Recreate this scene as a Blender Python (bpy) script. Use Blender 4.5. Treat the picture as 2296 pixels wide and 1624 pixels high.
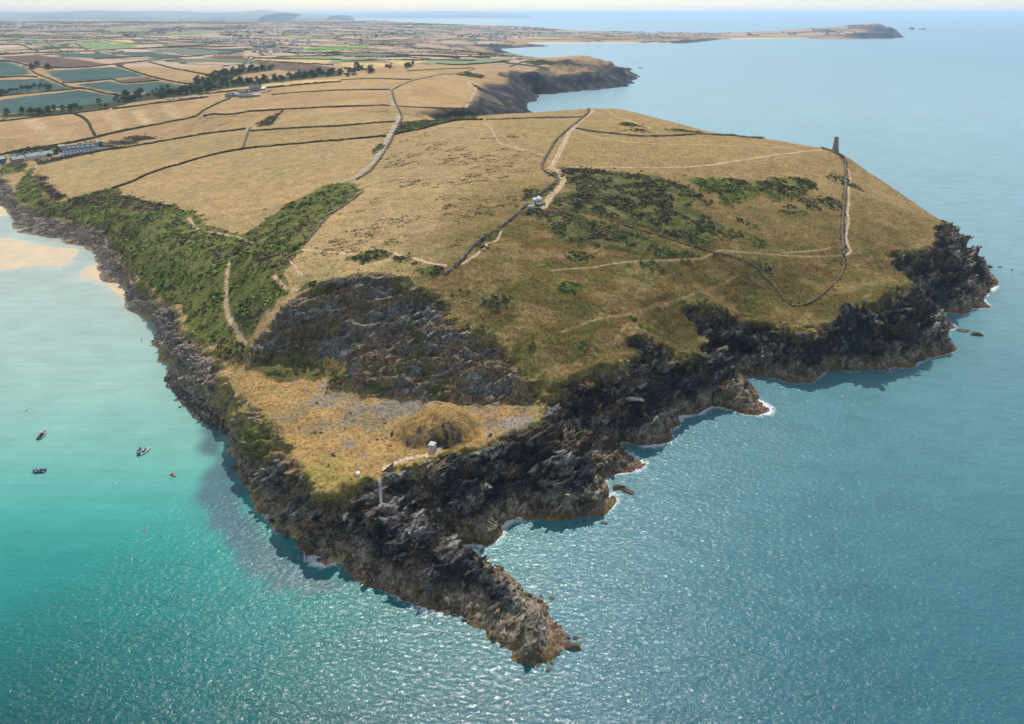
import bpy, bmesh, math, random
import numpy as np
from mathutils import Vector, Matrix
# ------------------------------------------------------------------ camera
scene = bpy.context.scene
for o in list(bpy.data.objects): bpy.data.objects.remove(o)
R = math.radians
cam_data = bpy.data.cameras.new('camera'); cam = bpy.data.objects.new('camera', cam_data)
scene.collection.objects.link(cam); scene.camera = cam
cam.location = (0, 0, 165); cam.rotation_euler = (R(90 - 12), 0, 0)
cam_data.sensor_width = 36; cam_data.lens = 36 * 1551 / 2296
cam_data.shift_y = -(812 - (31.5 + 1551 * math.tan(R(12)))) / 2296
cam_data.clip_start = 1; cam_data.clip_end = 200000
# ------------------------------------------------------------------ sky, sun, exposure
SUN_EL, SUN_AZ = R(52), R(-3)
world = bpy.data.worlds.new('World'); scene.world = world; world.use_nodes = True
wn = world.node_tree; bg = wn.nodes['Background']
sky = wn.nodes.new('ShaderNodeTexSky'); sky.sky_type = 'NISHITA'; sky.sun_disc = False
sky.sun_elevation = SUN_EL; sky.sun_rotation = SUN_AZ; sky.altitude = 150; sky.dust_density = .4; sky.ozone_density = 1.6
# thin high cloud veils the blue
tcw = wn.nodes.new('ShaderNodeTexCoord'); nzw = wn.nodes.new('ShaderNodeTexNoise'); nzw.inputs['Scale'].default_value = 2.2; nzw.inputs['Detail'].default_value = 5
wn.links.new(tcw.outputs['Generated'], nzw.inputs['Vector']); mrw = wn.nodes.new('ShaderNodeMapRange'); mrw.inputs[1].default_value = .3; mrw.inputs[2].default_value = .7; mrw.inputs[3].default_value = .30; mrw.inputs[4].default_value = .50
wn.links.new(nzw.outputs['Fac'], mrw.inputs[0]); mxw = wn.nodes.new('ShaderNodeMix'); mxw.data_type = 'RGBA'; wn.links.new(mrw.outputs[0], mxw.inputs[0])
wn.links.new(sky.outputs[0], mxw.inputs[6]); mxw.inputs[7].default_value = (5.5, 5.75, 6.0, 1)
wn.links.new(mxw.outputs[2], bg.inputs[0]); bg.inputs[1].default_value = 0.14
sl = bpy.data.lights.new('sun', 'SUN'); sl.energy = 4.0; sl.angle = R(0.53); sl.color = (1.0, .95, .87)
sun = bpy.data.objects.new('sun', sl); scene.collection.objects.link(sun)
sd = Vector((math.sin(SUN_AZ) * math.cos(SUN_EL), math.cos(SUN_AZ) * math.cos(SUN_EL), math.sin(SUN_EL)))
sun.rotation_euler = (-sd).to_track_quat('-Z', 'Y').to_euler(); sun.location = sd * 500
scene.view_settings.view_transform = 'Standard'; scene.view_settings.look = 'None'
scene.view_settings.gamma = 1; scene.view_settings.use_curve_mapping = False
scene.view_settings.exposure = 0.0
scene.cycles.max_bounces = 5; scene.cycles.diffuse_bounces = 2; scene.cycles.glossy_bounces = 2
scene.cycles.transmission_bounces = 2; scene.cycles.transparent_max_bounces = 4; scene.cycles.volume_bounces = 1
scene.cycles.caustics_reflective = False; scene.cycles.caustics_refractive = False
random.seed(11); rng = np.random.RandomState(11)

# ------------------------------------------------------------------ survey of the place (metres, x right, y away from the viewer)
DATA = {'ctrl':[[(-536.7,636.1,-0.2),(-484.6,601,-0.2),(-446.1,584.8,-0.2),(-416.8,553.4,-0.2),(-395.2,523.9,-0.2),(-379.2,509.1,-0.2),(-359,501.5,-0.2),(-342.7,495.1,-0.2),(-328.2,484.8,-0.2),(-310.8,477.8,-0.2),(-289.7,456.2,-0.2),(-276.2,435.4,-0.2),(-259.6,411.8,-0.2),(-249.8,407.4,-0.2),(-237.9,404.5,-0.2),(-230.2,386.5,-0.2),(-222.9,371.1,-0.2),(-201.9,356.3,-0.2),(-189.7,345.1,-0.2),(-186.4,336.2,-0.2),(-184.6,327.1,-0.2),(-175.3,318.5,-0.2),(-171.8,309.4,-0.2),(-164.3,305,-0.2),(-159.4,289.7,-0.2),(-145.3,272.9,-0.2),(-132.2,261,-0.2),(-117.1,251.5,-0.2),(-111.1,245.4,-0.2),(-110.9,239.7,-0.2),(-103.4,230.2,-0.2),(-100.7,225,-0.2),(-92.8,215.3,-0.2),(-87.8,208.9,-0.2),(-88.1,204.5,-0.2),(-82.3,203,-0.2),(-77.6,195.8,-0.2),(-69.6,190.9,-0.2),(-67.4,186.3,-0.2),(-58.1,180,-0.2),(-55.2,181.9,-0.2),(-51.5,182.3,-0.2),(-47.6,175.8,-0.2),(-41.9,173.8,-0.2),(-34.8,170.9,-0.2),(-27.8,167,-0.2),(-20.5,164.8,-0.2),(-13.4,162.1,-0.2),(-12.7,160,-0.2),(-7,157.6,-0.2),(-7,155.1,-0.2),(-2.1,153.5,-0.2),(1.4,151.9,-0.2),(-0.9,149.8,-0.2),(0.2,148.3,-0.2),(4.9,148.1,-0.2),(9.5,149.1,-0.2),(13.4,151.9,-0.2),(18.1,153.8,-0.2),(18.7,154.8,-0.2),(15.1,155.4,-0.2),(14.9,159,-0.2),(11.5,162.5,-0.2),(8.9,168.6,-0.2),(2.9,174.5,-0.2),(-2.4,178.3,-0.2),(-8.7,184.4,-0.2),(-13.8,187.7,-0.2),(-20.3,190.4,-0.2),(-12.6,191.1,-0.2),(-6.8,189.6,-0.2),(-4,193.8,-0.2),(-3.8,197.4,-0.2),(0.3,200.9,-0.2),(7.8,201.5,-0.2),(18.1,200.3,-0.2),(27.2,201.9,-0.2),(34.1,206.2,-0.2),(37.5,210.7,-0.2),(35.4,215.3,-0.2),(31.8,220.5,-0.2),(33.2,223,-0.2),(40,225,-0.2),(48.3,227,-0.2),(50.4,229.6,-0.2),(44.8,236.1,-0.2),(39.3,243.4,-0.2),(45.1,244.6,-0.2),(50.9,241.1,-0.2),(62.5,242.5,-0.2),(64.4,246.9,-0.2),(62.7,251.5,-0.2),(68.9,254.6,-0.2),(69.5,261,-0.2),(79.2,262.6,-0.2),(86.8,269.4,-0.2),(93.8,267.3,-0.2),(99.7,262,-0.2),(110.2,262.6,-0.2),(111,268.4,-0.2),(107.9,273.6,-0.2),(108.9,284.7,-0.2),(107.1,296.6,-0.2),(114.9,294.9,-0.2),(122.3,292.5,-0.2),(127.1,288.9,-0.2),(135.5,288.6,-0.2),(140.1,291.7,-0.2),(148.7,300.7,-0.2),(158.5,299.1,-0.2),(172,300.7,-0.2),(178.2,296.6,-0.2),(180.1,304.2,-0.2),(189.6,302,-0.2),(204.6,313,-0.2),(214.8,315.3,-0.2),(223.8,320.9,-0.2),(230.1,337.2,-0.2),(237.9,345.1,-0.2),(240.8,362.7,-0.2),(247.8,365,-0.2),(253.8,362.7,-0.2),(264.9,371.1,-0.2),(275.1,371.1,-0.2),(277.9,383.8,-0.2),(298.1,400.9,-0.2),(303.3,404.5,-0.2),(312.1,425.7,-0.2),(320.4,445.6,-0.2)],[(310,452,-0.2),(312,480,-0.2),(300,525,-0.2),(275,580,-0.2),(240,650,-0.2),(190,725,-0.2),(130,775,-0.2),(70,800,-0.2),(20,800,-0.2),(-55,795,-0.2),(-50,812,-0.2),(0,850,-0.2),(40,900,-0.2),(45,1000,-0.2),(30,1100,-0.2)],[(24.5,1178,-0.2),(23.9,1229.6,-0.2),(19.8,1272.9,-0.2),(41,1347.2,-0.2),(54.9,1414.7,-0.2),(48.9,1455.1,-0.2),(107.7,1489,-0.2),(182.2,1552.3,-0.2),(264.9,1631.5,-0.2),(336.2,1842,-0.2),(346.6,2046.5,-0.2),(394.3,2222.1,-0.2)],[(520,1750,-0.2),(420,2100,-0.2),(68.5,2680.4,-0.2)],[(68.5,2680.4,-0.2),(0,2825.6,-0.2),(-41.4,3246.9,-0.2),(-70.9,3372.3,-0.2),(38,3507.7,-0.2),(209.4,3654.3,-0.2),(93.9,3987.1,-0.2),(473.9,4048.6,-0.2),(772.6,4048.6,-0.2),(969,3987.1,-0.2),(1152.5,4244.6,-0.2),(1384.7,4616.7,-0.2),(1811.5,4784.3,-0.2),(1972.6,4784.3,-0.2),(2159.2,4616.7,-0.2),(2364.6,4699,-0.2),(2580.4,4784.3,-0.2),(2902.1,5158.7,-0.2)],[(2864.2,5140,-0.2),(2867.9,5260,-0.2),(2816.9,5460,-0.2),(2607,5410,-0.2),(2380.7,5360,-0.2),(1975.9,5360,-0.2),(1569.3,5360,-0.2),(1347.3,5560,-0.2),(914.3,5760,-0.2),(458.2,6160,-0.2),(275.3,6460,-0.2),(-73,7160,-0.2),(-1021.4,8160,-0.2),(-1811.8,9660,-0.2),(-3351.7,11660,-0.2)],[(-552.8,658.3,10),(-504.6,664,10),(-456,613.4,8),(-418.8,564.2,7),(-390.7,542.6,7),(-364.4,530.3,8),(-346.4,511.5,7.5),(-325.1,503,8),(-313.7,495.2,8),(-292.4,481.4,9),(-277.6,458.4,8),(-265.1,445.5,8),(-250.8,423.1,8),(-236,404.3,8),(-225.9,392.6,8),(-219.7,381.2,7),(-207.9,369.7,8),(-185.2,346.4,12),(-176.8,340.8,14),(-161.8,313.5,13),(-149,300.9,13),(-134.3,285.4,13),(-127.4,277.2,14),(-119.4,262.3,14),(-110.5,247.5,15),(-100.4,239.8,17),(-92,230.8,18),(-85,224,18),(-75.6,211.8,18),(-71.8,203.9,18),(-66.8,200,18.5),(-63.8,195.2,17),(-59.4,190.7,14),(-55.5,191.8,17),(-53.5,193.6,19.5),(-47.5,194.2,20),(-43,194.9,20),(-41.2,192.4,14),(-40.9,196,20),(-39.1,200,20.5),(-29.9,201.6,20.5),(-27.9,204.8,20.5),(-23.5,208.2,20.5),(-14.9,209.7,20.5),(-9.7,210.4,20.5),(-4.7,215.2,20.5),(2.8,220,21),(9.3,224.4,21),(11.9,231.3,21.5),(14.9,237.4,22),(16.4,240.7,24),(20.1,242.4,26),(29.7,246.8,25),(37.2,251.3,25),(44.6,253,25),(50.4,262.1,27),(46.8,264.9,31),(51.2,270.6,33),(57.6,272.3,33),(58.8,271.6,27),(64.7,273.4,24),(73.7,272.4,22),(82,276.9,19),(85.8,286.9,19),(83.7,294.2,27),(79.5,298.4,33),(84.8,299.9,33),(97.4,308.1,28),(106.6,311.4,21),(115.1,311,17),(122.7,307.8,13),(125.9,304,19),(128.7,302,22),(135.8,300.7,21),(143.3,303.6,21),(160.1,311.9,18),(168.8,312.9,21),(178.8,314,24),(189.9,323.2,27),(201.8,333.5,27),(208.2,339.5,27),(209.9,348.3,28),(206.5,354.4,33),(204.5,358.8,36.5),(207.6,361,37),(224,367.8,33),(238,376.8,33),(248,386.8,35),(259.4,405.1,38),(274.6,424.1,35),(298.1,444.1,22),(303.7,441.7,15),(308.3,438.2,9),(313.4,438.2,4)],[(90.3,299.4,14),(98.4,304.1,7),(105.3,304.5,1)],[(210.9,360.5,31),(217.3,360.2,22),(225.6,363.7,10),(233.2,364,1)],[(-35.6,199.6,12),(-35.6,194.2,8),(-26.9,192.3,3),(-21,190.3,1)],[(-41.8,192.4,14),(-36.9,186,13),(-27.8,179.5,13),(-19.4,175,10),(-11.4,171.3,8),(-3.5,165.2,7),(3.9,160.2,6),(6.2,155.5,5),(3.7,149.8,4)],[(-59.8,188.2,8),(-52.2,191.4,7),(-49.2,183.5,4)],[(15,226.9,17),(24.5,223.6,12),(33.1,225.8,5),(41.8,228.7,2)],[(5,218.1,14),(15.6,210,11),(23,206.1,7),(30.7,206.8,3)],[(-21.8,201.4,14),(-12.6,195.3,12),(-8.3,193.4,7)],[(28.6,248,17),(39.1,246.6,12),(51.4,245.3,7),(60.4,245.4,2)],[(24,235,8),(33,238.1,4),(38.4,239.6,1)],[(67.2,270.8,16),(81.7,274,10),(92.9,271.7,5),(102.8,266.1,2)],[(204.5,323.4,14),(215.7,325.9,8)],[(229.6,369.5,25),(244.8,377.4,22),(264,390.6,17)],[(270.7,391.5,11),(275.6,385.3,5)],[(-113.8,277,20),(-110.7,276.9,27),(-104.7,280.6,34),(-97.2,289.5,41),(-81.1,290.6,49),(-63.4,292.2,53),(-48.9,288.7,51),(-40.2,281.8,48),(-30.2,277.2,43),(-25.7,269,39),(-18.9,262.8,36),(-8.7,260.9,33),(0.4,250.7,29),(7.2,240.9,25),(12.9,235.9,22)],[(-111,268.4,19),(-101,272.2,19),(-87,270.3,20),(-74.1,257.2,19.5),(-60.7,245.7,19.5),(-42.7,242.2,19.5),(-25.2,239.1,19.5),(-8.1,236.1,20),(3.7,237.5,20.5),(10.7,234.5,21)],[(-95.1,254.6,19),(-75.3,247.9,19),(-58.5,235.3,19),(-41.3,233.4,19.3),(-24.6,233.1,19.5),(-7.9,229.3,20)],[(-81,227,18.8),(-67.6,208.4,19),(-59,198.4,19.5),(-50.7,200,20),(-43.8,202.3,20)],[(-62.4,223.9,19),(-50,218.5,19),(-41.8,207.7,19.5)],[(-10.7,219.6,20),(0.3,224.3,20.5)],[(-109.6,257.2,19.5),(-96.8,244.5,21),(-82.9,228.4,21.5)],[(-153,355.1,33),(-146.2,335.9,28),(-139.7,317.1,24),(-128.6,296.8,22),(-119.4,283.2,20)],[(-160.2,327.4,17),(-142.8,302.5,17),(-127.6,280.7,17)],[(-237.9,413.9,20),(-197.5,377.4,22),(-172.1,349.2,20)],[(-329.3,519.2,16),(-264.6,464.4,22),(-206,407.6,28),(-171.9,379.7,32)],[(-145.2,351.8,38),(-121.4,325.5,44),(-105.6,310.8,45)],[(-125.5,311.3,38),(-113.5,294.6,34)],[(-125.1,305.3,27)],[(-473.6,674,15),(-431.5,615,16),(-384.5,555.9,17),(-359.5,531.4,18)],[(-359.5,531.4,18),(-334.8,554.3,22),(-274.8,505,26),(-223.4,464.8,30),(-194.1,425.5,31),(-177.6,413.1,32)],[(-210.1,441.7,29),(-190.1,416.2,31),(-163.7,401.7,30)],[(-163.3,400.4,29),(-155.3,404.7,29),(-153.1,432,35),(-137.9,462,42),(-120.9,481.7,46)],[(-328.6,553.3,23),(-309.5,586.1,29),(-284.6,618.6,34),(-255.9,646.2,39),(-205.7,642.6,44),(-120.1,615.9,56)],[(-180.3,495,40),(-156.4,528.2,46)],[(-109.2,351.8,46),(-109.5,392.4,48),(-100.2,431.9,50),(-99.1,439.5,51)],[(-103.1,339.7,46),(-61.8,316.2,52),(-43.7,301.5,54),(-28.5,292.9,54)],[(-107.2,322.8,45),(-80.2,303.5,50)],[(-28.5,292.9,54),(-18.6,311.2,56),(-6.5,343.6,58),(10.2,362.4,61),(22,403.9,63),(22.4,459.4,64),(32.3,535.2,66),(64.7,654.7,69)],[(-74.4,416.9,54),(-41.7,423.7,58),(-13.8,435.4,61)],[(-109.2,623.3,58),(-60.9,630.1,61),(-19.9,637.4,64),(21.4,631.6,67)],[(-105.9,654.3,57),(-68,706.6,60),(-31.6,715.3,62)],[(-31.6,715.3,62),(15,721.1,64),(52.1,716.4,67),(81.3,707.9,70),(107.1,711.7,69.5),(122.2,691.8,69),(146.4,638.7,68),(172.3,583.4,66),(204.1,565,65),(230.2,538.3,64),(242.8,526.7,63),(248.6,516.8,62.5),(256,513.6,59),(262,511.1,54),(267.1,497,49),(273.2,476.7,43),(275.4,452.1,39),(273.6,433.4,37)],[(-28.6,281.9,50),(-19.4,290,53),(-9.8,298.6,54)],[(-20.2,269.9,43),(-5.3,274.5,45),(13.9,281.6,46),(34.1,289,45),(56.9,293.8,43),(86.5,313.8,37),(113.9,331,30)],[(-8.8,263.6,37),(9.4,259.5,38),(27.7,261.6,37),(43,266.7,35.5)],[(5.6,247.2,29),(17.9,248.9,30),(32.4,254.2,31),(44,259.8,30)],[(-10.2,314,55),(21.9,316.5,53),(54.5,318.2,49),(90.7,332.4,45),(105.6,340.6,44),(128.3,341.6,38),(153.6,345.7,34),(175.3,346.4,32.5)],[(23.9,348.9,60),(48.2,355.6,58),(85.3,360.5,54),(126,373.5,50),(162.7,383.2,47),(192.7,386.5,46)],[(35.3,401.9,63.5),(68.3,407.9,62),(109.7,410.2,60),(154.9,422,57),(209.2,429.8,55)],[(34.3,444.4,65.5),(74.4,447.1,65.5),(119.9,451.5,64.5),(171.4,470.9,63.7),(228.4,509.3,63.3)],[(52.2,524.4,68),(103.8,524.4,68),(154.3,520.4,67)],[(71.1,599.5,70),(115.7,587.3,70),(148.5,565,68)],[(126.1,333.4,29),(132.2,324.5,25.5),(139,318.4,22.5),(151.6,322.5,24),(168.5,335.9,28),(178.5,349.7,32.5)],[(111.1,320.5,22.5),(119.7,313.1,20),(130.6,308.1,23)],[(159.9,308.1,28),(177,317.1,31),(190.7,327,34)],[(179.7,348.3,33),(192.3,347,31),(203,348.9,29)],[(196.6,386.5,46),(207.3,378.9,43),(214.1,371.9,40),(238.4,386.8,35)],[(215.6,427.9,54),(235.8,424.7,49),(252.2,412.1,41)],[(188.9,361.1,38.5),(199.8,358.1,37)],[(100.6,1622.7,61),(174.7,1800.5,61),(228.1,1766.8,54),(260.1,1752.7,46),(284.4,1727.8,40)],[(-612.7,758.6,12),(-578.3,766.3,12),(-534.5,746.2,11),(-514.7,746.2,12),(-491.6,748.7,13),(-473.9,769.3,15),(-460.3,772.3,17),(-421.8,787.3,22),(-366.7,792.5,30),(-305.1,781.5,36)],[(-535.3,658.3,10),(-522,688,10),(-512.4,713.8,10)],[(-688.9,921.8,25),(-614.6,957.5,29),(-580.5,991.1,32),(-533.9,1007.7,37),(-460.4,1043.2,44)],[(-516.2,833,22),(-498.7,817.2,22)],[(-456.1,854.3,24),(-423.5,907.1,32),(-425.2,968.3,42)],[(-372.9,886.4,42),(-280.6,844.7,50),(-206.6,831.9,55)],[(-298.8,779.1,40),(-175.1,701,53),(-126.1,696,57)],[(-255.9,646.2,39),(-156.1,622.1,52),(-113.8,614.8,57)],[(-196.7,824.3,56),(-145.9,809.6,59),(-162.7,958.7,60),(-152.9,1041.6,61),(-119,1252.7,60)],[(-128.3,736.4,58)],[(-131.3,816.7,57),(-57.9,827.2,54)],[(-57.9,827.2,54),(-57,1004.4,55),(-52.9,1209.5,52)],[(-780.5,1049.9,33),(-723.3,1098.7,34),(-641.5,1131.1,36),(-577.6,1231.9,42)],[(-703.7,942.8,28),(-646.9,998.9,29),(-592.6,1018.3,33),(-559.8,1159.6,38),(-418.8,1187.1,48),(-310.6,1245.8,55),(-246.2,1381.8,58)],[(-439.1,1049.7,48),(-367,1037.9,52),(-284.8,1156,57)],[(-948.4,1284.5,45),(-811.5,1407.8,47),(-642.9,1548.8,50),(-429,1494.9,54),(-250,1575.9,58)],[(-1189.9,1620.1,55),(-941.8,1738.2,58),(-647.1,1849.5,57),(-300.8,1901,60),(-53.4,1741.5,60),(12.4,1622.3,60)],[(-1799,2462.5,60),(-1264.5,2658.2,60),(-771.8,2708.8,58),(-254,2697.1,50)],[(-2725,3742.4,64),(-1881,3964.7,58),(-1132.7,3984.7,50),(-339.4,3610.5,45)],[(-4866.3,6703.5,80),(-3201.1,6766.8,75),(-1901.2,6705.6,55)],[(-66.5,2172.6,45),(2.7,2130.7,50)],[(-51.5,901.7,44),(-34.6,918.1,40),(-17,938.2,44),(1.3,1033.2,25),(8.7,1118.6,28),(13.3,1214.4,32),(1.6,1272.8,42),(-23.4,1302.4,50),(2,1548.8,50),(21.8,1549.1,48),(49.2,1475.9,46),(97.9,1494,35),(150.3,1539.9,31),(207.3,1598.7,31),(258.7,1629.4,18)],[(2780.7,4980,21.3),(2784.4,5100,62.3),(2734.8,5300,97.8),(2531.1,5250,85.4),(2311.4,5200,66.8),(1918.3,5200,40.9),(1523.6,5200,27.9),(1308,5400,26),(887.6,5600,24.3),(444.8,6000,29.3),(267.3,6300,42.1),(-70.9,7000,50.2),(-991.7,8000,58.6),(-1759,9500,74),(-3254,11500,83.3)],[(2588.5,4850,49.2),(2404.7,4850,43.2),(2182.7,4830,19.6)],[(778,4080,14.1),(983.2,4050,17.7),(1349.1,4700,11.7)],[(239.9,4100,3),(506.3,4150,19.3)],[(-190.2,2900,32.2),(-90.2,2950,28.1),(-15.3,3000,6.9)],[(-193.3,3100,32.8),(80.4,3950,6.5)],[(-235.8,2500,39.5),(-58.2,1900,54.1)],[(-60,800,20),(-20,802,5),(20,812,-1),(60,830,-2)],[(53.1,730.4,63.5),(82.9,721.9,66.5),(109.2,725.7,66),(124.6,705.8,65.5),(149.3,652.7,64.5),(175.8,597.4,62.5),(208.2,579,61.5),(234.8,552.3,60.5),(247.7,540.7,59.5),(253.6,530.8,59),(261.1,527.6,55.5),(267.3,525.1,50.5),(272.5,511,45.5),(278.7,490.7,39.5),(281,466.1,35.5),(279.1,447.4,33.5)],[(-8000,700,20),(-8000,11000,90)]],
'land':[(-536.7,636.1),(-484.6,601),(-446.1,584.8),(-416.8,553.4),(-395.2,523.9),(-379.2,509.1),(-359,501.5),(-342.7,495.1),(-328.2,484.8),(-310.8,477.8),(-289.7,456.2),(-276.2,435.4),(-259.6,411.8),(-249.8,407.4),(-237.9,404.5),(-230.2,386.5),(-222.9,371.1),(-201.9,356.3),(-189.7,345.1),(-186.4,336.2),(-184.6,327.1),(-175.3,318.5),(-171.8,309.4),(-164.3,305),(-159.4,289.7),(-145.3,272.9),(-132.2,261),(-117.1,251.5),(-111.1,245.4),(-110.9,239.7),(-103.4,230.2),(-100.7,225),(-92.8,215.3),(-87.8,208.9),(-88.1,204.5),(-82.3,203),(-77.6,195.8),(-69.6,190.9),(-67.4,186.3),(-58.1,180),(-55.2,181.9),(-51.5,182.3),(-47.6,175.8),(-41.9,173.8),(-34.8,170.9),(-27.8,167),(-20.5,164.8),(-13.4,162.1),(-12.7,160),(-7,157.6),(-7,155.1),(-2.1,153.5),(1.4,151.9),(-0.9,149.8),(0.2,148.3),(4.9,148.1),(9.5,149.1),(13.4,151.9),(18.1,153.8),(18.7,154.8),(15.1,155.4),(14.9,159),(11.5,162.5),(8.9,168.6),(2.9,174.5),(-2.4,178.3),(-8.7,184.4),(-13.8,187.7),(-20.3,190.4),(-12.6,191.1),(-6.8,189.6),(-4,193.8),(-3.8,197.4),(0.3,200.9),(7.8,201.5),(18.1,200.3),(27.2,201.9),(34.1,206.2),(37.5,210.7),(35.4,215.3),(31.8,220.5),(33.2,223),(40,225),(48.3,227),(50.4,229.6),(44.8,236.1),(39.3,243.4),(45.1,244.6),(50.9,241.1),(62.5,242.5),(64.4,246.9),(62.7,251.5),(68.9,254.6),(69.5,261),(79.2,262.6),(86.8,269.4),(93.8,267.3),(99.7,262),(110.2,262.6),(111,268.4),(107.9,273.6),(108.9,284.7),(107.1,296.6),(114.9,294.9),(122.3,292.5),(127.1,288.9),(135.5,288.6),(140.1,291.7),(148.7,300.7),(158.5,299.1),(172,300.7),(178.2,296.6),(180.1,304.2),(189.6,302),(204.6,313),(214.8,315.3),(223.8,320.9),(230.1,337.2),(237.9,345.1),(240.8,362.7),(247.8,365),(253.8,362.7),(264.9,371.1),(275.1,371.1),(277.9,383.8),(298.1,400.9),(303.3,404.5),(312.1,425.7),(320.4,445.6),(310,452),(312,480),(300,525),(275,580),(240,650),(190,725),(130,775),(70,800),(20,800),(-55,795),(-50,812),(0,850),(40,900),(45,1000),(30,1100),(24.5,1178),(23.9,1229.6),(19.8,1272.9),(41,1347.2),(54.9,1414.7),(48.9,1455.1),(107.7,1489),(182.2,1552.3),(264.9,1631.5),(336.2,1842),(346.6,2046.5),(394.3,2222.1),(520,1750),(420,2100),(68.5,2680.4),(0,2825.6),(-41.4,3246.9),(-70.9,3372.3),(38,3507.7),(209.4,3654.3),(93.9,3987.1),(473.9,4048.6),(772.6,4048.6),(969,3987.1),(1152.5,4244.6),(1384.7,4616.7),(1811.5,4784.3),(1972.6,4784.3),(2159.2,4616.7),(2364.6,4699),(2580.4,4784.3),(2902.1,5158.7),(2864.2,5140),(2867.9,5260),(2816.9,5460),(2607,5410),(2380.7,5360),(1975.9,5360),(1569.3,5360),(1347.3,5560),(914.3,5760),(458.2,6160),(275.3,6460),(-73,7160),(-1021.4,8160),(-1811.8,9660),(-3351.7,11660),(-8100,11500),(-8100,700),(-700,560)],
'rock':[(-536.7,636.1),(-484.6,601),(-446.1,584.8),(-416.8,553.4),(-395.2,523.9),(-379.2,509.1),(-359,501.5),(-342.7,495.1),(-328.2,484.8),(-310.8,477.8),(-289.7,456.2),(-276.2,435.4),(-259.6,411.8),(-249.8,407.4),(-237.9,404.5),(-230.2,386.5),(-222.9,371.1),(-201.9,356.3),(-189.7,345.1),(-186.4,336.2),(-184.6,327.1),(-175.3,318.5),(-171.8,309.4),(-164.3,305),(-159.4,289.7),(-145.3,272.9),(-132.2,261),(-117.1,251.5),(-111.1,245.4),(-110.9,239.7),(-103.4,230.2),(-100.7,225),(-92.8,215.3),(-87.8,208.9),(-88.1,204.5),(-82.3,203),(-77.6,195.8),(-69.6,190.9),(-67.4,186.3),(-58.1,180),(-55.2,181.9),(-51.5,182.3),(-47.6,175.8),(-41.9,173.8),(-34.8,170.9),(-27.8,167),(-20.5,164.8),(-13.4,162.1),(-12.7,160),(-7,157.6),(-7,155.1),(-2.1,153.5),(1.4,151.9),(-0.9,149.8),(0.2,148.3),(4.9,148.1),(9.5,149.1),(13.4,151.9),(18.1,153.8),(18.7,154.8),(15.1,155.4),(14.9,159),(11.5,162.5),(8.9,168.6),(2.9,174.5),(-2.4,178.3),(-8.7,184.4),(-13.8,187.7),(-20.3,190.4),(-12.6,191.1),(-6.8,189.6),(-4,193.8),(-3.8,197.4),(0.3,200.9),(7.8,201.5),(18.1,200.3),(27.2,201.9),(34.1,206.2),(37.5,210.7),(35.4,215.3),(31.8,220.5),(33.2,223),(40,225),(48.3,227),(50.4,229.6),(44.8,236.1),(39.3,243.4),(45.1,244.6),(50.9,241.1),(62.5,242.5),(64.4,246.9),(62.7,251.5),(68.9,254.6),(69.5,261),(79.2,262.6),(86.8,269.4),(93.8,267.3),(99.7,262),(110.2,262.6),(111,268.4),(107.9,273.6),(108.9,284.7),(107.1,296.6),(114.9,294.9),(122.3,292.5),(127.1,288.9),(135.5,288.6),(140.1,291.7),(148.7,300.7),(158.5,299.1),(172,300.7),(178.2,296.6),(180.1,304.2),(189.6,302),(204.6,313),(214.8,315.3),(223.8,320.9),(230.1,337.2),(237.9,345.1),(240.8,362.7),(247.8,365),(253.8,362.7),(264.9,371.1),(275.1,371.1),(277.9,383.8),(298.1,400.9),(303.3,404.5),(312.1,425.7),(320.4,445.6),(313.4,438.2),(308.3,438.2),(303.7,441.7),(298.1,444.1),(274.6,424.1),(259.4,405.1),(248,386.8),(238,376.8),(224,367.8),(207.6,361),(204.5,358.8),(206.5,354.4),(209.9,348.3),(208.2,339.5),(201.8,333.5),(189.9,323.2),(178.8,314),(168.8,312.9),(160.1,311.9),(143.3,303.6),(135.8,300.7),(128.7,302),(125.9,304),(122.7,307.8),(115.1,311),(106.6,311.4),(97.4,308.1),(84.8,299.9),(79.5,298.4),(83.7,294.2),(85.8,286.9),(82,276.9),(73.7,272.4),(64.7,273.4),(58.8,271.6),(57.6,272.3),(51.2,270.6),(46.8,264.9),(50.4,262.1),(44.6,253),(37.2,251.3),(29.7,246.8),(20.1,242.4),(16.4,240.7),(14.9,237.4),(11.9,231.3),(9.3,224.4),(2.8,220),(-4.7,215.2),(-9.7,210.4),(-14.9,209.7),(-23.5,208.2),(-27.9,204.8),(-29.9,201.6),(-39.1,200),(-40.9,196),(-41.2,192.4),(-43,194.9),(-47.5,194.2),(-53.5,193.6),(-55.5,191.8),(-59.4,190.7),(-63.8,195.2),(-66.8,200),(-71.8,203.9),(-75.6,211.8),(-85,224),(-92,230.8),(-100.4,239.8),(-110.5,247.5),(-119.4,262.3),(-127.4,277.2),(-134.3,285.4),(-149,300.9),(-161.8,313.5),(-176.8,340.8),(-185.2,346.4),(-207.9,369.7),(-219.7,381.2),(-225.9,392.6),(-236,404.3),(-250.8,423.1),(-265.1,445.5),(-277.6,458.4),(-292.4,481.4),(-313.7,495.2),(-325.1,503),(-346.4,511.5),(-364.4,530.3),(-390.7,542.6),(-418.8,564.2),(-456,613.4),(-504.6,664),(-552.8,658.3)],
'rock2':[[(-113.8,277),(-110.7,276.9),(-104.7,280.6),(-97.2,289.5),(-81.1,290.6),(-63.4,292.2),(-48.9,288.7),(-40.2,281.8),(-30.2,277.2),(-25.7,269),(-18.9,262.8),(-8.7,260.9),(0.4,250.7),(7.2,240.9),(12.9,235.9),(10.7,234.5),(3.7,237.5),(-8.1,236.1),(-25.2,239.1),(-42.7,242.2),(-60.7,245.7),(-74.1,257.2),(-87,270.3),(-101,272.2),(-111,268.4)]],
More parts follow.
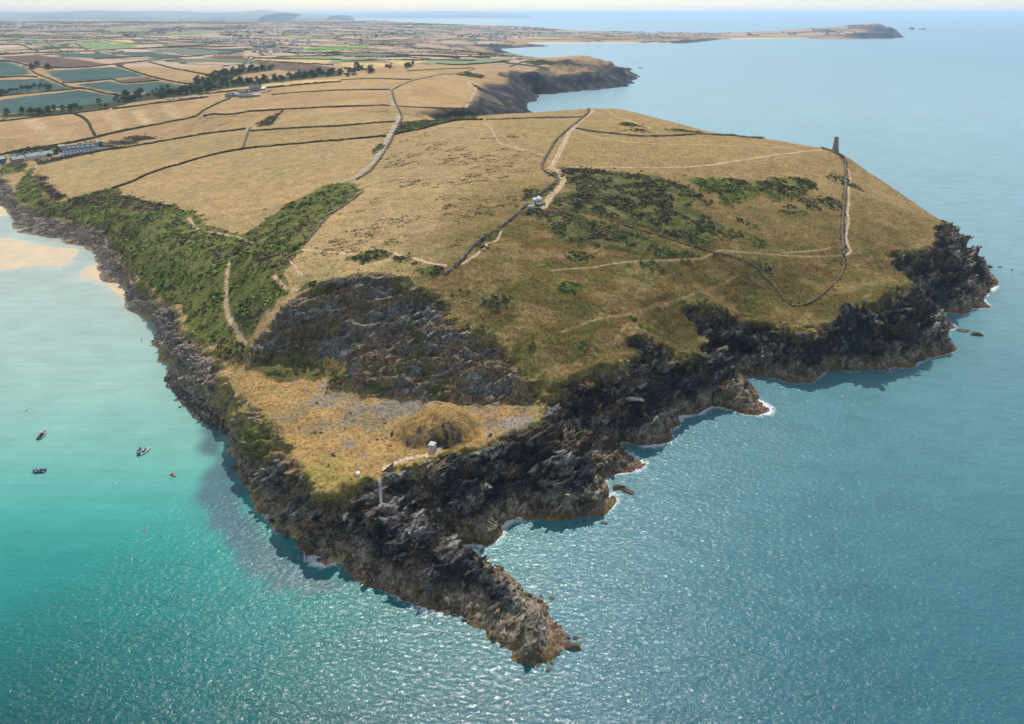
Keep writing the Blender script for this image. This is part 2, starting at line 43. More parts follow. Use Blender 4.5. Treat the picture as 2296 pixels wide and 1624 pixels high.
'hw':[('hedge',2.2,1.9,[(-676.6,905),(-651.3,937.6),(-611.8,956.4),(-577,984.8)]),('hedge',2.5,2,[(-571.6,982.9),(-525.7,995.9),(-482,1013.9),(-451.2,1024.4)]),('hedge',2.5,2.2,[(-611.8,956.4),(-579.2,926.2),(-548.3,887.5),(-525.7,853.9),(-501.7,820.6)]),('hedge',3,2.4,[(-568.2,752.2),(-548.6,772.3),(-522.9,785.6),(-498.5,808.8),(-482,837.1),(-460.4,866.5),(-435.4,886),(-413.9,894.5)]),('hedge',2.2,1.8,[(-413.9,894.5),(-417.3,929.9),(-413,969.2),(-407.3,997.6)]),('hedge',1.8,1.5,[(-396.5,882),(-362.9,861.5),(-320.8,850),(-281.6,848.8),(-245.3,844),(-206.2,830.9)]),('hedge',1.5,1.2,[(-281.6,848.8),(-278.7,811.6),(-270.9,765.2)]),('hedge',2,1.8,[(-422.9,745),(-401.4,751.5),(-366.7,766.2),(-329.7,778.8),(-297.9,763)]),('hedge',1.8,1.5,[(-283.8,741),(-244.5,727.8),(-208.7,714),(-174.4,698.8)]),('wall',1.4,1.3,[(-296.4,774.7),(-277.3,712.7),(-257.4,650.2)]),('hedge',2,1.6,[(-330.7,554.8),(-322,572.4),(-312.9,598),(-298.1,618.2),(-281.3,636.9),(-257.2,647.8),(-217.4,643.8),(-187.3,637.9),(-156.4,623.7)]),('hedge',3.2,2.4,[(-487.3,696.3),(-474.3,714.2),(-461.7,730),(-444.8,745.6),(-423.6,746.3)]),('hedge',1.6,1.3,[(-349.6,1005.9),(-340.2,1010.3),(-294.2,1017.3),(-251,1016.8)]),('hedge',1.6,1.3,[(-286.4,1163.4),(-241.4,1188.5),(-164.4,1130.6)]),('hedge',1.6,1.3,[(-251,1016.8),(-209.1,1004.8),(-173.1,983.9)]),('wall',1.6,1.4,[(-169.3,980.5),(-167.2,1041.1),(-158.2,1121.4),(-139,1184.4),(-119.6,1246.8),(-76.9,1450)]),('hedge',1.6,1.3,[(-204.1,1348),(-136.7,1428),(-80.8,1466.2)]),('hedge',1.6,1.3,[(-6,1542.1),(17.7,1600),(49.9,1650.4)]),('wall',1.6,1.5,[(-168.1,967.4),(-143.8,845.2),(-132.6,803.7),(-123.7,773.4),(-115.3,709.9),(-111.2,665.4),(-107.8,621.4)]),('wall',1.6,1.4,[(-107.4,622),(-105.9,593.1),(-105,555.8),(-105.3,522),(-106.2,498),(-112.5,486.2)]),('hedge',1.6,1.3,[(-206.9,833.9),(-171.3,819),(-144.5,812.4)]),('wall',1.5,1.3,[(-135.1,819.5),(-104.7,823.5),(-56.7,824.8),(-49.6,825.2)]),('hedge',1.6,1.3,[(-174.8,700.5),(-146.8,698.2),(-120.9,706.3)]),('hedge',1.8,1.5,[(-157.1,626.7),(-135.2,620.7),(-113.8,615.1)]),('hedge',1.8,1.5,[(-107.1,619.3),(-89.4,634),(-77.8,652.6),(-65.8,676.2),(-45.9,686.3),(-29.1,676.4)]),('wall',1.6,1.4,[(-25.3,674.7),(-7,669.2),(29,663.5),(66.1,652.8)]),('wall',1.6,1.5,[(143.2,1233.6),(78.3,693),(70.8,664),(61.9,630.9),(50.9,597.5),(40.9,565.1),(33,535.3),(27.8,503.8)]),('wall',1.7,1.5,[(27.9,504.4),(24.3,485.5),(20,459.1),(21.6,439.6),(27.8,430.5),(28.9,417.9),(21.5,400.2),(15.7,387.5)]),('wall',1.7,1.6,[(8.1,372),(3.4,359.3),(-1.3,349.4),(-6.6,338.9)]),('wall',1.7,1.5,[(-13,326.2),(-16.4,319.6),(-19.7,314.2),(-22.4,302.6),(-25.6,294.8)]),('wall',1.6,1.3,[(-26.7,292.5),(-30.1,289.5)]),('wall',1.6,1.4,[(55.2,590.7),(66.4,575.7),(83,560.1),(99.7,551.1),(113.8,549.5),(134.1,554.3),(153.8,564.8)]),('wall',1.6,1.5,[(155.2,565.4),(171.2,569.2),(192.6,566.3),(209.5,554.7),(369.3,884.8),(239.1,530.5),(245.1,517.8),(249.9,509.4)]),('wall',1.6,1.5,[(249.6,506.8),(241.6,488.6),(222.3,447.2),(208,418.7),(195.4,392.8),(187.6,376.1),(182.7,363),(180.3,356.9)]),('wall',1.8,1.3,[(179.2,354.2),(175.6,346.3),(166.5,336.1),(157.3,328.5),(149,322.8),(142,320.1),(138.6,320.7)]),('wall',1.5,1.1,[(20.4,366.3),(34.9,363.8),(50.2,356.6),(65.2,350.2),(80.1,345.4),(95,342.3),(104.5,341.3)]),('wall',1.5,1,[(106.6,341.8),(114.8,342.9),(124.9,342.1),(129,337.6),(134,331.3),(136.2,324.6),(138.3,320.8)]),('wall',1.2,1,[(-97.8,440.1),(-99.8,428.9),(-102.4,415.4),(-105.9,403.3),(-109.3,392)]),('wall',1.2,1,[(-109.1,387.7),(-109.3,372.8),(-110,360.3),(-109.5,352.5)]),('farhedge',3.2,2.6,[(-1230,1675.5),(-1132.6,1602.3),(-1038.2,1507.8),(-972.9,1496.1),(-920.2,1514.9),(-904.9,1580)]),('farhedge',3.2,2.6,[(-1044.5,1507.4),(-960.2,1396.4),(-876.7,1313.7),(-818.9,1253.7),(-762.1,1192.4),(-725.1,1186.1),(-674.3,1141.6),(-630.2,1115.1)]),('farhedge',3.2,2.6,[(-972.6,1318.1),(-948.5,1344.6),(-912.9,1334.4)]),('farhedge',3.2,2.6,[(-813.8,1254),(-783.3,1266),(-756,1309.2)]),('farhedge',3.2,2.6,[(-753.2,1309.3),(-700.3,1248.3),(-677.9,1267),(-654.5,1285.7)]),('farhedge',3.2,2.6,[(-889.7,1564.7),(-789.7,1451.8),(-709.2,1355),(-626.7,1273.6),(-568,1228.4)]),('farhedge',3.2,2.6,[(-852.4,1635.5),(-710.8,1482.1),(-572.6,1341)]),('farhedge',3.2,2.6,[(-1013.5,1696.5),(-983.5,1746.5),(-938.3,1774)]),('farhedge',3.2,2.6,[(-904.9,1580),(-870.2,1670.4),(-825.6,1809),(-784.8,2046.3)]),('farhedge',3.2,2.6,[(-814.8,1098.2),(-777.8,1149.7),(-744.9,1185)]),('farhedge',3.2,2.6,[(-1423.8,1943.3),(-1342.9,2008.8),(-1252.6,2042.9),(-1214.8,2248.6),(-1095.9,2300.3),(-784.8,2046.3)]),('farhedge',3.2,2.6,[(-1655.9,2376),(-1374.9,2031)]),('farhedge',3.2,2.6,[(-1633,2472.2),(-1314.2,2044.2)]),('farhedge',3.2,2.6,[(-1572.6,2527.4),(-1258,2081.1)]),('farhedge',3.2,2.6,[(-1805.5,2471.4),(-1692.3,2421.4)]),('farhedge',3.2,2.6,[(-1734.7,2610.5),(-1826,2947.9),(-1798.4,3140.9)]),('farhedge',3.2,2.6,[(-1662.1,2858.7),(-1395.4,2536.5),(-1320.9,2486.8),(-1275.3,2599.2)]),('farhedge',3.2,2.6,[(-1651,3052.1),(-1310.6,2487.4)]),('farhedge',3.2,2.6,[(-1550.7,2958.7),(-1233.9,2492.2)]),('farhedge',3.2,2.6,[(-1423.3,2865.8),(-1108.6,2557.3),(-989,2514.9)]),('farhedge',3.2,2.6,[(-617.5,1680.3),(-494.6,1605.9),(-391.9,1524.8)]),('farhedge',3.2,2.6,[(-656.7,1768.1),(-410.2,1676.8)]),('farhedge',3.2,2.6,[(-604.3,1791.6),(-453.9,1858)]),('farhedge',3.2,2.6,[(-485.5,1066.4),(-403.2,1075.3),(-342.5,1104.5),(-279.5,1134.9)]),('farhedge',3.2,2.6,[(-682.2,1816.7),(-618.4,1606.9),(-598.6,1537)]),('farhedge',3.2,2.6,[(-2402.3,3295.6),(-2055.3,3087),(-2029,3323.9)]),('farhedge',3.2,2.6,[(-1151.8,2344.9),(-925.8,2365.3)]),('farhedge',3.2,2.6,[(-575.9,1874.5),(-518.8,2126.3)]),('farhedge',3.2,2.4,[(-510.7,2188.5),(-288.5,1812.3),(-127.5,1719.5)]),('farhedge',3.2,2.4,[(-434.2,1776.2),(-295.9,1786.1),(-195.8,1676.9)]),('farhedge',3.2,2.4,[(-295.9,1786.1),(-210.5,1804.1),(-106.9,1741.9)]),('farhedge',3.2,2.4,[(-229.5,2648.9),(-218.8,2296.9)]),('farhedge',3.2,2.4,[(-351.2,2475.2),(-228.3,2397.5)]),('farhedge',3.2,2.4,[(-112,1826),(-94.3,1716.1),(-53.6,1700.5)]),('farhedge',3.2,2.4,[(-399,1630.2),(-300.1,1660.6),(-186.1,1653.9),(-86.3,1632.7)]),('farhedge',3.2,2.4,[(-168.3,1552.3),(-113.4,1526.7),(-16.6,1621.2)]),('farhedge',3.2,2.4,[(-777,3194.8),(-519.3,3275.7),(-264.7,3589.3)]),('farhedge',3.2,2.4,[(-630.4,2588.6),(-541.4,2843.2),(-368,2676.7)]),('farhedge',3.2,2.4,[(82.4,4233.7),(498.1,4261.6),(737.1,4340.8)]),('farhedge',3.2,2.4,[(-509.4,2531.8),(-537.2,2852.9)])],
'paths':[(3.2,'lane',[(-173.6,969),(-150.1,855.6),(-134.3,798.1),(-124.1,759.8),(-114.3,658.2),(-110.5,604.1),(-110,579.1),(-108.7,536.1),(-111.4,511.8),(-110.7,520.2),(-114.3,494.4),(-121.3,482.3)]),(3.2,'dirt',[(83.6,700.5),(65.8,643.3),(49.8,583.2),(40.9,532.3),(35.4,501.8),(29.1,469.5),(25.5,450),(26.9,452.3),(30.9,438.5),(32.6,421.2),(28.6,404.3),(22.2,384.6),(19.5,372.7),(15.7,365)]),(1.5,'dirt',[(26.9,452.3),(52.4,449.4),(81.9,448.1),(112.4,451.8),(134.3,459.1),(160.1,476.3),(187.2,493.2),(215.4,509.3),(237.8,522.2)]),(0.9,'dirt',[(54.5,582.5),(69.4,549.1),(89.5,525.4),(116.8,518.7),(151.3,520.2),(186.7,523.8),(220,520.7)]),(1,'dirt',[(245.4,493.3),(238.6,474.1),(220.1,439.5),(211.7,419.6),(202.3,401.8),(198,389.7),(188.6,373.5),(186.3,365.5),(186.3,360.8),(183,358),(181.2,357.4)]),(0.7,'dirt',[(199,393.7),(195.3,389.1),(194.5,383.9),(190.1,376.3)]),(0.6,'dirt',[(179.9,357.4),(162.8,354.3),(145.8,352.1),(128.6,349),(111.6,345.4),(106,342.5)]),(0.7,'dirt',[(105,341.4),(97.1,334.8),(84.1,328.4),(67.8,321.6),(48.3,312.9),(36.9,306.5),(26.2,303.6),(18.5,300.9)]),(0.6,'dirt',[(146.5,354.2),(164.7,359),(176.1,362.9)]),(1.5,'dirt',[(-109.5,342.1),(-90.1,330.1),(-73.4,318.7)]),(1.8,'dirt',[(-60.2,318.3),(-49.4,308.7),(-37.8,299.5),(-30,295.7)]),(1,'dirt',[(-53.8,309.9),(-62.6,304.5),(-71.7,301.6)]),(1.3,'dirt',[(-219.5,451.4),(-203.8,427.6),(-197.4,419.7),(-181.5,411),(-169.1,407.6),(-162.4,401.9),(-147.8,377.7)]),(1.6,'dirt',[(-158.1,400.3),(-151.3,407),(-148.6,418.6)]),(1.4,'dirt',[(-155.6,360.6),(-146.9,335),(-141.3,319.7),(-136.1,309.5),(-130,299.9),(-123.6,290.2),(-117.4,280.8)]),(1,'dirt',[(-27.5,658.6),(-16.8,608.5),(-13.3,568.6),(-9.3,549),(3.8,526),(25,490.1)]),(0.8,'dirt',[(-105.7,615.7),(-81.3,614.6),(-52.2,587.2),(-25.2,555.9),(-5.5,535.8)]),(0.8,'dirt',[(-25.1,652.1),(-10,592.6),(-2.1,557.8),(3.8,528.8)]),(3.5,'dirt',[(-55.4,831.2),(-55.5,925.2),(-52,1038.4),(-68.1,1101.8),(-72.4,1151.9),(-52.5,1236.5)]),(1,'dirt',[(95.7,700.1),(100,657.5),(108.6,624),(118,582.1)]),(2.2,'gravel',[(-61.8,220.6),(-57.9,214.9),(-52.8,208.6),(-48.6,203.7),(-42.7,200.3)]),(2,'dirt',[(-42.7,200.3),(-35.7,204.1),(-27.4,207.5),(-23.7,209.2)]),(1,'dirt',[(-5.8,334.9),(-7.1,324.1),(-12.1,319.9),(-15.8,307.8),(-22.7,296.8)]),(0.3,'dirt',[(8.2,243.4),(12,246.6),(18.2,248.9),(27.8,251.3)]),(0.3,'dirt',[(42.7,263.8),(45.3,268.5),(49.8,274.9),(56.1,278.4)]),(0.35,'dirt',[(44,276.6),(67.7,293.7),(80.1,301.8),(104.9,326.1),(116.2,334.6)]),(0.3,'dirt',[(20.4,262.8),(35.1,271.6),(54.3,283.4),(78.8,300.3)]),(1,'dirt',[(-490.8,698.1),(-468.1,662.1),(-453.1,636.4)]),(0.9,'dirt',[(-109.9,325.2),(-104.7,316.2),(-100.4,309.2),(-97.8,306.2)]),(0.9,'dirt',[(-114.4,313.4),(-106.5,303.1),(-101.4,297.4),(-96.9,295.1)]),(3,'lane',[(-547.6,760.7),(-533.9,770.6),(-522.8,785.3),(-507.4,790.6)]),(2.4,'dirt',[(-678.4,1816.8),(-632.1,1681),(-598.7,1572.2)])],
'gorse':[(1,[(-483,683.6),(-442.1,627.6),(-397.9,568.5),(-367.4,538.9),(-356.9,535.8),(-339.1,557.3),(-329.8,554),(-275,505.5),(-239.7,479.2),(-220.4,462.9),(-199.5,431.1),(-181.5,415.8),(-168.6,411.1),(-163.3,417.5),(-157.3,442.3),(-147,458),(-137,473.6),(-124.6,484),(-113.9,478.2),(-100.1,443.9),(-102.9,417.7),(-110,394.2),(-110,366),(-109.3,352.3),(-110.2,344.6),(-109.5,323),(-110,310.7),(-100.8,297.9),(-108.5,292.1),(-113.6,289.5),(-115.4,282.5),(-113,274),(-116,268.5),(-124.7,273.5),(-135.3,286.3),(-148.7,301),(-161.9,316.8),(-173.3,335.5),(-184.2,345.7),(-206.1,367.7),(-217.1,378.6),(-221,385.4),(-232,398.9),(-247.5,419.1),(-261.9,441.2),(-275.4,456.5),(-285.5,471.8),(-312.4,494.4),(-324.4,502.5),(-345.4,511.1),(-360.3,525.6),(-389.6,542.3),(-418.7,566),(-446.2,601.9),(-465,640.2)]),(2,[(-358.1,535.6),(-333.3,551.7),(-293.9,519.7),(-238.7,477.1),(-261.5,479.2),(-296.4,502.6),(-331.2,522.2)]),(0,[(-110,271.7),(-87.9,271.1),(-78.8,265.5),(-70.8,259.2),(-66.1,251.5),(-70.2,246.8),(-76.8,253.8),(-79.2,259.1),(-93.9,257.9),(-100.4,258.3)]),(0,[(27.7,449.7),(51.7,442.8),(70.3,437.1),(88.4,430.7),(103.5,421.8),(111.9,410.5),(113.1,400.8),(101.2,384.7),(111.4,374.5),(119,366),(112.5,357.4),(108.7,346.7),(95.4,344),(72.9,349.1),(50.5,359),(31.1,367.2),(20.7,371.6),(24.8,384.8),(29.8,395.7),(38,398.4),(31.5,407.4)]),(0,[(18.6,363),(41.9,353.8),(64.5,346),(74.8,338.7),(92.2,333.7),(70.5,324.4),(71.3,332.2),(62.5,325.3),(49.8,324.2),(35.3,326.3),(21.7,332.4),(17.7,342.7)]),(1,[(112.1,430),(127.2,432.9),(150.1,435.2),(152.5,425.1),(151.9,412.2),(140,403.6),(126.2,396.5),(125.4,409.5),(113.9,418.4)]),(1,[(154.5,432.5),(169.2,442.8),(196.1,448.3),(200,436.4),(179.9,415.2),(165.8,407.3),(155.5,409.1),(154.9,421.1)]),(1,[(-107.4,621.3),(-112.9,695),(-96.4,706.8),(-78.7,809.6),(-53.1,822.1),(-26.9,900.1),(-37.1,688.8),(-65.8,676.2),(-83.2,650.6)]),(0,[(4.7,398.8),(10.9,401.5),(17,396.4),(21.1,408.5),(26.4,407.7),(21,390),(15.5,381.8),(9.5,378.7)]),(0,[(-13.2,332.2),(-6.6,337.9),(-7.8,324.8),(-15,320.5)]),(0,[(-16.7,310.9),(-14.8,317.9),(-11.9,316.6),(-14.5,309.6)]),(1,[(-78.6,313.2),(-72.8,319.6),(-64.6,322.1),(-56.4,317),(-57.9,309),(-72.2,303.7)]),(0,[(-56.2,307.6),(-51.8,310.4),(-45.6,306.8),(-50.3,300.9)]),(1,[(-43,291.7),(-34,295.1),(-29.7,292.3),(-34.6,288.4)]),(0,[(6.7,362),(15.7,363.9),(20.2,357.5),(13.5,349.6),(7.3,351.5)]),(0,[(-297.2,788.7),(-291.3,817.3),(-282.3,833.6),(-269.5,758.7),(-281.4,764)]),(2,[(-458.5,803.7),(-450.3,818.4),(-408.7,785.5),(-432.7,778.5)]),(0,[(-485.9,791.9),(-476.5,793.6),(-437,755.4),(-449.3,753.4),(-477.6,777.3)]),(2,[(-473.3,789.1),(-459.6,796),(-428,775.6),(-430,767.1),(-448.8,776.3)]),(0,[(-512.3,720.4),(-497.1,709.3),(-482.7,691.7),(-462.7,721.1),(-454,734.4),(-462.3,748.2),(-490.2,737.9),(-494.2,730),(-506.2,728.5),(-509.9,724.5)]),(0,[(-563.9,755.4),(-559.3,772.9),(-537.7,776.4),(-524.4,781.3),(-509.2,769),(-495.8,748.7),(-510.2,746.3),(-529.4,749.4),(-547.2,750.4)]),(1,[(-535.2,706.3),(-524.6,711.6),(-513.3,716.2),(-493.1,686.1),(-476.2,660.8),(-488.6,666.7),(-497.1,661.8),(-498.4,655.4)]),(2,[(-445.1,630.5),(-428.9,621.6),(-419.5,603.9),(-406.5,590.7),(-383.6,565),(-364.1,547.8),(-365.7,540.7),(-380.9,552.8),(-413.4,589.7)]),(1,[(-444.7,775.1),(-435.1,776.5),(-419.4,766.5),(-426.7,754.9)]),(0,[(-103.6,1280.3),(-87.6,1373.9),(-52.7,1309.5),(-56.2,1259.6)]),(1,[(-67.4,1129.3),(-49.9,1065.6),(-38,1050.8),(-48.1,1026.3)]),(1,[(17.9,1616.8),(70.8,1646),(103.2,1602.2),(51.4,1585.7)]),(1,[(92.2,597.6),(101.9,609.1),(116.8,590.6),(105.7,585.8)]),(1,[(92.5,574.6),(104.2,576.8),(119.4,565.2),(106.7,563.1)]),(1,[(126.4,581.1),(142.9,581.3),(166.4,574.2),(152.3,568.3),(132.1,572.3)]),(0,[(-44.3,281.1),(-41.1,279.8),(-35.8,278.1),(-29.6,277.1),(-30.5,275.4),(-34,275.6),(-37.8,277.9),(-43.1,279)]),(0,[(-53.8,288.6),(-46.5,288.7),(-42.9,285.8),(-45.7,282.6),(-49.9,283),(-49.3,286.3)]),(0,[(-97.1,298),(-90.2,297.1),(-85.7,288.4),(-91.1,288.4),(-97.3,291.2)]),(1,[(-77.9,278.6),(-72.9,277.4),(-72.5,275),(-75.4,274),(-77.5,276.4)])],
'bushes':[[(230.6,463.8),(225.3,455.2),(219.2,448.5),(215.3,447.4),(215.1,452),(218.6,459.8),(224.3,467.2),(229.7,471.2),(232.2,470)],[(231.6,451.9),(228.3,446.2),(224.6,441.8),(222.6,441),(223,444.3),(225.6,449.7),(229.1,454.7),(232.1,457.2),(233.1,456.2)],[(187,411),(184.4,407.6),(180.5,405.4),(177.2,405.3),(175.8,407.5),(177.1,410.8),(180.5,413.8),(184.4,415),(187,413.9)],[(203.9,412.7),(200,407.3),(194.6,403.6),(190.3,403.6),(189,407.1),(191.2,412.4),(196.1,417.1),(201.3,418.9),(204.4,417.2)],[(187.2,403.8),(185,401.1),(181.6,399.3),(178.6,399.2),(177.2,400.9),(178.3,403.5),(181.2,405.8),(184.7,406.9),(187.1,406.1)],[(170.2,400.9),(168.8,399),(166.4,397.7),(164.3,397.6),(163.4,398.8),(164.1,400.7),(166.1,402.5),(168.5,403.2),(170.1,402.6)],[(165.4,394.1),(163.9,392.3),(161.3,391),(158.9,390.8),(157.7,391.8),(158.4,393.7),(160.6,395.4),(163.3,396.2),(165.2,395.7)],[(176.3,395.8),(174.2,393.5),(170.8,392),(167.4,391.9),(165.8,393.2),(166.6,395.3),(169.6,397.4),(173.3,398.4),(175.9,397.8)],[(140.5,360.3),(138.4,357.7),(134.8,355.6),(131.3,355),(129.6,356.2),(130.4,358.7),(133.4,361.3),(137.2,362.7),(140,362.3)],[(137,341.8),(135.5,340.1),(132.6,339.1),(129.6,338.9),(128,339.6),(128.4,341),(130.7,342.4),(133.9,343.3),(136.4,343.1)],[(73,319.9),(71.1,316.8),(67.3,313.8),(63.4,312.6),(61.3,313.8),(61.7,316.6),(64.7,319.9),(68.8,321.9),(72.1,321.9)],[(90.7,330.8),(89.6,329.1),(87.4,327.4),(85.2,326.7),(84,327.2),(84.4,328.8),(86.1,330.7),(88.4,331.9),(90.2,331.9)],[(37.3,317.2),(35.6,313.9),(32,311.6),(28.2,311.2),(25.8,312.9),(26.1,316.1),(28.8,319.2),(32.9,320.8),(36.2,320)],[(30.5,289.8),(29,286.8),(25.7,284.8),(22.1,284.5),(19.9,286.2),(20.1,289.1),(22.6,291.9),(26.3,293.2),(29.4,292.3)],[(126,411.8),(124,409.3),(120.3,407.3),(116.4,406.7),(114.3,407.8),(114.9,410.1),(118,412.6),(122.1,414.1),(125.3,413.7)],[(120.5,397),(118.9,394.8),(115.8,393.1),(112.8,392.6),(111.1,393.7),(111.6,395.8),(114.1,397.8),(117.4,398.9),(120,398.6)],[(127.6,364),(125.7,361.4),(122.1,359.3),(118.6,358.5),(116.7,359.6),(117.4,362),(120.3,364.6),(124.1,366.2),(127,365.9)],[(118.1,359.9),(116.3,357.7),(112.9,355.7),(109.4,354.8),(107.4,355.5),(107.9,357.4),(110.7,359.7),(114.4,361.2),(117.4,361.2)],[(132.4,378.1),(131.1,376.2),(128.9,374.8),(126.8,374.5),(125.8,375.4),(126.4,377.3),(128.2,379.1),(130.5,380),(132.2,379.6)],[(138.9,374.5),(137.5,372.5),(135,370.9),(132.6,370.6),(131.4,371.5),(132,373.5),(134.1,375.5),(136.8,376.5),(138.6,376.1)],[(130.9,395.9),(129.6,394.4),(127.2,393.2),(124.7,392.8),(123.3,393.4),(123.7,394.7),(125.7,396.1),(128.3,397),(130.4,396.9)],[(0.5,275.9),(-1.1,273.1),(-4.9,271.6),(-9.3,271.9),(-12.2,273.8),(-12.3,276.6),(-9.5,279),(-5.1,279.9),(-1.1,278.7)],[(30.7,289.6),(29.3,287),(26.4,285.1),(23.2,284.9),(21.2,286.3),(21.4,289),(23.6,291.5),(27,292.7),(29.8,291.9)],[(33.3,259.1),(32.4,257.9),(30.3,256.9),(28,256.7),(26.5,257.2),(26.6,258.3),(28.2,259.4),(30.6,260.1),(32.6,260)],[(-9.3,262.7),(-10.2,261.6),(-12.5,261.2),(-15.1,261.6),(-16.9,262.6),(-16.9,263.5),(-15.2,264.5),(-12.6,265.1),(-10.3,264.3)],[(54.9,280.5),(54.2,279.1),(52.7,277.8),(51.2,277.2),(50.4,277.7),(50.5,278.9),(51.7,280.2),(53.2,281.1),(54.5,281.3)],[(9.7,256.1),(9.3,255.4),(8.3,255.1),(7.2,255.3),(6.5,256),(6.5,256.7),(7.3,257.2),(8.4,257.3),(9.4,256.9)],[(-19,279.8),(-19.5,278.5),(-21,278),(-22.8,278.3),(-24,279.2),(-24,280.5),(-23,281.4),(-21.2,281.6),(-19.7,281)],[(58.7,278.2),(58,277.1),(56.5,275.6),(54.9,274.5),(54,274.4),(54.1,275.4),(55.3,276.7),(56.9,278),(58.3,278.5)],[(-12.7,317.3),(-13.1,315.3),(-14.3,314.1),(-15.8,314.2),(-16.8,315.8),(-16.9,318),(-16,319.7),(-14.6,320.1),(-13.2,319.2)],[(24.3,372.1),(23.8,369.9),(22.7,368.6),(21.6,368.8),(21,370.5),(21.1,372.9),(21.9,374.8),(23.1,375.4),(24,374.3)],[(-108.7,574.3),(-107.9,564.5),(-109.3,560.2),(-112.3,563.2),(-115.7,572.2),(-117.8,583),(-117.5,590.6),(-115,591.4),(-111.6,584.9)],[(-537.9,776.7),(-533.8,768.5),(-534.1,764.4),(-538.7,766.3),(-545.7,773.4),(-551.4,782.1),(-553.2,788.3),(-550.3,789.2),(-544.3,784.7)],[(10.4,381.4),(9.8,379.7),(8.3,379.1),(6.6,380.1),(5.5,382),(5.5,384),(6.7,385.2),(8.4,385),(9.9,383.4)],[(17.6,391.6),(16.7,389.1),(14.6,388.1),(12.4,389.2),(10.9,391.9),(11,394.9),(12.6,396.7),(14.9,396.5),(16.9,394.5)]],
'fields':[('cab',[(-1238.2,1667.2),(-1146.1,1602),(-1040.5,1492.3),(-961.5,1382.8),(-992,1329.3)]),('cab',[(-963.5,1437.8),(-878.9,1533.5),(-781.8,1436.9),(-718,1355.3),(-759.4,1320.3),(-812.1,1264.3),(-837.8,1283.5)]),('cab',[(-779,1236.7),(-746.7,1287.8),(-695.3,1238.9),(-646.6,1275.2),(-562.8,1210.9),(-593.5,1152.2),(-636.7,1131.4),(-734.8,1202.5)]),('cab',[(-958,1282.6),(-889.8,1312.4),(-807,1234.9),(-754.7,1184.4),(-783,1165.4),(-828.3,1103.7)]),('cab',[(-799.5,1064),(-735.1,1177.3),(-625.8,1106.9),(-603.4,1037.5),(-653.6,1016.8),(-715.5,947.9)]),('cab',[(-1315.1,1973),(-1147.6,1966.4),(-1003.2,1816.8),(-1030.3,1725),(-1181.2,1834.9)]),('cab',[(-1199.8,2041.9),(-1077.3,2040),(-825.6,1809),(-866.7,1720.9),(-1023.1,1853.2)]),('cab',[(-984.6,2213.8),(-870.5,2272.3),(-801.3,2089.9),(-883.6,2085)]),('green',[(-1536.1,2476.6),(-1586,2767.6),(-1299.4,2436.1),(-1214.8,2248.6),(-1259,2120.5)]),('green',[(-1728.7,2609.8),(-1776.5,3102.5),(-1657.3,2914.6),(-1577.7,2527)]),('green',[(-2402.3,3295.6),(-2204.8,3210.5),(-2014.9,3126),(-2149.9,2946.8)]),('green',[(-1896,3825),(-2151.3,4537.5),(-1790.4,4449.5),(-1709.2,4054.2),(-1768.9,3726.8)]),('green',[(-2800.8,4833),(-2402.5,4691.9),(-2218.6,4295.4),(-2410.4,4249.5)]),('green',[(-604.3,1791.6),(-443.1,1813.5),(-421.9,1725.3),(-568.3,1727.8)]),('bright',[(-687.3,2305.3),(-595.2,2442.6),(-545.4,2236.3),(-653.7,2207.1)]),('bright',[(-602.1,2407.4),(-506.7,2491.8),(-493.7,2376.8),(-558.6,2232)]),('brown',[(-1370.6,1848),(-1295.1,1905.6),(-914.7,1579.3),(-972.9,1496.1),(-1147.1,1618.2)]),('brown',[(-603.6,1622.7),(-507.4,1648.2),(-362.8,1446.6),(-374.3,1352.3),(-492.6,1445.8)]),('brown',[(-794.3,1781.4),(-723.2,1883.9),(-654.9,1722.9),(-713.2,1721.8)]),('brown',[(-736,1298.5),(-709.2,1355),(-662.6,1296.5),(-700.1,1257.8)]),('grey',[(-1136.8,2162.9),(-1074.3,2254.5),(-801.3,2089.9),(-770.2,1921.7),(-841.9,1845)]),('straw',[(-485.5,1066.4),(-444.9,1188.3),(-295.8,1202.5),(-279.5,1134.9),(-409.3,1091.8)]),('straw',[(-644.5,1744.9),(-431,1679.9),(-416.7,1570.2),(-617.5,1680.3)]),('straw',[(-1662.1,2858.7),(-1625.9,2993.7),(-1395.3,2591.8),(-1454.5,2555.5)]),('straw',[(-397.2,1608.1),(-286.7,1585.3),(-250,1505.2),(-289.7,1430.3),(-363.3,1481.9)]),('straw',[(-303.8,1661.1),(-188.2,1610.1),(-240.4,1505.7)]),('stripe',[(-651.6,905.7),(-641.4,925.8),(-582.6,859.8),(-534.2,798),(-547.4,799.4),(-596.5,852.6)]),('stripe',[(-569.7,955.4),(-555.4,967.3),(-512.2,892.4),(-477.3,845.3),(-490.4,845.6),(-528.9,894.3)]),('stripe',[(-530.1,955.4),(-519.3,966.8),(-487.7,913),(-458.3,881.4),(-472,874.6),(-496.1,906.3)]),('stripe',[(-501.2,985.6),(-486.6,991.1),(-460.3,939.5),(-434.5,909.5),(-448.4,901.2),(-476.4,943.2)])],
'gravel':[[(-85.2,250.1),(-81.5,250.2),(-76.4,244),(-70.8,241.7),(-66.2,236.1),(-71.2,236.6),(-75.3,243.2)],[(-58.6,238.4),(-52.1,242.3),(-40.4,241.2),(-26.6,240.9),(-17.3,237.5),(-30.5,234.7),(-39,231.7),(-47.6,230.4),(-52.8,234.4)],[(-9.4,222.1),(-6.1,227.2),(-0.5,229.5),(8.7,228.6),(9.4,224.5),(2.9,220.4),(-2.5,217.3),(-6.6,214.7),(-9.6,216.2)],[(-62,221.2),(-58.3,219.9),(-54.2,214.8),(-47.8,204.9),(-49.8,204.3),(-56.9,212.4)]],
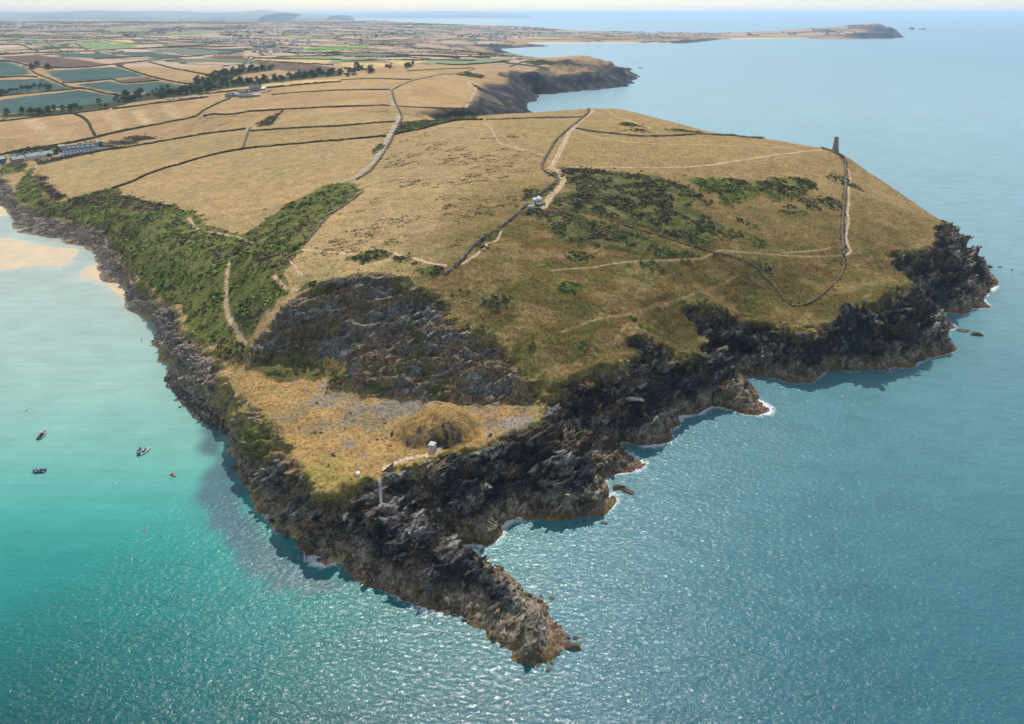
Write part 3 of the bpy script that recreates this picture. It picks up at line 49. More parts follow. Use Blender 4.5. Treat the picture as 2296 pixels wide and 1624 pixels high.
'talus':[[(-87.7,272.4),(-81.5,273.2),(-76.1,272.4),(-70.2,268.8),(-64.9,267.5),(-65.2,263.7),(-67.5,260.1),(-74,262.4),(-82.1,268.8)]],
'kelp':[(-131.4,258.6),(-121.8,253.4),(-106.3,238),(-92.1,213.6),(-85.6,204.2),(-80.8,198.8),(-64,181.8),(-54.7,177.5),(-48.2,172.5),(-58,170.1),(-73.5,177.5),(-90.4,186.3),(-98.1,197.8),(-107.5,218.2),(-112.8,228.1),(-114.7,235.1),(-122.3,243.5),(-127.1,250.4),(-137,262.9)],
'sand':[[(-392.9,498.4),(-378.2,496.6),(-355.5,486.2),(-332.6,476.3),(-311.2,473),(-305.5,462),(-300.9,441.3),(-300.5,433),(-311,439.9),(-326,435.8),(-340.8,427.6)],[(-460.2,589.7),(-446.1,584.7),(-416.6,553.1),(-428.3,553.1),(-436.4,557.4)],[(-279.1,419.7),(-283.2,438.5),(-282.3,445.6),(-262.4,418.4),(-250.8,409.7),(-236.7,402.9),(-228.7,390),(-227.2,380.9),(-221.1,367.3),(-235.4,388.5),(-255.1,407.2)],[(-228,378.5),(-213.3,367.5),(-202.1,356.8),(-190.3,346.2),(-185.7,338.8),(-191.6,345.5),(-207.3,360.3),(-221.7,370.2)]],
'boul':[(-161.7,295.8),(-144.7,277.3),(-128.6,262.9),(-112.1,247),(-106.8,239.3),(-116.7,248.4),(-125.3,254.4),(-138.2,267),(-150.3,279.1),(-159.5,289.2)],
'pt':{'tower':(400.3,840.5),'lookout':(13.9,372.3),'shed':(10.5,363.5),'hut':(-27,208.5),'beacon':(-49.7,197.1),'step_top':(-42.5,195.2),'step_bot':(-41.6,192),'rib_canopy':(-187.9,247.8),'rib_blue':(-174.2,225.5),'raft_a':(-143.2,236.6),'raft_b':(-141.4,237.4),'kayak':(-124.1,223.5),'sup':(-190.6,329.1),'buoy_w':(-141.9,218.6),'buoy_o':(-120.1,196),'buoy_r':(-206.3,265.6),'buoy_p':(-206.7,267.3),'angler':(-23.3,168.3),'walk1':(-58.4,294.2),'walk2':(-111.1,346.3),'walk3':(1.8,673),'walk4':(3.1,675.8),'gate':(-24,294),'terrL':(-483,729.2),'terrR':(-459.7,744.7),'annexL':(-456.1,740.4),'annexR':(-445.4,745.9),'cotA0':(-525.1,711.8),'cotA1':(-520.7,719.2),'cotB0':(-518.5,724.4),'cotB1':(-507.1,740.6),'cotC0':(-541.5,709.9),'cotC1':(-537.7,715.8),'shop0':(-516.5,773.3),'shop1':(-513.3,774.7),'porch':(-485.1,730.1)},'cars':[(-490.9,710.4),(-489.2,716.6),(-489.9,722.5),(-553,747.5),(-550.5,750.4),(-498.5,795.6),(-496.9,797.7),(-492,796.3),(-490.2,800.6),(-486,798.2),(-500.9,789.1)],
'carline':[(-513.8,1029.5),(-502.9,1030.3),(-492,1030.9),(-478.2,1030),(-464.9,1030.3),(-454.3,1031.5)],
'carline2':[(-369.8,1026.2),(-366.7,1036.8),(-364.6,1050.6)],
'bales':[[(-477.4,1130.5),(-462.8,1142.9),(-452.4,1167.6),(-419.2,1118.6),(-419.9,1161.2),(-396.6,1151.5),(-390.1,1177.3),(-364.3,1143.8),(-358.8,1174.5),(-332.8,1136.9),(-324.7,1170.2),(-298,1135),(-290.9,1165.7),(-426.4,1075.1),(-339.8,1095.6),(-314,1113.4)],[(-599.9,1712.5),(-573.1,1697.7),(-552.1,1700),(-520.4,1679.3),(-491.7,1666.9),(-460.8,1645),(-433.1,1606.4),(-544.3,1653.4),(-497.3,1626.3)],[(-372.4,1561.1),(-342,1514.5),(-328.8,1544),(-298.7,1508.1),(-282.5,1561.8),(-323.7,1474.5)]],
'belt':[(-707.9,948.7),(-686.3,977.5),(-653.1,1001.8),(-654.5,1021.9),(-605.6,1045.4),(-630.8,1107.3),(-611.9,1121.3),(-589.2,1174),(-596.5,1199.7),(-569,1196),(-581.9,1277.5),(-589.3,1380.8),(-587.2,1466),(-579.9,1513.3),(-513.8,1499.7),(-490.4,1430.1),(-525.4,1368.5),(-526.3,1276),(-502,1249),(-466.4,1247.1),(-433.1,1267.9),(-397.2,1331.4),(-345.3,1407.4),(-311.2,1266),(-399.8,1207.1),(-476.8,1140.8),(-495.6,1073.3),(-569.9,1038),(-579.3,998.4),(-615.8,980.1),(-637.7,951.3),(-697.7,934.2)],
'trees2':[(-814.8,1098.2),(-824.9,1136),(-827.3,1160.7),(-812.7,1154),(-819.5,1178.8),(-821.1,1196.4),(-802.9,1180.4),(-799.3,1198.3),(-785.7,1173.5),(-803.1,1115.3)],
'lone':{'bent':(-790.9,1181.5),'bare':(-429.8,1243.7)},'tcl':[[(-1928.3,3446.5),(-2005.4,3669.1),(-1834.7,3462.6),(-1750.8,3250.9)],[(-1044.5,1507.4),(-994.7,1510.1),(-972.7,1466.2),(-1008.8,1464)],[(-4587.5,6316.8),(-4618.3,6550.9),(-4126.4,5831.8)],[(-3442.5,5657),(-3353.4,5922.5),(-2999.9,5255.5),(-3140.2,5230.4)],[(-2194.8,4302.2),(-2414.8,4920),(-2093.1,4556.8),(-1796.1,3591.3)],[(-6451.8,10062.3),(-4012.5,6599.3),(-3813.6,6100.2)],[(-1522.4,3663.8),(-1324.9,3589.9),(-1230.5,3239.3)],[(-1661.4,4507.8),(-1663.6,4731.7),(-1373.8,3856.9)],[(-898.6,3867.8),(-689,3794.6),(-687,3421.8),(-782.9,3462)],[(-165.3,5280.4),(250.7,5112.5),(147.3,4583.2),(1.9,4638.7)],[(-385.8,4701.1),(-214.9,4657.9),(-200,3806),(-264.1,3800.6)],[(-65.6,6463.8),(320.7,6027.5),(179.4,5588.3)],[(-349.8,1426),(-288,1421.9),(-237.2,1505.8),(-231.2,1447),(-272.5,1344.1),(-257.1,1280.8),(-303.9,1235.7)],[(-225,1467.5),(-211.2,1527.1),(-202.3,1509),(-209.7,1385.5)]],
'houses':[(-1240,2982),(-1272,2920),(-1212,2962),(-1123,2900),(-1203,2945),(-1046,2662),(-1300,2994),(-1367,3024),(-1357,3058),(-1041,2643),(-1152,2774),(-1196,2821),(-1117,2731),(-1167,2864),(-1331,3007),(-1290,2965),(-1070,2759),(-1245,2905),(-1221,2896),(-1116,2806),(-1103,2791),(-1189,2940),(-1300,3012),(-1038,2639),(-1032,2638),(-1160,2808),(-1191,2862),(-1364,3023),(-1057,2660),(-1312,2972),(-1339,3032),(-1176,2866),(-1320,2989),(-1152,2792),(-1033,2646),(-1062,2665),(-1188,2844),(-1242,2936),(-1302,3001),(-1145,2756),(-962,2513),(-1032,3088),(-717,2623),(-878,2554),(-840,2542),(-983,2685),(-1055,2753),(-1000,2991),(-982,2573),(-912,2548),(-921,2630),(-903,2562),(-879,2562),(-787,2533),(-832,2686),(-998,3014),(-709,2602),(-724,2626),(-1035,3028),(-905,2561),(-918,2648),(-949,2703),(-889,2612),(-736,2560),(-772,2510),(-938,2652),(-756,2654),(-998,2795),(-748,2663),(-892,2590),(-931,2524),(-905,2646),(-853,2478),(-900,2464),(-921,3019),(-1054,2870),(-847,2921),(-749,2570),(-805,2615),(-993,2630),(-815,2605),(-957,2683),(-776,2496),(-786,2661),(-858,2533),(-919,2696),(-1014,2637),(-1064,3017),(-874,2810),(-838,2682),(-1007,2666),(-792,2518),(-903,2644),(-726,2617),(-792,2499),(-746,2593),(-901,2574),(-953,2558),(-913,2837),(-954,2871),(-1616,4792),(-1912,4904),(-1469,4948),(-1556,4528),(-1664,4861),(-1860,4764),(-1691,5175),(-1601,5144),(-1436,4701),(-1397,3983),(-1788,4801),(-1366,4526),(-1992,5349),(-1388,5083),(-1532,4228),(-1416,4056),(-1602,5326),(-1486,3982),(-1554,5264),(-1259,4757),(-1838,5104),(-1686,4521),(-2005,5339),(-1634,4930),(-1262,4772),(-1353,4231),(-1595,4581),(-1257,4532),(-1358,3928),(-1509,4863),(-1611,4686),(-1356,4402),(-1236,4693),(-1676,4240),(-1769,4506),(-1916,4976),(-1255,4722),(-1654,4844),(-1232,4491),(-1290,4422),(-1744,5058),(-1610,4836),(-1767,5175),(-1754,4312),(-1334,4216),(-1718,5360),(-1779,4392),(-1380,4151),(-1861,5243),(-1776,5134),(-1652,4171),(-1642,4682),(-1321,4511),(-1680,5158),(-1695,4503),(-1401,4998),(-1481,4138),(-1551,4901),(-1316,4152),(-1442,4659),(-3476,5250),(-3264,4892),(-3133,5024),(-3535,5526),(-3305,4982),(-3574,5498),(-3267,5244),(-3258,5096),(-3626,5483),(-3205,4973),(-3274,5089),(-3270,5215),(-3109,4870),(-3142,4799),(-3119,4958),(-3251,5063),(-3082,4617),(-3182,4826),(-3334,5145),(-3206,5064),(-3312,5095),(-3062,4658),(-4127,5724),(-3846,5519),(-3796,5422),(-3910,5609),(-3903,5595),(-3955,5651),(-3962,5584),(-4158,5784),(-3872,5527),(-3912,5404),(-3844,5479),(-3980,5512),(-742,2073),(-705,1966),(-743,2017),(-720,2040),(-728,2053),(-702,1996),(-700,1946),(-628,2065),(-674,2120),(-651,2113),(-662,2073),(-593,5130),(-973,5308),(-595,4949),(-721,5145),(-608,5064),(-734,5510),(-613,4897),(-745,4823),(-595,5430),(-705,5381),(-607,4768),(-832,5321),(-781,5111),(-877,5216),(-913,5151),(-853,4778),(-882,5186),(-481,5122),(-493,4728),(-651,4739),(-497,5250),(-932,4964),(-774,4647),(-787,5344),(-800,5500),(-886,5424),(-845,5510),(-581,4718),(-513,5163),(-749,5391),(-612,4816),(-787,4781),(-770,4744),(-638,4749),(-807,4729),(-840,5022),(-500,4987),(-534,5042),(-611,4683),(-815,4656),(-615,4747),(-934,5166),(-511,5286),(-745,5310),(-721,5038),(226,5993),(246,6013),(-109,5563),(-110,5548),(-128,5525),(-172,5775),(-159,5556),(-221,6052),(-29,5517),(-501,5912),(-280,6077),(45,5662),(-194,5430),(160,5655),(44,5577),(-180,5427),(68,5877),(-259,5709),(91,5621),(-288,5706),(-240,5984),(-16,5674),(77,5690),(-236,6087),(-150,5887),(-82,5547),(-189,6131),(-357,5585),(182,5826),(166,5601),(-397,6011),(-36,5624),(-129,5561),(-212,6135),(-344,6118),(40,5802),(-2,5840),(-228,6068),(-326,5737),(-232,6005),(207,5824),(-173,6079),(-118,5616),(-90,6193),(74,5795),(97,6125),(-313,5395),(214,5809),(-219,6096),(-169,5564),(-33,4344),(-118,3967),(-122,4420),(-124,3883),(-11,4306),(52,4271),(-52,4184),(7,4294),(-67,4054),(46,4448),(-71,4150),(-39,4150),(-135,4474),(-99,4148),(-100,4469),(-18,4450),(-129,4126),(-92,4125),(-79,4302),(-93,4228),(-196,4406),(-86,4029),(-84,4056),(-120,4078),(-13,4288),(-45,4355),(-88,4291),(-156,4170),(941,4626),(930,4680),(815,4702),(788,4450),(909,4720),(918,4721),(841,4615),(828,4620),(893,4538),(840,4733),(998,4967),(824,4837),(820,4435),(800,4477),(912,4894),(834,4580),(867,4764),(852,4630),(847,4492),(919,4544),(883,4675),(797,4503),(871,4575),(942,4666),(959,4904),(828,4664),(869,4445),(909,4558),(885,4612),(945,4816),(870,4424),(807,4455),(955,4877),(812,4500),(790,4527),(863,4863),(867,4480),(874,4476),(943,4712),(922,4853),(898,5123),(1086,5148),(1171,5104),(976,5269),(1129,5396),(1079,5264),(900,5136),(974,5289),(1268,5297),(974,5142),(1053,5036),(1143,5210),(1087,5116),(1084,5038),(1143,5277),(1060,5172),(997,5358),(1081,5228),(1219,5134),(1048,5080),(940,5106),(945,5089),(978,5105),(1000,5128),(1136,5091),(1027,5421),(1129,5288),(1174,5107),(1423,5156),(1521,5097),(1445,5131),(1457,5009),(1440,5113),(1482,5002),(1275,4950),(1478,4993),(1423,5015),(1330,4992),(1500,5079),(1296,4962),(1330,5316),(1466,5037),(1416,4980),(1371,5066),(2181,4959),(2216,5013),(2200,5042),(2136,4970),(2191,4959),(2169,5027),(2161,5030),(2192,5013),(2130,4952),(2183,5016),(-1710,2470),(-1810,2619),(-1773,2590),(-1798,2634),(-1702,2477),(-1824,2678),(-1728,2535)],
'sheep':[(-134.9,657.1),(-132.8,653.6),(-135.4,634.7),(-133.2,627.7),(-150.3,661.7),(-135.5,642.4)],
'cows':[(-65.6,824.1),(-62.1,824.6),(-58.5,824.9),(-55,824.9),(-51.4,824.9),(-59.4,824.4)],
'farm':[[(-420.9,1012.5),(-409.6,1008.9)],[(-411,1012.6),(-400.7,1011.3)],[(-396,999),(-374.7,997.1)],[(-412.8,1034.4),(-398.8,1032.7)],[(-395.9,1043.1),(-380.2,1049.7)],[(-374.7,997.1),(-365.6,1001.9)],[(-380.5,1047.5),(-376.3,1058)]],
'manor':(-695,2070.6),'rocks':[(37.6,216.5),(41.1,214.3),(30.7,199.4),(24.3,199.8),(21.4,198.9),(17.7,197.3),(11.3,168.9),(-18.5,164),(-4,180.7),(240.8,341.5),(243.9,336.8),(325.2,436.1),(329.2,430.8),(330.8,423.5),(317.5,436.1),(16.9,153.2)],
'qfloor':[(-110.6,267.4),(-100.6,271.3),(-87.3,271.3),(-74.1,257.2),(-60.7,245.7),(-42.7,242.2),(-25.2,239.1),(-8.1,237),(3.7,239.1),(10.8,237),(9.4,226.7),(2.9,222.3),(-4.7,216.7),(-9.8,211.9),(-23.7,209.6),(-30.1,203),(-39.4,201.3),(-43.1,195.5),(-53.5,193.6),(-54.5,188.6),(-62.7,191.9),(-71,201.8),(-74.8,209.6),(-84.1,221.7),(-91.1,228.4),(-98.7,235.7),(-107,250.4)],
'mound':[(-42.5,209.9),(-41,216.8),(-39,224.1),(-35.1,230.7),(-28.7,232.7),(-21,229.2),(-15.7,223.5),(-11.9,217.6),(-15.1,214.2),(-24.1,210.9),(-32.9,208.4)],
'outl':[(4395,7607)],
'tower':(247.5,519.6),'islet':(-7844,33400),'tuss':[(-99,326.8),(-98.2,377.6),(-85.6,416.9),(-105.7,579.2),(-62.6,646.6),(12.2,579.2),(22.2,464.7),(14.1,406.4),(-11.2,344.8),(-30.1,298.6),(-61.3,313.7)],
'poles':[(-497,795),(-512,733)]}
HAZE = 6e-5

# ---------- value noise -------------------------------------------------
def _h(ix,iy,iz,seed):
    n=(ix.astype(np.int64)*374761393+iy.astype(np.int64)*668265263+iz.astype(np.int64)*2147483647+seed*974634777)&0xffffffff
    n=((n^(n>>13))*1274126177)&0xffffffff
    n=((n^(n>>16))*2246822519)&0xffffffff
    return ((n^(n>>15))&0xffffff)/16777216.0
def vnoise(x,y,z=None,seed=0):
    x=np.asarray(x,float); y=np.asarray(y,float)
    if z is None:
        ix=np.floor(x);iy=np.floor(y);fx=x-ix;fy=y-iy
        ix=ix.astype(np.int64);iy=iy.astype(np.int64);o=np.zeros_like(ix)
        ux=fx*fx*(3-2*fx);uy=fy*fy*(3-2*fy)
        a=_h(ix,iy,o,seed);b=_h(ix+1,iy,o,seed);c_=_h(ix,iy+1,o,seed);d=_h(ix+1,iy+1,o,seed)
        return (a+(b-a)*ux)*(1-uy)+(c_+(d-c_)*ux)*uy
    z=np.asarray(z,float)
    ix=np.floor(x);iy=np.floor(y);iz=np.floor(z);fx=x-ix;fy=y-iy;fz=z-iz
    ix=ix.astype(np.int64);iy=iy.astype(np.int64);iz=iz.astype(np.int64)
    ux=fx*fx*(3-2*fx);uy=fy*fy*(3-2*fy);uz=fz*fz*(3-2*fz)
    r=0
    for dx in (0,1):
        for dy in (0,1):
            for dz in (0,1):
                w=(ux if dx else 1-ux)*(uy if dy else 1-uy)*(uz if dz else 1-uz)
                r=r+w*_h(ix+dx,iy+dy,iz+dz,seed)
    return r
def fbm(x,y,oct=4,seed=0,z=None,gain=.5):
    r=0;a=1;t=0;f=1.0
    for o in range(oct):
        r=r+a*vnoise(x*f+o*17.3,y*f+o*9.1,None if z is None else z*f+o*5.7,seed+o);t+=a;a*=gain;f*=2.03
    return r/t
def worley(x,y,z,seed=0):
    """nearest cell: distance, second distance, random id"""
    ix=np.floor(x).astype(np.int64);iy=np.floor(y).astype(np.int64);iz=np.floor(z).astype(np.int64)
    b1=np.full(x.shape,9.);b2=np.full(x.shape,9.);rid=np.zeros(x.shape)
    for dx in (-1,0,1):
        for dy in (-1,0,1):
            for dz in (-1,0,1):
                a,b,c_=ix+dx,iy+dy,iz+dz
                px=a+_h(a,b,c_,seed);py=b+_h(a,b,c_,seed+1);pz=c_+_h(a,b,c_,seed+2)
                d=np.sqrt((px-x)**2+(py-y)**2+(pz-z)**2)
                m=d<b1
                b2=np.where(m,b1,np.minimum(b2,d)); rid=np.where(m,_h(a,b,c_,seed+3),rid); b1=np.where(m,d,b1)
    return b1,b2,rid
# ---------- rasters -----------------------------------------------------
def in_poly(x,y,P):
    P=np.asarray(P,float); r=np.zeros(np.shape(x),bool)
    bx0,by0=P.min(0);bx1,by1=P.max(0)
    m=(x>=bx0)&(x<=bx1)&(y>=by0)&(y<=by1)
    if not m.any(): return r
    xs=x[m];ys=y[m];q=np.zeros(xs.shape,bool)
    for (x0,y0),(x1,y1) in zip(P,np.roll(P,-1,0)):
        if y0==y1: continue
        k=((y0>ys)!=(y1>ys))
        q^=k&(xs<(x1-x0)*(ys-y0)/(y1-y0)+x0)
    r[m]=q
    return r
def dist_line(x,y,P,rmax):
    """distance to an open polyline, clipped at rmax"""
    P=np.asarray(P,float)[:,:2]; D_=np.full(np.shape(x),float(rmax))
    for (x0,y0),(x1,y1) in zip(P[:-1],P[1:]):
        m=(x>=min(x0,x1)-rmax)&(x<=max(x0,x1)+rmax)&(y>=min(y0,y1)-rmax)&(y<=max(y0,y1)+rmax)
        if not m.any(): continue
        xs=x[m];ys=y[m];dx=x1-x0;dy=y1-y0;L=dx*dx+dy*dy+1e-9
        t=np.clip(((xs-x0)*dx+(ys-y0)*dy)/L,0,1)
        D_[m]=np.minimum(D_[m],np.hypot(xs-x0-t*dx,ys-y0-t*dy))
    return D_
def blur(a,n):
    for _ in range(n):
        p=np.pad(a,1,mode='edge')
        a=(p[1:-1,:-2]+2*p[1:-1,1:-1]+p[1:-1,2:])/4
        p=np.pad(a,1,mode='edge')
        a=(p[:-2,1:-1]+2*p[1:-1,1:-1]+p[2:,1:-1])/4
    return a
def densify(P,step):
    out=[]
    for a,b in zip(P[:-1],P[1:]):
        n=max(1,int(math.dist(a[:2],b[:2])/step))
        for k in range(n):
            t=k/n; out.append(tuple(a[i]+(b[i]-a[i])*t for i in range(3)))
    out.append(tuple(P[-1]))
    return out
class HF:
    """height field solved from feature lines: membrane through the known lines"""
    def __init__(s,x0,x1,y0,y1,cell,lines,land):
        s.x0,s.y0,s.cell=x0,y0,cell
        nx=int((x1-x0)/cell)+1; ny=int((y1-y0)/cell)+1
        pts=np.array([p for L in lines for p in densify(L,cell*.7)])
        levels=[cell*2**k for k in range(6,-1,-1)]
        z=None
        for c_ in levels:
            mx=int(math.ceil((nx-1)*cell/c_))+2; my=int(math.ceil((ny-1)*cell/c_))+2
            S=np.zeros((my,mx));N=np.zeros((my,mx))
            i=np.round((pts[:,0]-x0)/c_).astype(int);j=np.round((pts[:,1]-y0)/c_).astype(int)
            ok=(i>=0)&(i<mx)&(j>=0)&(j<my)
            np.add.at(S,(j[ok],i[ok]),pts[ok,2]);np.add.at(N,(j[ok],i[ok]),1)
            fx=N>0; val=np.where(fx,S/np.maximum(N,1),0)
            if z is None: z=np.full((my,mx),pts[ok,2].mean() if ok.any() else 0)
            else:
                gx=np.clip(np.arange(mx)*c_/pc,0,z.shape[1]-1.001);gy=np.clip(np.arange(my)*c_/pc,0,z.shape[0]-1.001)
                a=gx.astype(int);b=gy.astype(int);tx=(gx-a)[None,:];ty=(gy-b)[:,None]
                z=(z[b][:,a]*(1-tx)+z[b][:,a+1]*tx)*(1-ty)+(z[b+1][:,a]*(1-tx)+z[b+1][:,a+1]*tx)*ty
            z[fx]=val[fx]
            for _ in range(120 if c_>cell else 60):
                p=np.pad(z,1,mode='edge')
                z=(p[:-2,1:-1]+p[2:,1:-1]+p[1:-1,:-2]+p[1:-1,2:])/4
                z[fx]=val[fx]
            pc=c_
        s.z=z; s.ny,s.nx=z.shape
        s.X,s.Y=np.meshgrid(x0+np.arange(s.nx)*cell,y0+np.arange(s.ny)*cell)
        s.land=in_poly(s.X,s.Y,land)
    def at(s,x,y,a=None):
        a=s.z if a is None else a
        gx=np.clip((np.asarray(x,float)-s.x0)/s.cell,0,s.nx-1.001);gy=np.clip((np.asarray(y,float)-s.y0)/s.cell,0,s.ny-1.001)
        i=gx.astype(int);j=gy.astype(int);tx=gx-i;ty=gy-j
        return (a[j,i]*(1-tx)+a[j,i+1]*tx)*(1-ty)+(a[j+1,i]*(1-tx)+a[j+1,i+1]*tx)*ty
def sea_floor(hf,rate):
    """outside the shoreline the bed falls away"""
    z=hf.z; sea=~hf.land
    d=np.where(sea,0.,1.)
    # cheap distance: repeated erosion
    dist=np.zeros_like(z); cur=hf.land.copy()
    for k in range(10):
        p=np.pad(cur,1,mode='edge'); cur=cur|p[:-2,1:-1]|p[2:,1:-1]|p[1:-1,:-2]|p[1:-1,2:]
        dist[~cur]=k+1
    z[sea]=np.minimum(z[sea]*0-0.4,-.4)-dist[sea]*hf.cell*rate
    z[hf.land]=np.maximum(z[hf.land],.15)
def build_fields(D):
    lines=D['ctrl']
    near=HF(-640,460,120,840,2.0,lines,D['land'])
    sea_floor(near,.45)
    # soften the turf, keep the rock edges
    rock=in_poly(near.X,near.Y,D['rock'])
    for q in D['rock2']: rock|=in_poly(near.X,near.Y,q)
    near.rock=blur(rock.astype(float),2)
    turf=(near.land&~rock).astype(float)
    zb=blur(near.z*turf,8)/np.maximum(blur(turf,8),1e-3)
    near.z=np.where(turf>0,zb,near.z)
    # knoll left standing in the quarry
    q=np.clip(np.hypot((near.X+27)/16.,(near.Y-222)/12.5),0,1)
    near.z+=9.6*(1-q**1.8)**1.1*(.8+.4*vnoise(near.X/6,near.Y/6,None,9))
    far=HF(-8200,4600,700,11800,25.,lines,D['land'])
    sea_floor(far,.06)
    far.rock=None
    return near,far
def ground(near,far,x,y):
    x=np.asarray(x,float);y=np.asarray(y,float)
    t=np.clip((y-730)/60,0,1); t=np.maximum(t,np.clip((np.abs(x+90)-480)/50,0,1))
    return near.at(x,y)*(1-t)+far.at(x,y)*t

# ------------------------------------------------------------------ helpers
COLL = scene.collection
def link(name, me, parent=None):
    o = bpy.data.objects.new(name, me); COLL.objects.link(o)
    if parent is not None: o.parent = parent
    return o
def tag(o, label=None, cat=None, group=None, kind=None):
    if label: o['label'] = label
    if cat: o['category'] = cat
    if group: o['group'] = group
    if kind: o['kind'] = kind
    return o
def empty(name, loc, rz=0, label=None, cat=None, group=None):
    o = bpy.data.objects.new(name, None); COLL.objects.link(o); o.location = loc; o.rotation_euler = (0, 0, rz)
    return tag(o, label, cat, group)
def np_mesh(name, V, F, mats=(), smooth=None, cols=None, attrs=None, midx=None):
    """mesh from arrays; F is (n,3) or (n,4)"""
    me = bpy.data.meshes.new(name); V = np.asarray(V, np.float32); F = np.asarray(F, np.int32)
    k = F.shape[1]
    me.vertices.add(len(V)); me.vertices.foreach_set('co', V.ravel())
    me.loops.add(F.size); me.loops.foreach_set('vertex_index', F.ravel())
    me.polygons.add(len(F)); me.polygons.foreach_set('loop_start', np.arange(0, F.size, k, dtype=np.int32))
    if smooth is not None:
        me.polygons.foreach_set('use_smooth', np.broadcast_to(np.asarray(smooth, bool), (len(F),)).copy())
    else: me.polygons.foreach_set('use_smooth', np.zeros(len(F), bool))
    if midx is not None: me.polygons.foreach_set('material_index', np.asarray(midx, np.int32))
    if cols is not None:
        a = me.attributes.new('Col', 'FLOAT_COLOR', 'POINT')
        a.data.foreach_set('color', np.concatenate([np.asarray(cols, np.float32), np.ones((len(V), 1), np.float32)], 1).ravel())
    for nm, arr in (attrs or {}).items():
        a = me.attributes.new(nm, 'FLOAT', 'POINT'); a.data.foreach_set('value', np.asarray(arr, np.float32))
    for m in mats: me.materials.append(m)
    me.update(calc_edges=True)
    return me
class MB:
    """collects simple solids into one mesh"""
    def __init__(s): s.v = []; s.f = []
    def add(s, v, f):
        n = len(s.v); s.v += [tuple(p) for p in v]; s.f += [tuple(i + n for i in q) for q in f]
    def box(s, x0, x1, y0, y1, z0, z1):
        s.add([(x0,y0,z0),(x1,y0,z0),(x1,y1,z0),(x0,y1,z0),(x0,y0,z1),(x1,y0,z1),(x1,y1,z1),(x0,y1,z1)],
              [(0,3,2,1),(4,5,6,7),(0,1,5,4),(1,2,6,5),(2,3,7,6),(3,0,4,7)])
    def gable(s, x0, x1, y0, y1, z0, z1, ov=0., th=.0):
        """ridge along x"""
        ym = (y0 + y1) / 2
        s.add([(x0-ov,y0-ov,z0),(x1+ov,y0-ov,z0),(x1+ov,y1+ov,z0),(x0-ov,y1+ov,z0),(x0-ov,ym,z1),(x1+ov,ym,z1)],
              [(0,3,2,1),(0,1,5,4),(2,3,4,5),(0,4,3),(1,2,5)])
    def tube(s, pts, r, n=8, caps=True):
        pts = [Vector(p) for p in pts]; rr = r if isinstance(r, (list, tuple)) else [r] * len(pts)
        rings = []
        for i, p in enumerate(pts):
            d = (pts[min(i+1, len(pts)-1)] - pts[max(i-1, 0)]).normalized()
            a = d.cross(Vector((0,0,1))); a = a.normalized() if a.length > 1e-4 else Vector((1,0,0)); b = d.cross(a)
            rings.append([p + (a*math.cos(2*math.pi*k/n) + b*math.sin(2*math.pi*k/n)) * rr[i] for k in range(n)])
        v = [q for g in rings for q in g]; f = []
        for i in range(len(pts)-1):
            for k in range(n): f.append((i*n+k, i*n+(k+1)%n, (i+1)*n+(k+1)%n, (i+1)*n+k))
        if caps: f.append(tuple(range(n))); f.append(tuple((len(pts)-1)*n + k for k in reversed(range(n))))
        s.add(v, f)
    def lathe(s, prof, n=16, cx=0, cy=0):
        v = []; f = []
        for r, z in prof:
            for k in range(n): v.append((cx + r*math.cos(2*math.pi*k/n), cy + r*math.sin(2*math.pi*k/n), z))
        for i in range(len(prof)-1):
            for k in range(n): f.append((i*n+k, i*n+(k+1)%n, (i+1)*n+(k+1)%n, (i+1)*n+k))
        f.append(tuple(reversed(range(n)))); f.append(tuple((len(prof)-1)*n+k for k in range(n)))
        s.add(v, f)
    def build(s, name, mat, parent=None, smooth=False):
        me = bpy.data.meshes.new(name); me.from_pydata(s.v, [], s.f); me.materials.append(mat)
        if smooth: me.polygons.foreach_set('use_smooth', np.ones(len(me.polygons), bool))
        me.update(); return link(name, me, parent)
def copy_tree(o, parent=None):
    c = o.copy(); COLL.objects.link(c); c.parent = parent
    for ch in list(o.children): copy_tree(ch, c)
    return c
# ------------------------------------------------------------------ materials
def mat(name, rgb, rough=.8, var=.25, scale=2., spec=.3, metallic=0, bump=0., coords='Object'):
    m = bpy.data.materials.new(name); m.use_nodes = True; nt = m.node_tree; b = nt.nodes['Principled BSDF']
    b.inputs['Roughness'].default_value = rough; b.inputs['Specular IOR Level'].default_value = spec; b.inputs['Metallic'].default_value = metallic
    tc = nt.nodes.new('ShaderNodeTexCoord'); nz = nt.nodes.new('ShaderNodeTexNoise')
    nz.inputs['Scale'].default_value = scale; nz.inputs['Detail'].default_value = 4
    nt.links.new(tc.outputs[coords], nz.inputs['Vector'])
    mr = nt.nodes.new('ShaderNodeMapRange'); mr.inputs['From Min'].default_value = .25; mr.inputs['From Max'].default_value = .75
    mr.inputs['To Min'].default_value = 1 - var; mr.inputs['To Max'].default_value = 1 + var
    nt.links.new(nz.outputs['Fac'], mr.inputs['Value'])
    mx = nt.nodes.new('ShaderNodeMix'); mx.data_type = 'RGBA'; mx.blend_type = 'MULTIPLY'; mx.inputs[0].default_value = 1
    mx.inputs[6].default_value = (*rgb, 1); nt.links.new(mr.outputs[0], mx.inputs[7]); nt.links.new(mx.outputs[2], b.inputs['Base Color'])
    if bump:
        bp = nt.nodes.new('ShaderNodeBump'); bp.inputs['Strength'].default_value = bump; bp.inputs['Distance'].default_value = .2
        nt.links.new(nz.outputs['Fac'], bp.inputs['Height']); nt.links.new(bp.outputs[0], b.inputs['Normal'])
    return m
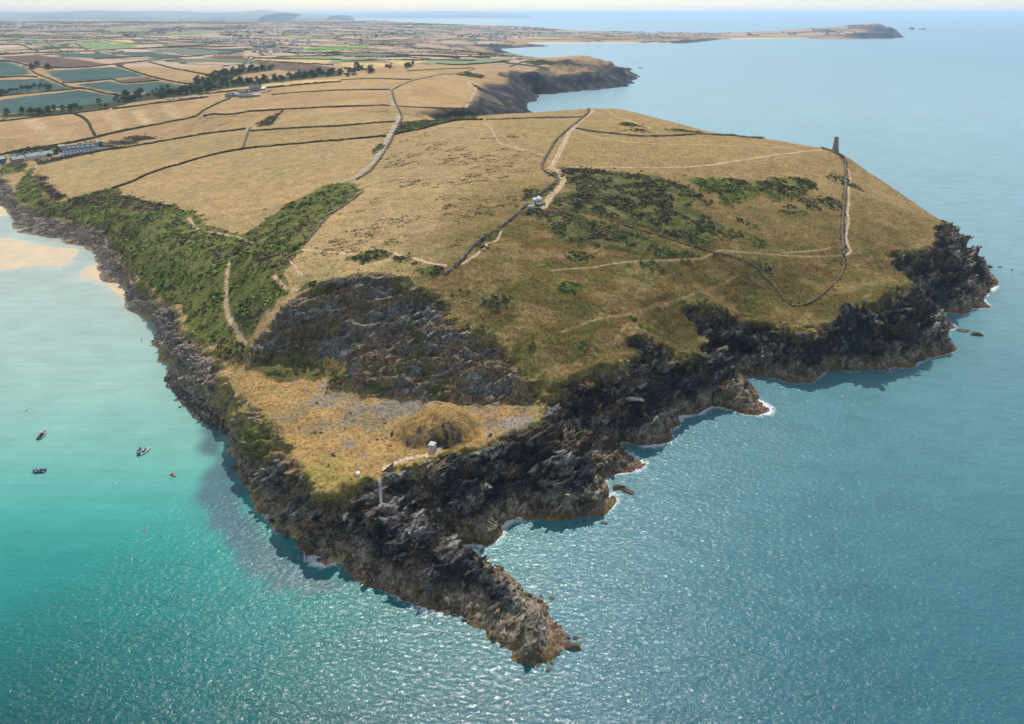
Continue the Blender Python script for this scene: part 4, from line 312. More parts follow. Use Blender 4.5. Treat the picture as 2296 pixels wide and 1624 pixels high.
def foliage(name, a, b_, scale=.6, rand=True):
    """leaf material: two tones by noise, tint per object"""
    m = bpy.data.materials.new(name); m.use_nodes = True; nt = m.node_tree; b = nt.nodes['Principled BSDF']
    b.inputs['Roughness'].default_value = .75; b.inputs['Specular IOR Level'].default_value = .2
    g = nt.nodes.new('ShaderNodeNewGeometry'); nz = nt.nodes.new('ShaderNodeTexNoise'); nz.inputs['Scale'].default_value = scale; nz.inputs['Detail'].default_value = 3
    nt.links.new(g.outputs['Position'], nz.inputs['Vector'])
    mr = nt.nodes.new('ShaderNodeMapRange'); mr.inputs[1].default_value = .40; mr.inputs[2].default_value = .62; nt.links.new(nz.outputs['Fac'], mr.inputs[0])
    mx = nt.nodes.new('ShaderNodeMix'); mx.data_type = 'RGBA'; mx.inputs[6].default_value = (*a, 1); mx.inputs[7].default_value = (*b_, 1)
    nt.links.new(mr.outputs[0], mx.inputs[0])
    hs = nt.nodes.new('ShaderNodeHueSaturation'); 
    if rand:
        oi = nt.nodes.new('ShaderNodeObjectInfo'); m2 = nt.nodes.new('ShaderNodeMapRange'); m2.inputs[3].default_value = .6; m2.inputs[4].default_value = 1.35
        nt.links.new(oi.outputs['Random'], m2.inputs[0]); nt.links.new(m2.outputs[0], hs.inputs['Value'])
    # each leaf tuft has its own tone
    m3 = nt.nodes.new('ShaderNodeMapRange'); m3.inputs[3].default_value = .47; m3.inputs[4].default_value = .53
    nt.links.new(g.outputs['Random Per Island'], m3.inputs[0]); nt.links.new(m3.outputs[0], hs.inputs['Hue'])
    nt.links.new(mx.outputs[2], hs.inputs['Color']); nt.links.new(hs.outputs[0], b.inputs['Base Color'])
    return m
def vcol_ground(name, bump=.5, patch=False):
    m = bpy.data.materials.new(name); m.use_nodes = True; nt = m.node_tree; b = nt.nodes['Principled BSDF']
    b.inputs['Roughness'].default_value = .95; b.inputs['Specular IOR Level'].default_value = .05
    at = nt.nodes.new('ShaderNodeAttribute'); at.attribute_name = 'Col'
    g = nt.nodes.new('ShaderNodeNewGeometry')
    col = at.outputs['Color']
    if patch:
        # distant patchwork of small fields: one tone per cell, dark hedge on the cell edge
        mp = nt.nodes.new('ShaderNodeMapping'); mp.inputs['Scale'].default_value = (1/190., 1/150., 0); mp.inputs['Rotation'].default_value = (0, 0, .35)
        nt.links.new(g.outputs['Position'], mp.inputs['Vector'])
        vo = nt.nodes.new('ShaderNodeTexVoronoi'); vo.inputs['Scale'].default_value = 1; vo.distance = 'CHEBYCHEV'; nt.links.new(mp.outputs[0], vo.inputs['Vector'])
        ve = nt.nodes.new('ShaderNodeTexVoronoi'); ve.feature = 'F2'; ve.distance = 'CHEBYCHEV'; ve.inputs['Scale'].default_value = 1; nt.links.new(mp.outputs[0], ve.inputs['Vector'])
        sub = nt.nodes.new('ShaderNodeMath'); sub.operation = 'SUBTRACT'; nt.links.new(ve.outputs['Distance'], sub.inputs[0]); nt.links.new(vo.outputs['Distance'], sub.inputs[1])
        sep = nt.nodes.new('ShaderNodeSeparateColor'); nt.links.new(vo.outputs['Color'], sep.inputs[0])
        rp = nt.nodes.new('ShaderNodeValToRGB'); nt.links.new(sep.outputs[0], rp.inputs[0]); rp.color_ramp.interpolation = 'CONSTANT'
        cs = [(0,(.46,.32,.21)),(.2,(.36,.25,.17)),(.36,(.52,.37,.25)),(.56,(.22,.26,.14)),(.65,(.42,.30,.21)),(.76,(.47,.34,.23)),(.9,(.15,.18,.11)),(.94,(.50,.38,.25))]
        el = rp.color_ramp.elements
        el[0].position = 0; el[0].color = (*cs[0][1], 1); el[1].position = cs[1][0]; el[1].color = (*cs[1][1], 1)
        for p, c3 in cs[2:]:
            e = el.new(p); e.color = (*c3, 1)
        lt = nt.nodes.new('ShaderNodeMath'); lt.operation = 'LESS_THAN'; lt.inputs[1].default_value = .055; nt.links.new(sub.outputs[0], lt.inputs[0])
        hm = nt.nodes.new('ShaderNodeMix'); hm.data_type = 'RGBA'; hm.inputs[7].default_value = (.06, .065, .04, 1)
        nt.links.new(rp.outputs[0], hm.inputs[6]); nt.links.new(lt.outputs[0], hm.inputs[0])
        pa = nt.nodes.new('ShaderNodeAttribute'); pa.attribute_name = 'patch'
        pm = nt.nodes.new('ShaderNodeMix'); pm.data_type = 'RGBA'; nt.links.new(pa.outputs['Fac'], pm.inputs[0]); nt.links.new(col, pm.inputs[6]); nt.links.new(hm.outputs[2], pm.inputs[7])
        col = pm.outputs[2]
    def nz(scale, lo, hi, detail=5, d=None):
        n = nt.nodes.new('ShaderNodeTexNoise'); n.inputs['Scale'].default_value = scale; n.inputs['Detail'].default_value = detail; n.inputs['Roughness'].default_value = .65
        nt.links.new(g.outputs['Position'], n.inputs['Vector'])
        r = nt.nodes.new('ShaderNodeMapRange'); r.inputs[1].default_value = .36; r.inputs[2].default_value = .64; r.inputs[3].default_value = lo; r.inputs[4].default_value = hi
        nt.links.new(n.outputs['Fac'], r.inputs[0]); return n, r.outputs[0]
    n1, f1 = nz(.9, .55, 1.45); n2, f2 = nz(.12, .86, 1.14, 3)
    mu = nt.nodes.new('ShaderNodeMath'); mu.operation = 'MULTIPLY'; nt.links.new(f1, mu.inputs[0]); nt.links.new(f2, mu.inputs[1])
    # bare rock is far more broken in tone than turf
    ra = nt.nodes.new('ShaderNodeAttribute'); ra.attribute_name = 'rk'; n4, f4 = nz(1.3, .55, 1.5, 6)
    rm_ = nt.nodes.new('ShaderNodeMix'); rm_.data_type = 'FLOAT'; nt.links.new(ra.outputs['Fac'], rm_.inputs[0]); rm_.inputs[2].default_value = 1; nt.links.new(f4, rm_.inputs[3])
    mu2 = nt.nodes.new('ShaderNodeMath'); mu2.operation = 'MULTIPLY'; nt.links.new(mu.outputs[0], mu2.inputs[0]); nt.links.new(rm_.outputs[0], mu2.inputs[1]); mu = mu2
    hh = nt.nodes.new('ShaderNodeMath'); hh.operation = 'MULTIPLY_ADD'; nt.links.new(n4.outputs['Fac'], hh.inputs[0]); nt.links.new(ra.outputs['Fac'], hh.inputs[1]); nt.links.new(n1.outputs['Fac'], hh.inputs[2])
    mx = nt.nodes.new('ShaderNodeMix'); mx.data_type = 'RGBA'; mx.blend_type = 'MULTIPLY'; mx.inputs[0].default_value = 1
    nt.links.new(col, mx.inputs[6]); nt.links.new(mu.outputs[0], mx.inputs[7]); nt.links.new(mx.outputs[2], b.inputs['Base Color'])
    bp = nt.nodes.new('ShaderNodeBump'); bp.inputs['Strength'].default_value = bump; bp.inputs['Distance'].default_value = .5
    nt.links.new(hh.outputs[0], bp.inputs['Height']); nt.links.new(bp.outputs[0], b.inputs['Normal'])
    return m
M_GROUND = vcol_ground('turf_and_rock', .55); M_FAR = vcol_ground('farmland', .0, True)
# ------------------------------------------------------------------ the land: height field and colours
near, far = build_fields(DATA)
def step(a, b, x): return np.clip((x - a) / (b - a), 0, 1)
def sstep(a, b, x):
    t = step(a, b, x); return t * t * (3 - 2 * t)
def mixc(c, d, f): return c * (1 - f[:, None]) + np.asarray(d) * f[:, None]
def lines(segs):
    o = []; x = segs[0][0]
    for a, b, s0, s1 in segs:
        x = a
        while x < b:
            o.append(x); t = (x - a) / (b - a); x += s0 + (s1 - s0) * t
    o.append(segs[-1][1]); return np.array(o)
XL = lines([(-620, -270, 1.4, 1.0), (-270, 320, .62, .62), (320, 445, .8, 1.2)])
YL = lines([(145, 262, .48, .52), (262, 430, .6, .9), (430, 800, 1.0, 1.9)])
GX, GY = np.meshgrid(XL, YL); shp = GX.shape; gx = GX.ravel(); gy = GY.ravel()
gz = ground(near, far, gx, gy)
use = gz > -3.2
rock = np.where(use, near.at(gx, gy, near.rock), 0)
# every field between its hedges has its own tone of dry grass: flood the plan between the boundaries
FC = 4.; FXn, FYn = 270, 270; fX, fY = np.meshgrid(-620 + np.arange(FXn) * FC, 335 + np.arange(FYn) * FC)
bar = np.zeros(fX.shape, bool)
for kd, w, h, P in DATA['hw']: bar |= dist_line(fX, fY, P, 6.) < 3.4
for w, kd, P in DATA['paths']:
    if kd == 'lane': bar |= dist_line(fX, fY, P, 6.) < 3.
lab_ = np.where(bar, -1, 0); nlab = 0; TONE = np.zeros(fX.shape + (3,)) + 1
rf = random.Random(3)
for j0 in range(0, FYn, 3):
    for i0 in range(0, FXn, 3):
        if lab_[j0, i0] == 0:
            nlab += 1; st_ = [(j0, i0)]; lab_[j0, i0] = nlab; cells = []
            while st_:
                j, i = st_.pop(); cells.append((j, i))
                for a, b in ((j+1, i), (j-1, i), (j, i+1), (j, i-1)):
                    if 0 <= a < FYn and 0 <= b < FXn and lab_[a, b] == 0: lab_[a, b] = nlab; st_.append((a, b))
            if 25 < len(cells) < 30000:
                t = rf.uniform(.84, 1.14); g_ = rf.uniform(-.05, .05); c_ = np.array(cells); TONE[c_[:, 0], c_[:, 1]] = (t * (1 - g_), t, t * (1 + rf.uniform(-.12, .12)))
def field_tone(x, y):
    i = np.clip(np.round((x + 620) / FC).astype(int), 0, FXn - 1); j = np.clip(np.round((y - 335) / FC).astype(int), 0, FYn - 1)
    return np.where(((y > 336) & (y < 1405) & (x > -620) & (x < 455))[:, None], TONE[j, i], 1.)
scrub = np.zeros(gx.shape); tone = np.zeros(gx.shape)
wob = (fbm(gx * .12, gy * .12, 5, 5, gain=.65) - .5) * 13; wob2 = (fbm(gx * .12 + 50, gy * .12, 5, 9, gain=.65) - .5) * 13
for tn, P in DATA['gorse']:
    if len(P) > 2:
        m = in_poly(gx + wob, gy + wob2, P); scrub[m] = 1; tone[m] = tn
for P in DATA['bushes']:
    if len(P) > 2:
        m = in_poly(gx + wob * .35, gy + wob2 * .35, P); scrub[m] = .45; tone[m] = 0
pathd = np.full(gx.shape, 6.)
TRACKS = [p for p in DATA['paths'] if p[0] <= .55]; DATA['paths'] = [p for p in DATA['paths'] if p[0] > .55 and p[1] != 'gravel']
trk = np.full(gx.shape, 3.)
for w, kd, P in TRACKS: trk = np.minimum(trk, dist_line(gx + wob * .12, gy + wob2 * .12, P, 3.))
for w, kd, P in DATA['paths']: pathd = np.minimum(pathd, np.maximum(dist_line(gx, gy, P, 6 + w) - w / 2, 0))
scrub *= step(.2, 1.0, pathd)
grav = np.zeros(gx.shape)
for P in DATA['gravel']: grav[in_poly(gx + wob * .4, gy + wob2 * .4, P)] = 1
talus = np.zeros(gx.shape)
for P in DATA['talus']: talus[in_poly(gx + wob * .3, gy + wob2 * .3, P)] = 1
quarry = np.zeros(gx.shape)
for P in DATA['rock2']: quarry[in_poly(gx + wob * .45, gy + wob2 * .45, P)] = 1
rock *= (1 - scrub * .85)

# normals of the smooth field
e = 1.0
nxv = -(ground(near, far, gx + e, gy) - ground(near, far, gx - e, gy)) / (2 * e); nyv = -(ground(near, far, gx, gy + e) - ground(near, far, gx, gy - e)) / (2 * e)
slope = np.hypot(nxv, nyv); nl = np.sqrt(slope ** 2 + 1); nxv /= nl; nyv /= nl; nzv = 1 / nl
I = np.where(use & (rock > .03))[0]
dx = np.zeros(gx.shape); dy = np.zeros(gx.shape); dz = np.zeros(gx.shape)
rx, ry, rz = gx[I], gy[I], gz[I]
# bedding: beds strike up to the right and dip towards the left
ca, sa = math.cos(.55), math.sin(.55)
al = rx * ca + ry * sa * .6 + rz * .35; ac = -rx * sa * .5 + ry * ca * .55 + rz * .8
big = fbm(al / 16, ac / 7, 3, 21, z=rz / 12) - .5
b1, b2, rid = worley(al / 4.2 + big * 1.5, ac / 1.7, (rx * .6 - ry * .5) / 3.0, 31)
c1, c2, rid2 = worley(al / 1.5, ac / .75, (rx * .5 - ry * .6) / 1.2, 61)
bw = ac / 2.6 + (fbm(rx / 9, ry / 9, 3, 83, z=rz / 9) - .5) * 3.2; saw = bw - np.floor(bw); bw2 = (al * .25 + ac) / 5.6 + big * 2; saw2 = bw2 - np.floor(bw2)
rdg = 1 - np.abs(2 * fbm(al / 20, ac / 8, 3, 91, z=rz / 14) - 1)
fine = fbm(rx / 1.3, ry / 1.3, 3, 71, z=rz / 1.3) - .5
crack = np.exp(-np.maximum(b2 - b1, 0) * 9)
qi = quarry[I]
amp = rock[I] * np.where(talus[I] > 0, .25, 1) * np.where(qi > 0, .75, 1) * (.22 + .78 * step(0, 9, rz)) * (1 - .55 * step(185, 165, ry)) * (.55 + .45 * step(0, .5, slope[I]))
stepd = np.minimum(dist_line(rx, ry, [DATA['pt']['step_top'], DATA['pt']['step_bot']], 4), dist_line(rx, ry, [DATA['pt']['hut'], DATA['pt']['beacon']], 4)); amp = amp * (.1 + .9 * step(1, 4, stepd))
disp = amp * (big * 2.0 + (rdg ** 1.6 - .6) * 12.5 + (rid - .5) * 1.5 - crack * .7 + (rid2 - .5) * .85 + fine * .5 + (saw - .5) * 1.5 + (saw2 - .5) * 2.3 - .2)
dx[I] = nxv[I] * disp * .9; dy[I] = nyv[I] * disp * .9; dz[I] = np.maximum(nzv[I], .35) * disp
ROCKID = np.zeros(gx.shape); ROCKID[I] = rid * .55 + rid2 * .45; CRK = np.zeros(gx.shape); CRK[I] = crack
FINE = np.zeros(gx.shape); FINE[I] = fine
# turf: soft hummocks, tussocks, scrub thickness
calm = step(.3, 3, pathd)
rough = np.clip(step(440, 330, gy) * step(-60, 0, gx) + step(280, 300, gx - (gy - 400) * .2) , 0, 1)
fieldzone = ((gx < -40) & (gy > 345) & (scrub < .5)).astype(float)
hum = (fbm(gx / 7, gy / 7, 3, 3) - .5) * 1.0 + (vnoise(gx / 1.7, gy / 1.7, None, 8) - .5) * .5 * (1 - .6 * fieldzone)
terr = np.sin((gz * 1.9 + fbm(gx / 9, gy / 9, 3, 44) * 9)) * .11 * rough * step(.12, .35, slope)
lump = scrub * (.35 + 1.7 * fbm(gx / 3.2, gy / 3.2, 3, 13) + .5 * (vnoise(gx / 1.1, gy / 1.1, None, 15) - .3))
soft = (1 - np.clip(rock * 1.3, 0, 1)) * step(.2, 3, gz) * step(800, 765, gy)
fz = gz + dz + soft * (hum * (.35 + .65 * calm) + terr * calm) + lump * step(0.2, 2, gz) * .6
# the small quarry mound
# ---- colours (surface colours)
n1 = fbm(gx / 26, gy / 26, 4, 101); n2 = fbm(gx / 5, gy / 5, 4, 103); n3 = fbm(gx / 1.6, gy / 1.6, 2, 105); n4 = fbm(gx / 60, gy / 60, 3, 107)
N = len(gx)
gold = np.array((.40, .272, .122)); tan = np.array((.345, .24, .115)); olive = np.array((.118, .086, .024)); brown = np.array((.155, .09, .032))
C = np.tile(gold, (N, 1)); stk = fbm((gx * .5 + gy * .9) / 2.2, (gx * .9 - gy * .5) / 14, 3, 109)
C = mixc(C, tan, step(.3, .7, n1)); C = mixc(C, (.45, .315, .15), step(.55, .8, n2) * .5); C = mixc(C, (.33, .232, .115), in_poly(gx, gy, DATA['tuss']) * .7); C = mixc(C, (.38, .258, .118), step(.45, .6, n4) * .6)
C = mixc(C, (.30, .20, .085), step(.5, .75, stk) * .5); C = mixc(C, (.20, .20, .075), step(.57, .72, n2 * .5 + n4 * .5) * .55)
hd = step(-70, -20, gx) * step(300, 260, gx * 0 + 250)          # headland turf, a little browner than the fields
C = mixc(C, (.26, .175, .07), hd * step(1200, 300, gy) * .75 * step(-60, 40, gx))
ol = np.clip(rough, 0, 1) * (1 - fieldzone)
C = mixc(C, olive, ol * .9); C = mixc(C, brown, ol * step(.42, .62, n1) * .65); C = mixc(C, (.10, .115, .03), ol * step(.48, .66, n2) * .65); C = mixc(C, (.065, .06, .025), ol * step(.62, .72, n3) * .5)
C = mixc(C, (.33, .23, .105), ol * step(.62, .74, n3 * .5 + n2 * .5) * .5)
C = mixc(C, (.36, .25, .125), step(.75, .25, trk) * .6)
mot = fbm(gx / 13, gy / 9, 4, 113); C = mixc(C, (.085, .085, .028), ol * step(.54, .66, mot) * .55); C = mixc(C, (.27, .19, .08), ol * step(.46, .34, mot) * .55)
# quarry floor and gravel
qf = in_poly(gx, gy, DATA['qfloor']).astype(float)
C = mixc(C, (.33, .205, .075), qf * .9); C = mixc(C, (.19, .17, .07), qf * step(.55, .7, n2) * .6); C = mixc(C, (.205, .19, .165), np.clip(grav * (n2 * 2.6 - .55) , 0, 1) * .9)
C = mixc(C, (.205, .17, .125), qf * step(218, 230, gy + (n1 - .5) * 22) * step(-95, -75, gx) * np.clip(n2 * 2.2 - .8, 0, 1))
grn = qf * step(.56, .68, fbm(gx / 9, gy / 9, 3, 141)) * step(215, 195, gy)
C = mixc(C, (.21, .215, .045), grn * .5)
# scrub ground
gt = [np.array((.085, .092, .03)), np.array((.11, .125, .032)), np.array((.10, .07, .04)), np.array((.2, .19, .08))]
for k in range(4): C = np.where((tone == k)[:, None] & (scrub > .01)[:, None], mixc(C, gt[k] * 1.0, scrub * .95), C)
C = np.where((scrub > .3)[:, None], C * (.65 + .8 * n2)[:, None], C)
C = mixc(C, (.17, .135, .055), (scrub > .3) * step(.52, .64, n3 * .4 + n2 * .6) * .75)
# worn ground beside the paths
C = mixc(C, (.42, .30, .17), (1 - step(0, .45, pathd)) * .6 * (1 - qf * .5))
# rock
rk = np.clip(rock * 1.9 - .5 + (n2 - .5) * 1.5, 0, 1)
flank = step(-56, -68, gx) * step(285, 262, gy) * step(4., 8., gz) * step(.37, .47, n2 * .7 + n1 * .3) * (1 - qf); rk = rk * (1 - .92 * flank); C = mixc(C, (.27, .185, .07), flank * .8); C = mixc(C, (.13, .14, .035), flank * step(.5, .6, n1) * .8)
kq = np.hypot((gx + 27) / 16, (gy - 222) / 12.5) + (n2 - .5) * .35; kn = (kq > .60) * (kq < 1.02) * step(219, 216, gy + np.abs(gx + 27) * .1) * step(.46, .56, n3 * .4 + n2 * .6); rk = np.maximum(rk, kn * .9)
ledge = step(.75, .4, slope) * step(9, 14, gz) * step(.45, .6, n2)      # turf on the ledges
rk = rk * (1 - ledge * .8)
rid_ = ROCKID
rc = np.tile(np.array((.042, .041, .043)), (N, 1)); tnz = fbm((gx * ca + gy * sa * .6 + gz * .35) / 11, (-gx * sa * .5 + gy * ca * .55 + gz * .8) / 4.5, 4, 161)
rc = mixc(rc, (.125, .115, .104), step(.47, .58, tnz * .85 + rid_ * .15)); rc = mixc(rc, (.27, .25, .215), step(.57, .67, tnz * .75 + rid_ * .25)); rc = mixc(rc, (.03, .03, .037), step(.2, .7, CRK))
rc = mixc(rc, (.17, .105, .06), step(.56, .66, fbm(gx / 7, gy / 7, 3, 151, z=gz / 4)) * .55)
lowz = step(6.5, 4.0, gz + (n2 - .5) * 7)
rc = mixc(rc, (.30, .245, .175), lowz * (.55 + .4 * step(.3, .7, rid_))); rc = mixc(rc, (.065, .055, .028), lowz * step(.47, .57, n3 * .6 + n2 * .4) * .85)
rc = mixc(rc, (.155, .085, .06), step(1.8, .5, gz + (n2 - .5) * 2) * .7)
leftr = step(-60, -100, gx) * step(205, 235, gy)  # left shore: browner rock, its sunlit brightness also put into the colour
rc = mixc(rc, np.array((.31, .25, .20)), leftr * (.45 + .4 * step(.3, .7, rid_)))
rc = mixc(rc, (.21, .145, .075), step(.6, .75, n2) * step(8, 14, gz) * .55)
# quarry face: blue grey blocks in brown earth
qc = np.tile(np.array((.23, .168, .105)), (N, 1))
qc = mixc(qc, (.155, .143, .126), step(.47, .55, tnz * .75 + rid_ * .25)); qc = mixc(qc, (.28, .27, .25), step(.60, .70, tnz * .6 + rid_ * .4)); qc = mixc(qc, (.08, .075, .07), step(.35, .8, CRK) * .6)
qc = mixc(qc, (.10, .11, .035), step(.62, .70, fbm(gx / 9, gy / 9, 3, 171)) * .7); qc = mixc(qc, (.17, .17, .165), talus)
rc = mixc(rc, qc, quarry)
rk = np.maximum(rk, quarry * .96 * (scrub < .3) * step(.1, .5, near.at(gx, gy, near.rock)))
C = mixc(C, rc, rk)
# yellow lichen and grass lip along the cliff edge
C = mixc(C, (.30, .24, .05), step(.2, .5, rock) * step(.8, .5, rock) * step(.5, .62, n2) * step(10, 14, gz) * .7)
C *= (.9 + .2 * n3)[:, None]
C = np.where((rk < .3)[:, None] & (scrub < .3)[:, None], C * field_tone(gx, gy), C)
# ---- faces
idx = np.arange(N).reshape(shp)
q = np.stack([idx[:-1, :-1], idx[:-1, 1:], idx[1:, 1:], idx[1:, :-1]], -1).reshape(-1, 4)
keep = (fz[q] > -1.6).any(1) & use[q].all(1)
q = q[keep]
used = np.zeros(N, bool); used[q.ravel()] = True; re = np.cumsum(used) - 1
V = np.stack([gx + dx, gy + dy, fz], 1)[used]
ter = link('headland', np_mesh('headland', V, re[q], [M_GROUND], smooth=(rk[q].mean(1) < .45), cols=C[used], attrs={'rk': (rk * (1 - .45 * quarry))[used]}))
tag(ter, kind='structure')
# broken slabs and blocks standing out of the cliff faces, lying along the bedding
cand = np.where(used & (rk > .55) & (talus < .5) & (gz > -.5) & (qf < .5) & (np.hypot(gx - DATA['pt']['beacon'][0], gy - DATA['pt']['beacon'][1]) > 5))[0]
wgt = np.sqrt(1 + slope[cand] ** 2) * np.where(quarry[cand] > 0, .55, 1); ns = 6000
pick = rng.choice(cand, ns, p=wgt / wgt.sum())
e1 = np.array((.80, .52, .26)) + rng.normal(0, .22, (ns, 3)); e1 /= np.linalg.norm(e1, axis=1)[:, None]
e3 = np.array((-.38, -.35, .85)) + rng.normal(0, .25, (ns, 3)); e2 = np.cross(e3, e1); e2 /= np.linalg.norm(e2, axis=1)[:, None]; e3 = np.cross(e1, e2)
sl_ = np.minimum(np.exp(rng.normal(-.35, .5, ns)), 1.25) * np.where(quarry[pick] > 0, .6, 1) * (.75 + .5 * step(2, 10, gz[pick]))
hl = sl_ * rng.uniform(.8, 2.6, ns); hw_ = sl_ * rng.uniform(.3, .8, ns); ht_ = sl_ * rng.uniform(.2, .5, ns)
cen = np.stack([gx + dx, gy + dy, fz], 1)[pick] - np.stack([nxv, nyv, nzv], 1)[pick] * (ht_ * .8)[:, None]
sg = np.array([(a, b, c_) for c_ in (-1, 1) for b in (-1, 1) for a in (-1, 1)], float)
VB = np.empty((ns, 8, 3))
for k in range(8):
    j = rng.uniform(.45, 1.15, (ns, 3)); VB[:, k] = cen + e1 * (sg[k, 0] * hl * j[:, 0])[:, None] + e2 * (sg[k, 1] * hw_ * j[:, 1])[:, None] + e3 * (sg[k, 2] * ht_ * j[:, 2])[:, None]
FB = (np.array([(0, 2, 3, 1), (4, 5, 7, 6), (0, 1, 5, 4), (2, 6, 7, 3), (0, 4, 6, 2), (1, 3, 7, 5)])[None] + (np.arange(ns) * 8)[:, None, None]).reshape(-1, 4)
CB = np.repeat(np.clip(rc[pick] * rng.uniform(.6, 1.3, (ns, 1)), 0, .4), 8, 0)
sb = link('rock_ledges', np_mesh('rock_ledges', VB.reshape(-1, 3), FB, [M_GROUND], cols=CB, attrs={'rk': np.ones(ns * 8)}), ter); sb['kind'] = 'stuff'
FZ = fz.reshape(shp)
SCR = scrub.reshape(shp)
def gsurf(x, y):
    """height of the finished ground at a point"""
    x = np.asarray(x, float); y = np.asarray(y, float)
    i = np.clip(np.searchsorted(XL, x) - 1, 0, len(XL) - 2); j = np.clip(np.searchsorted(YL, y) - 1, 0, len(YL) - 2)
    tx = np.clip((x - XL[i]) / (XL[i+1] - XL[i]), 0, 1); ty = np.clip((y - YL[j]) / (YL[j+1] - YL[j]), 0, 1)
    z = (FZ[j, i]*(1-tx) + FZ[j, i+1]*tx)*(1-ty) + (FZ[j+1, i]*(1-tx) + FZ[j+1, i+1]*tx)*ty
    out = (y > YL[-1] - 1) | (x < XL[0] + 1) | (x > XL[-1] - 1)
    return np.where(out, ground(near, far, x, y), z)
# ------------------------------------------------------------------ farmland beyond
XF = lines([(-8100, -1700, 60, 30), (-1700, 560, 6.5, 6.5), (560, 1500, 12, 25), (1500, 4600, 25, 40)])
yl = [785.]
while yl[-1] < 11700: yl.append(yl[-1] + max(5., yl[-1] * .0062))
YF = np.array(yl)
FX, FY = np.meshgrid(XF, YF); fs = FX.shape; fx = FX.ravel(); fy = FY.ravel(); z2 = ground(near, far, fx, fy)
fsl = np.hypot(far.at(fx + 12, fy) - far.at(fx - 12, fy), far.at(fx, fy + 12) - far.at(fx, fy - 12)) / 24
m1 = fbm(fx / 40, fy / 40, 3, 201); m2 = fbm(fx / 9, fy / 9, 2, 203)
C2 = np.tile(np.array((.41, .27, .125)), (len(fx), 1)); C2 = mixc(C2, (.34, .22, .10), step(.35, .65, m1)); C2 = mixc(C2, (.45, .33, .17), step(.6, .8, m2) * .5)
fcol = dict(cab=(.062, .105, .092), green=(.20, .27, .11), bright=(.10, .30, .03), brown=(.13, .082, .06), grey=(.16, .175, .13), straw=(.55, .39, .16), stripe=(.45, .31, .16))
inf = np.zeros(len(fx))
for kd, P in DATA['fields']:
    if len(P) > 2:
        m = in_poly(fx, fy, P); C2[m] = np.array(fcol[kd]) * (.75 + .5 * m1[m])[:, None]; inf[m] = 1
        if kd == 'brown': C2[m] = C2[m] * (.6 + .9 * m2[m])[:, None]
for tn, P in DATA['gorse']:
    if len(P) > 2: m = in_poly(fx, fy, P); C2[m] = gt[tn]; inf[m] = 1
m = in_poly(fx, fy, DATA['belt']); C2[m] = (.05, .06, .025)
cl = step(.24, .40, fsl + (m2 - .5) * .22); cl = np.where(fy > 2600, step(.12, .22, fsl + (m2 - .5) * .05), cl)
cl = np.maximum(cl, step(9, 5, z2) * (fy < 3800)); C2 = C2 * field_tone(fx, fy); C2 = mixc(C2, (.035, .035, .04), cl); C2 = mixc(C2, (.15, .125, .095), cl * step(.55, .72, fbm(fx / 16, fy / 16 + z2 / 5, 3, 211)) * .8)
patch = step(1500, 1560, fy) * (1 - inf) * (1 - cl) * step(14, 20, z2)
patch *= 1 - in_poly(fx, fy, [(100, 1300), (800, 1300), (800, 2100), (60, 2000)])
C2 = mixc(C2, (.68, .55, .36), (fy > 3900) * step(6, 3, z2) * step(.35, .3, fsl) * (((fx > 60) & (fx < 900)) | ((fx > 1450) & (fx < 2000))))
ix2 = np.arange(len(fx)).reshape(fs)
q = np.stack([ix2[:-1, :-1], ix2[:-1, 1:], ix2[1:, 1:], ix2[1:, :-1]], -1).reshape(-1, 4)
q = q[(z2[q] > -.35).any(1)]
used = np.zeros(len(fx), bool); used[q.ravel()] = True; re = np.cumsum(used) - 1
fz2 = z2 + (m1 - .5) * np.where(cl > .3, 16, 1.2) * step(0, 3, z2) - .12 * (fy < 800)
for kd, P in DATA['fields']: pass
tag(link('farmland', np_mesh('farmland', np.stack([fx, fy, fz2], 1)[used], re[q], [M_FAR], smooth=True, cols=C2[used], attrs={'patch': patch[used]})), kind='structure')

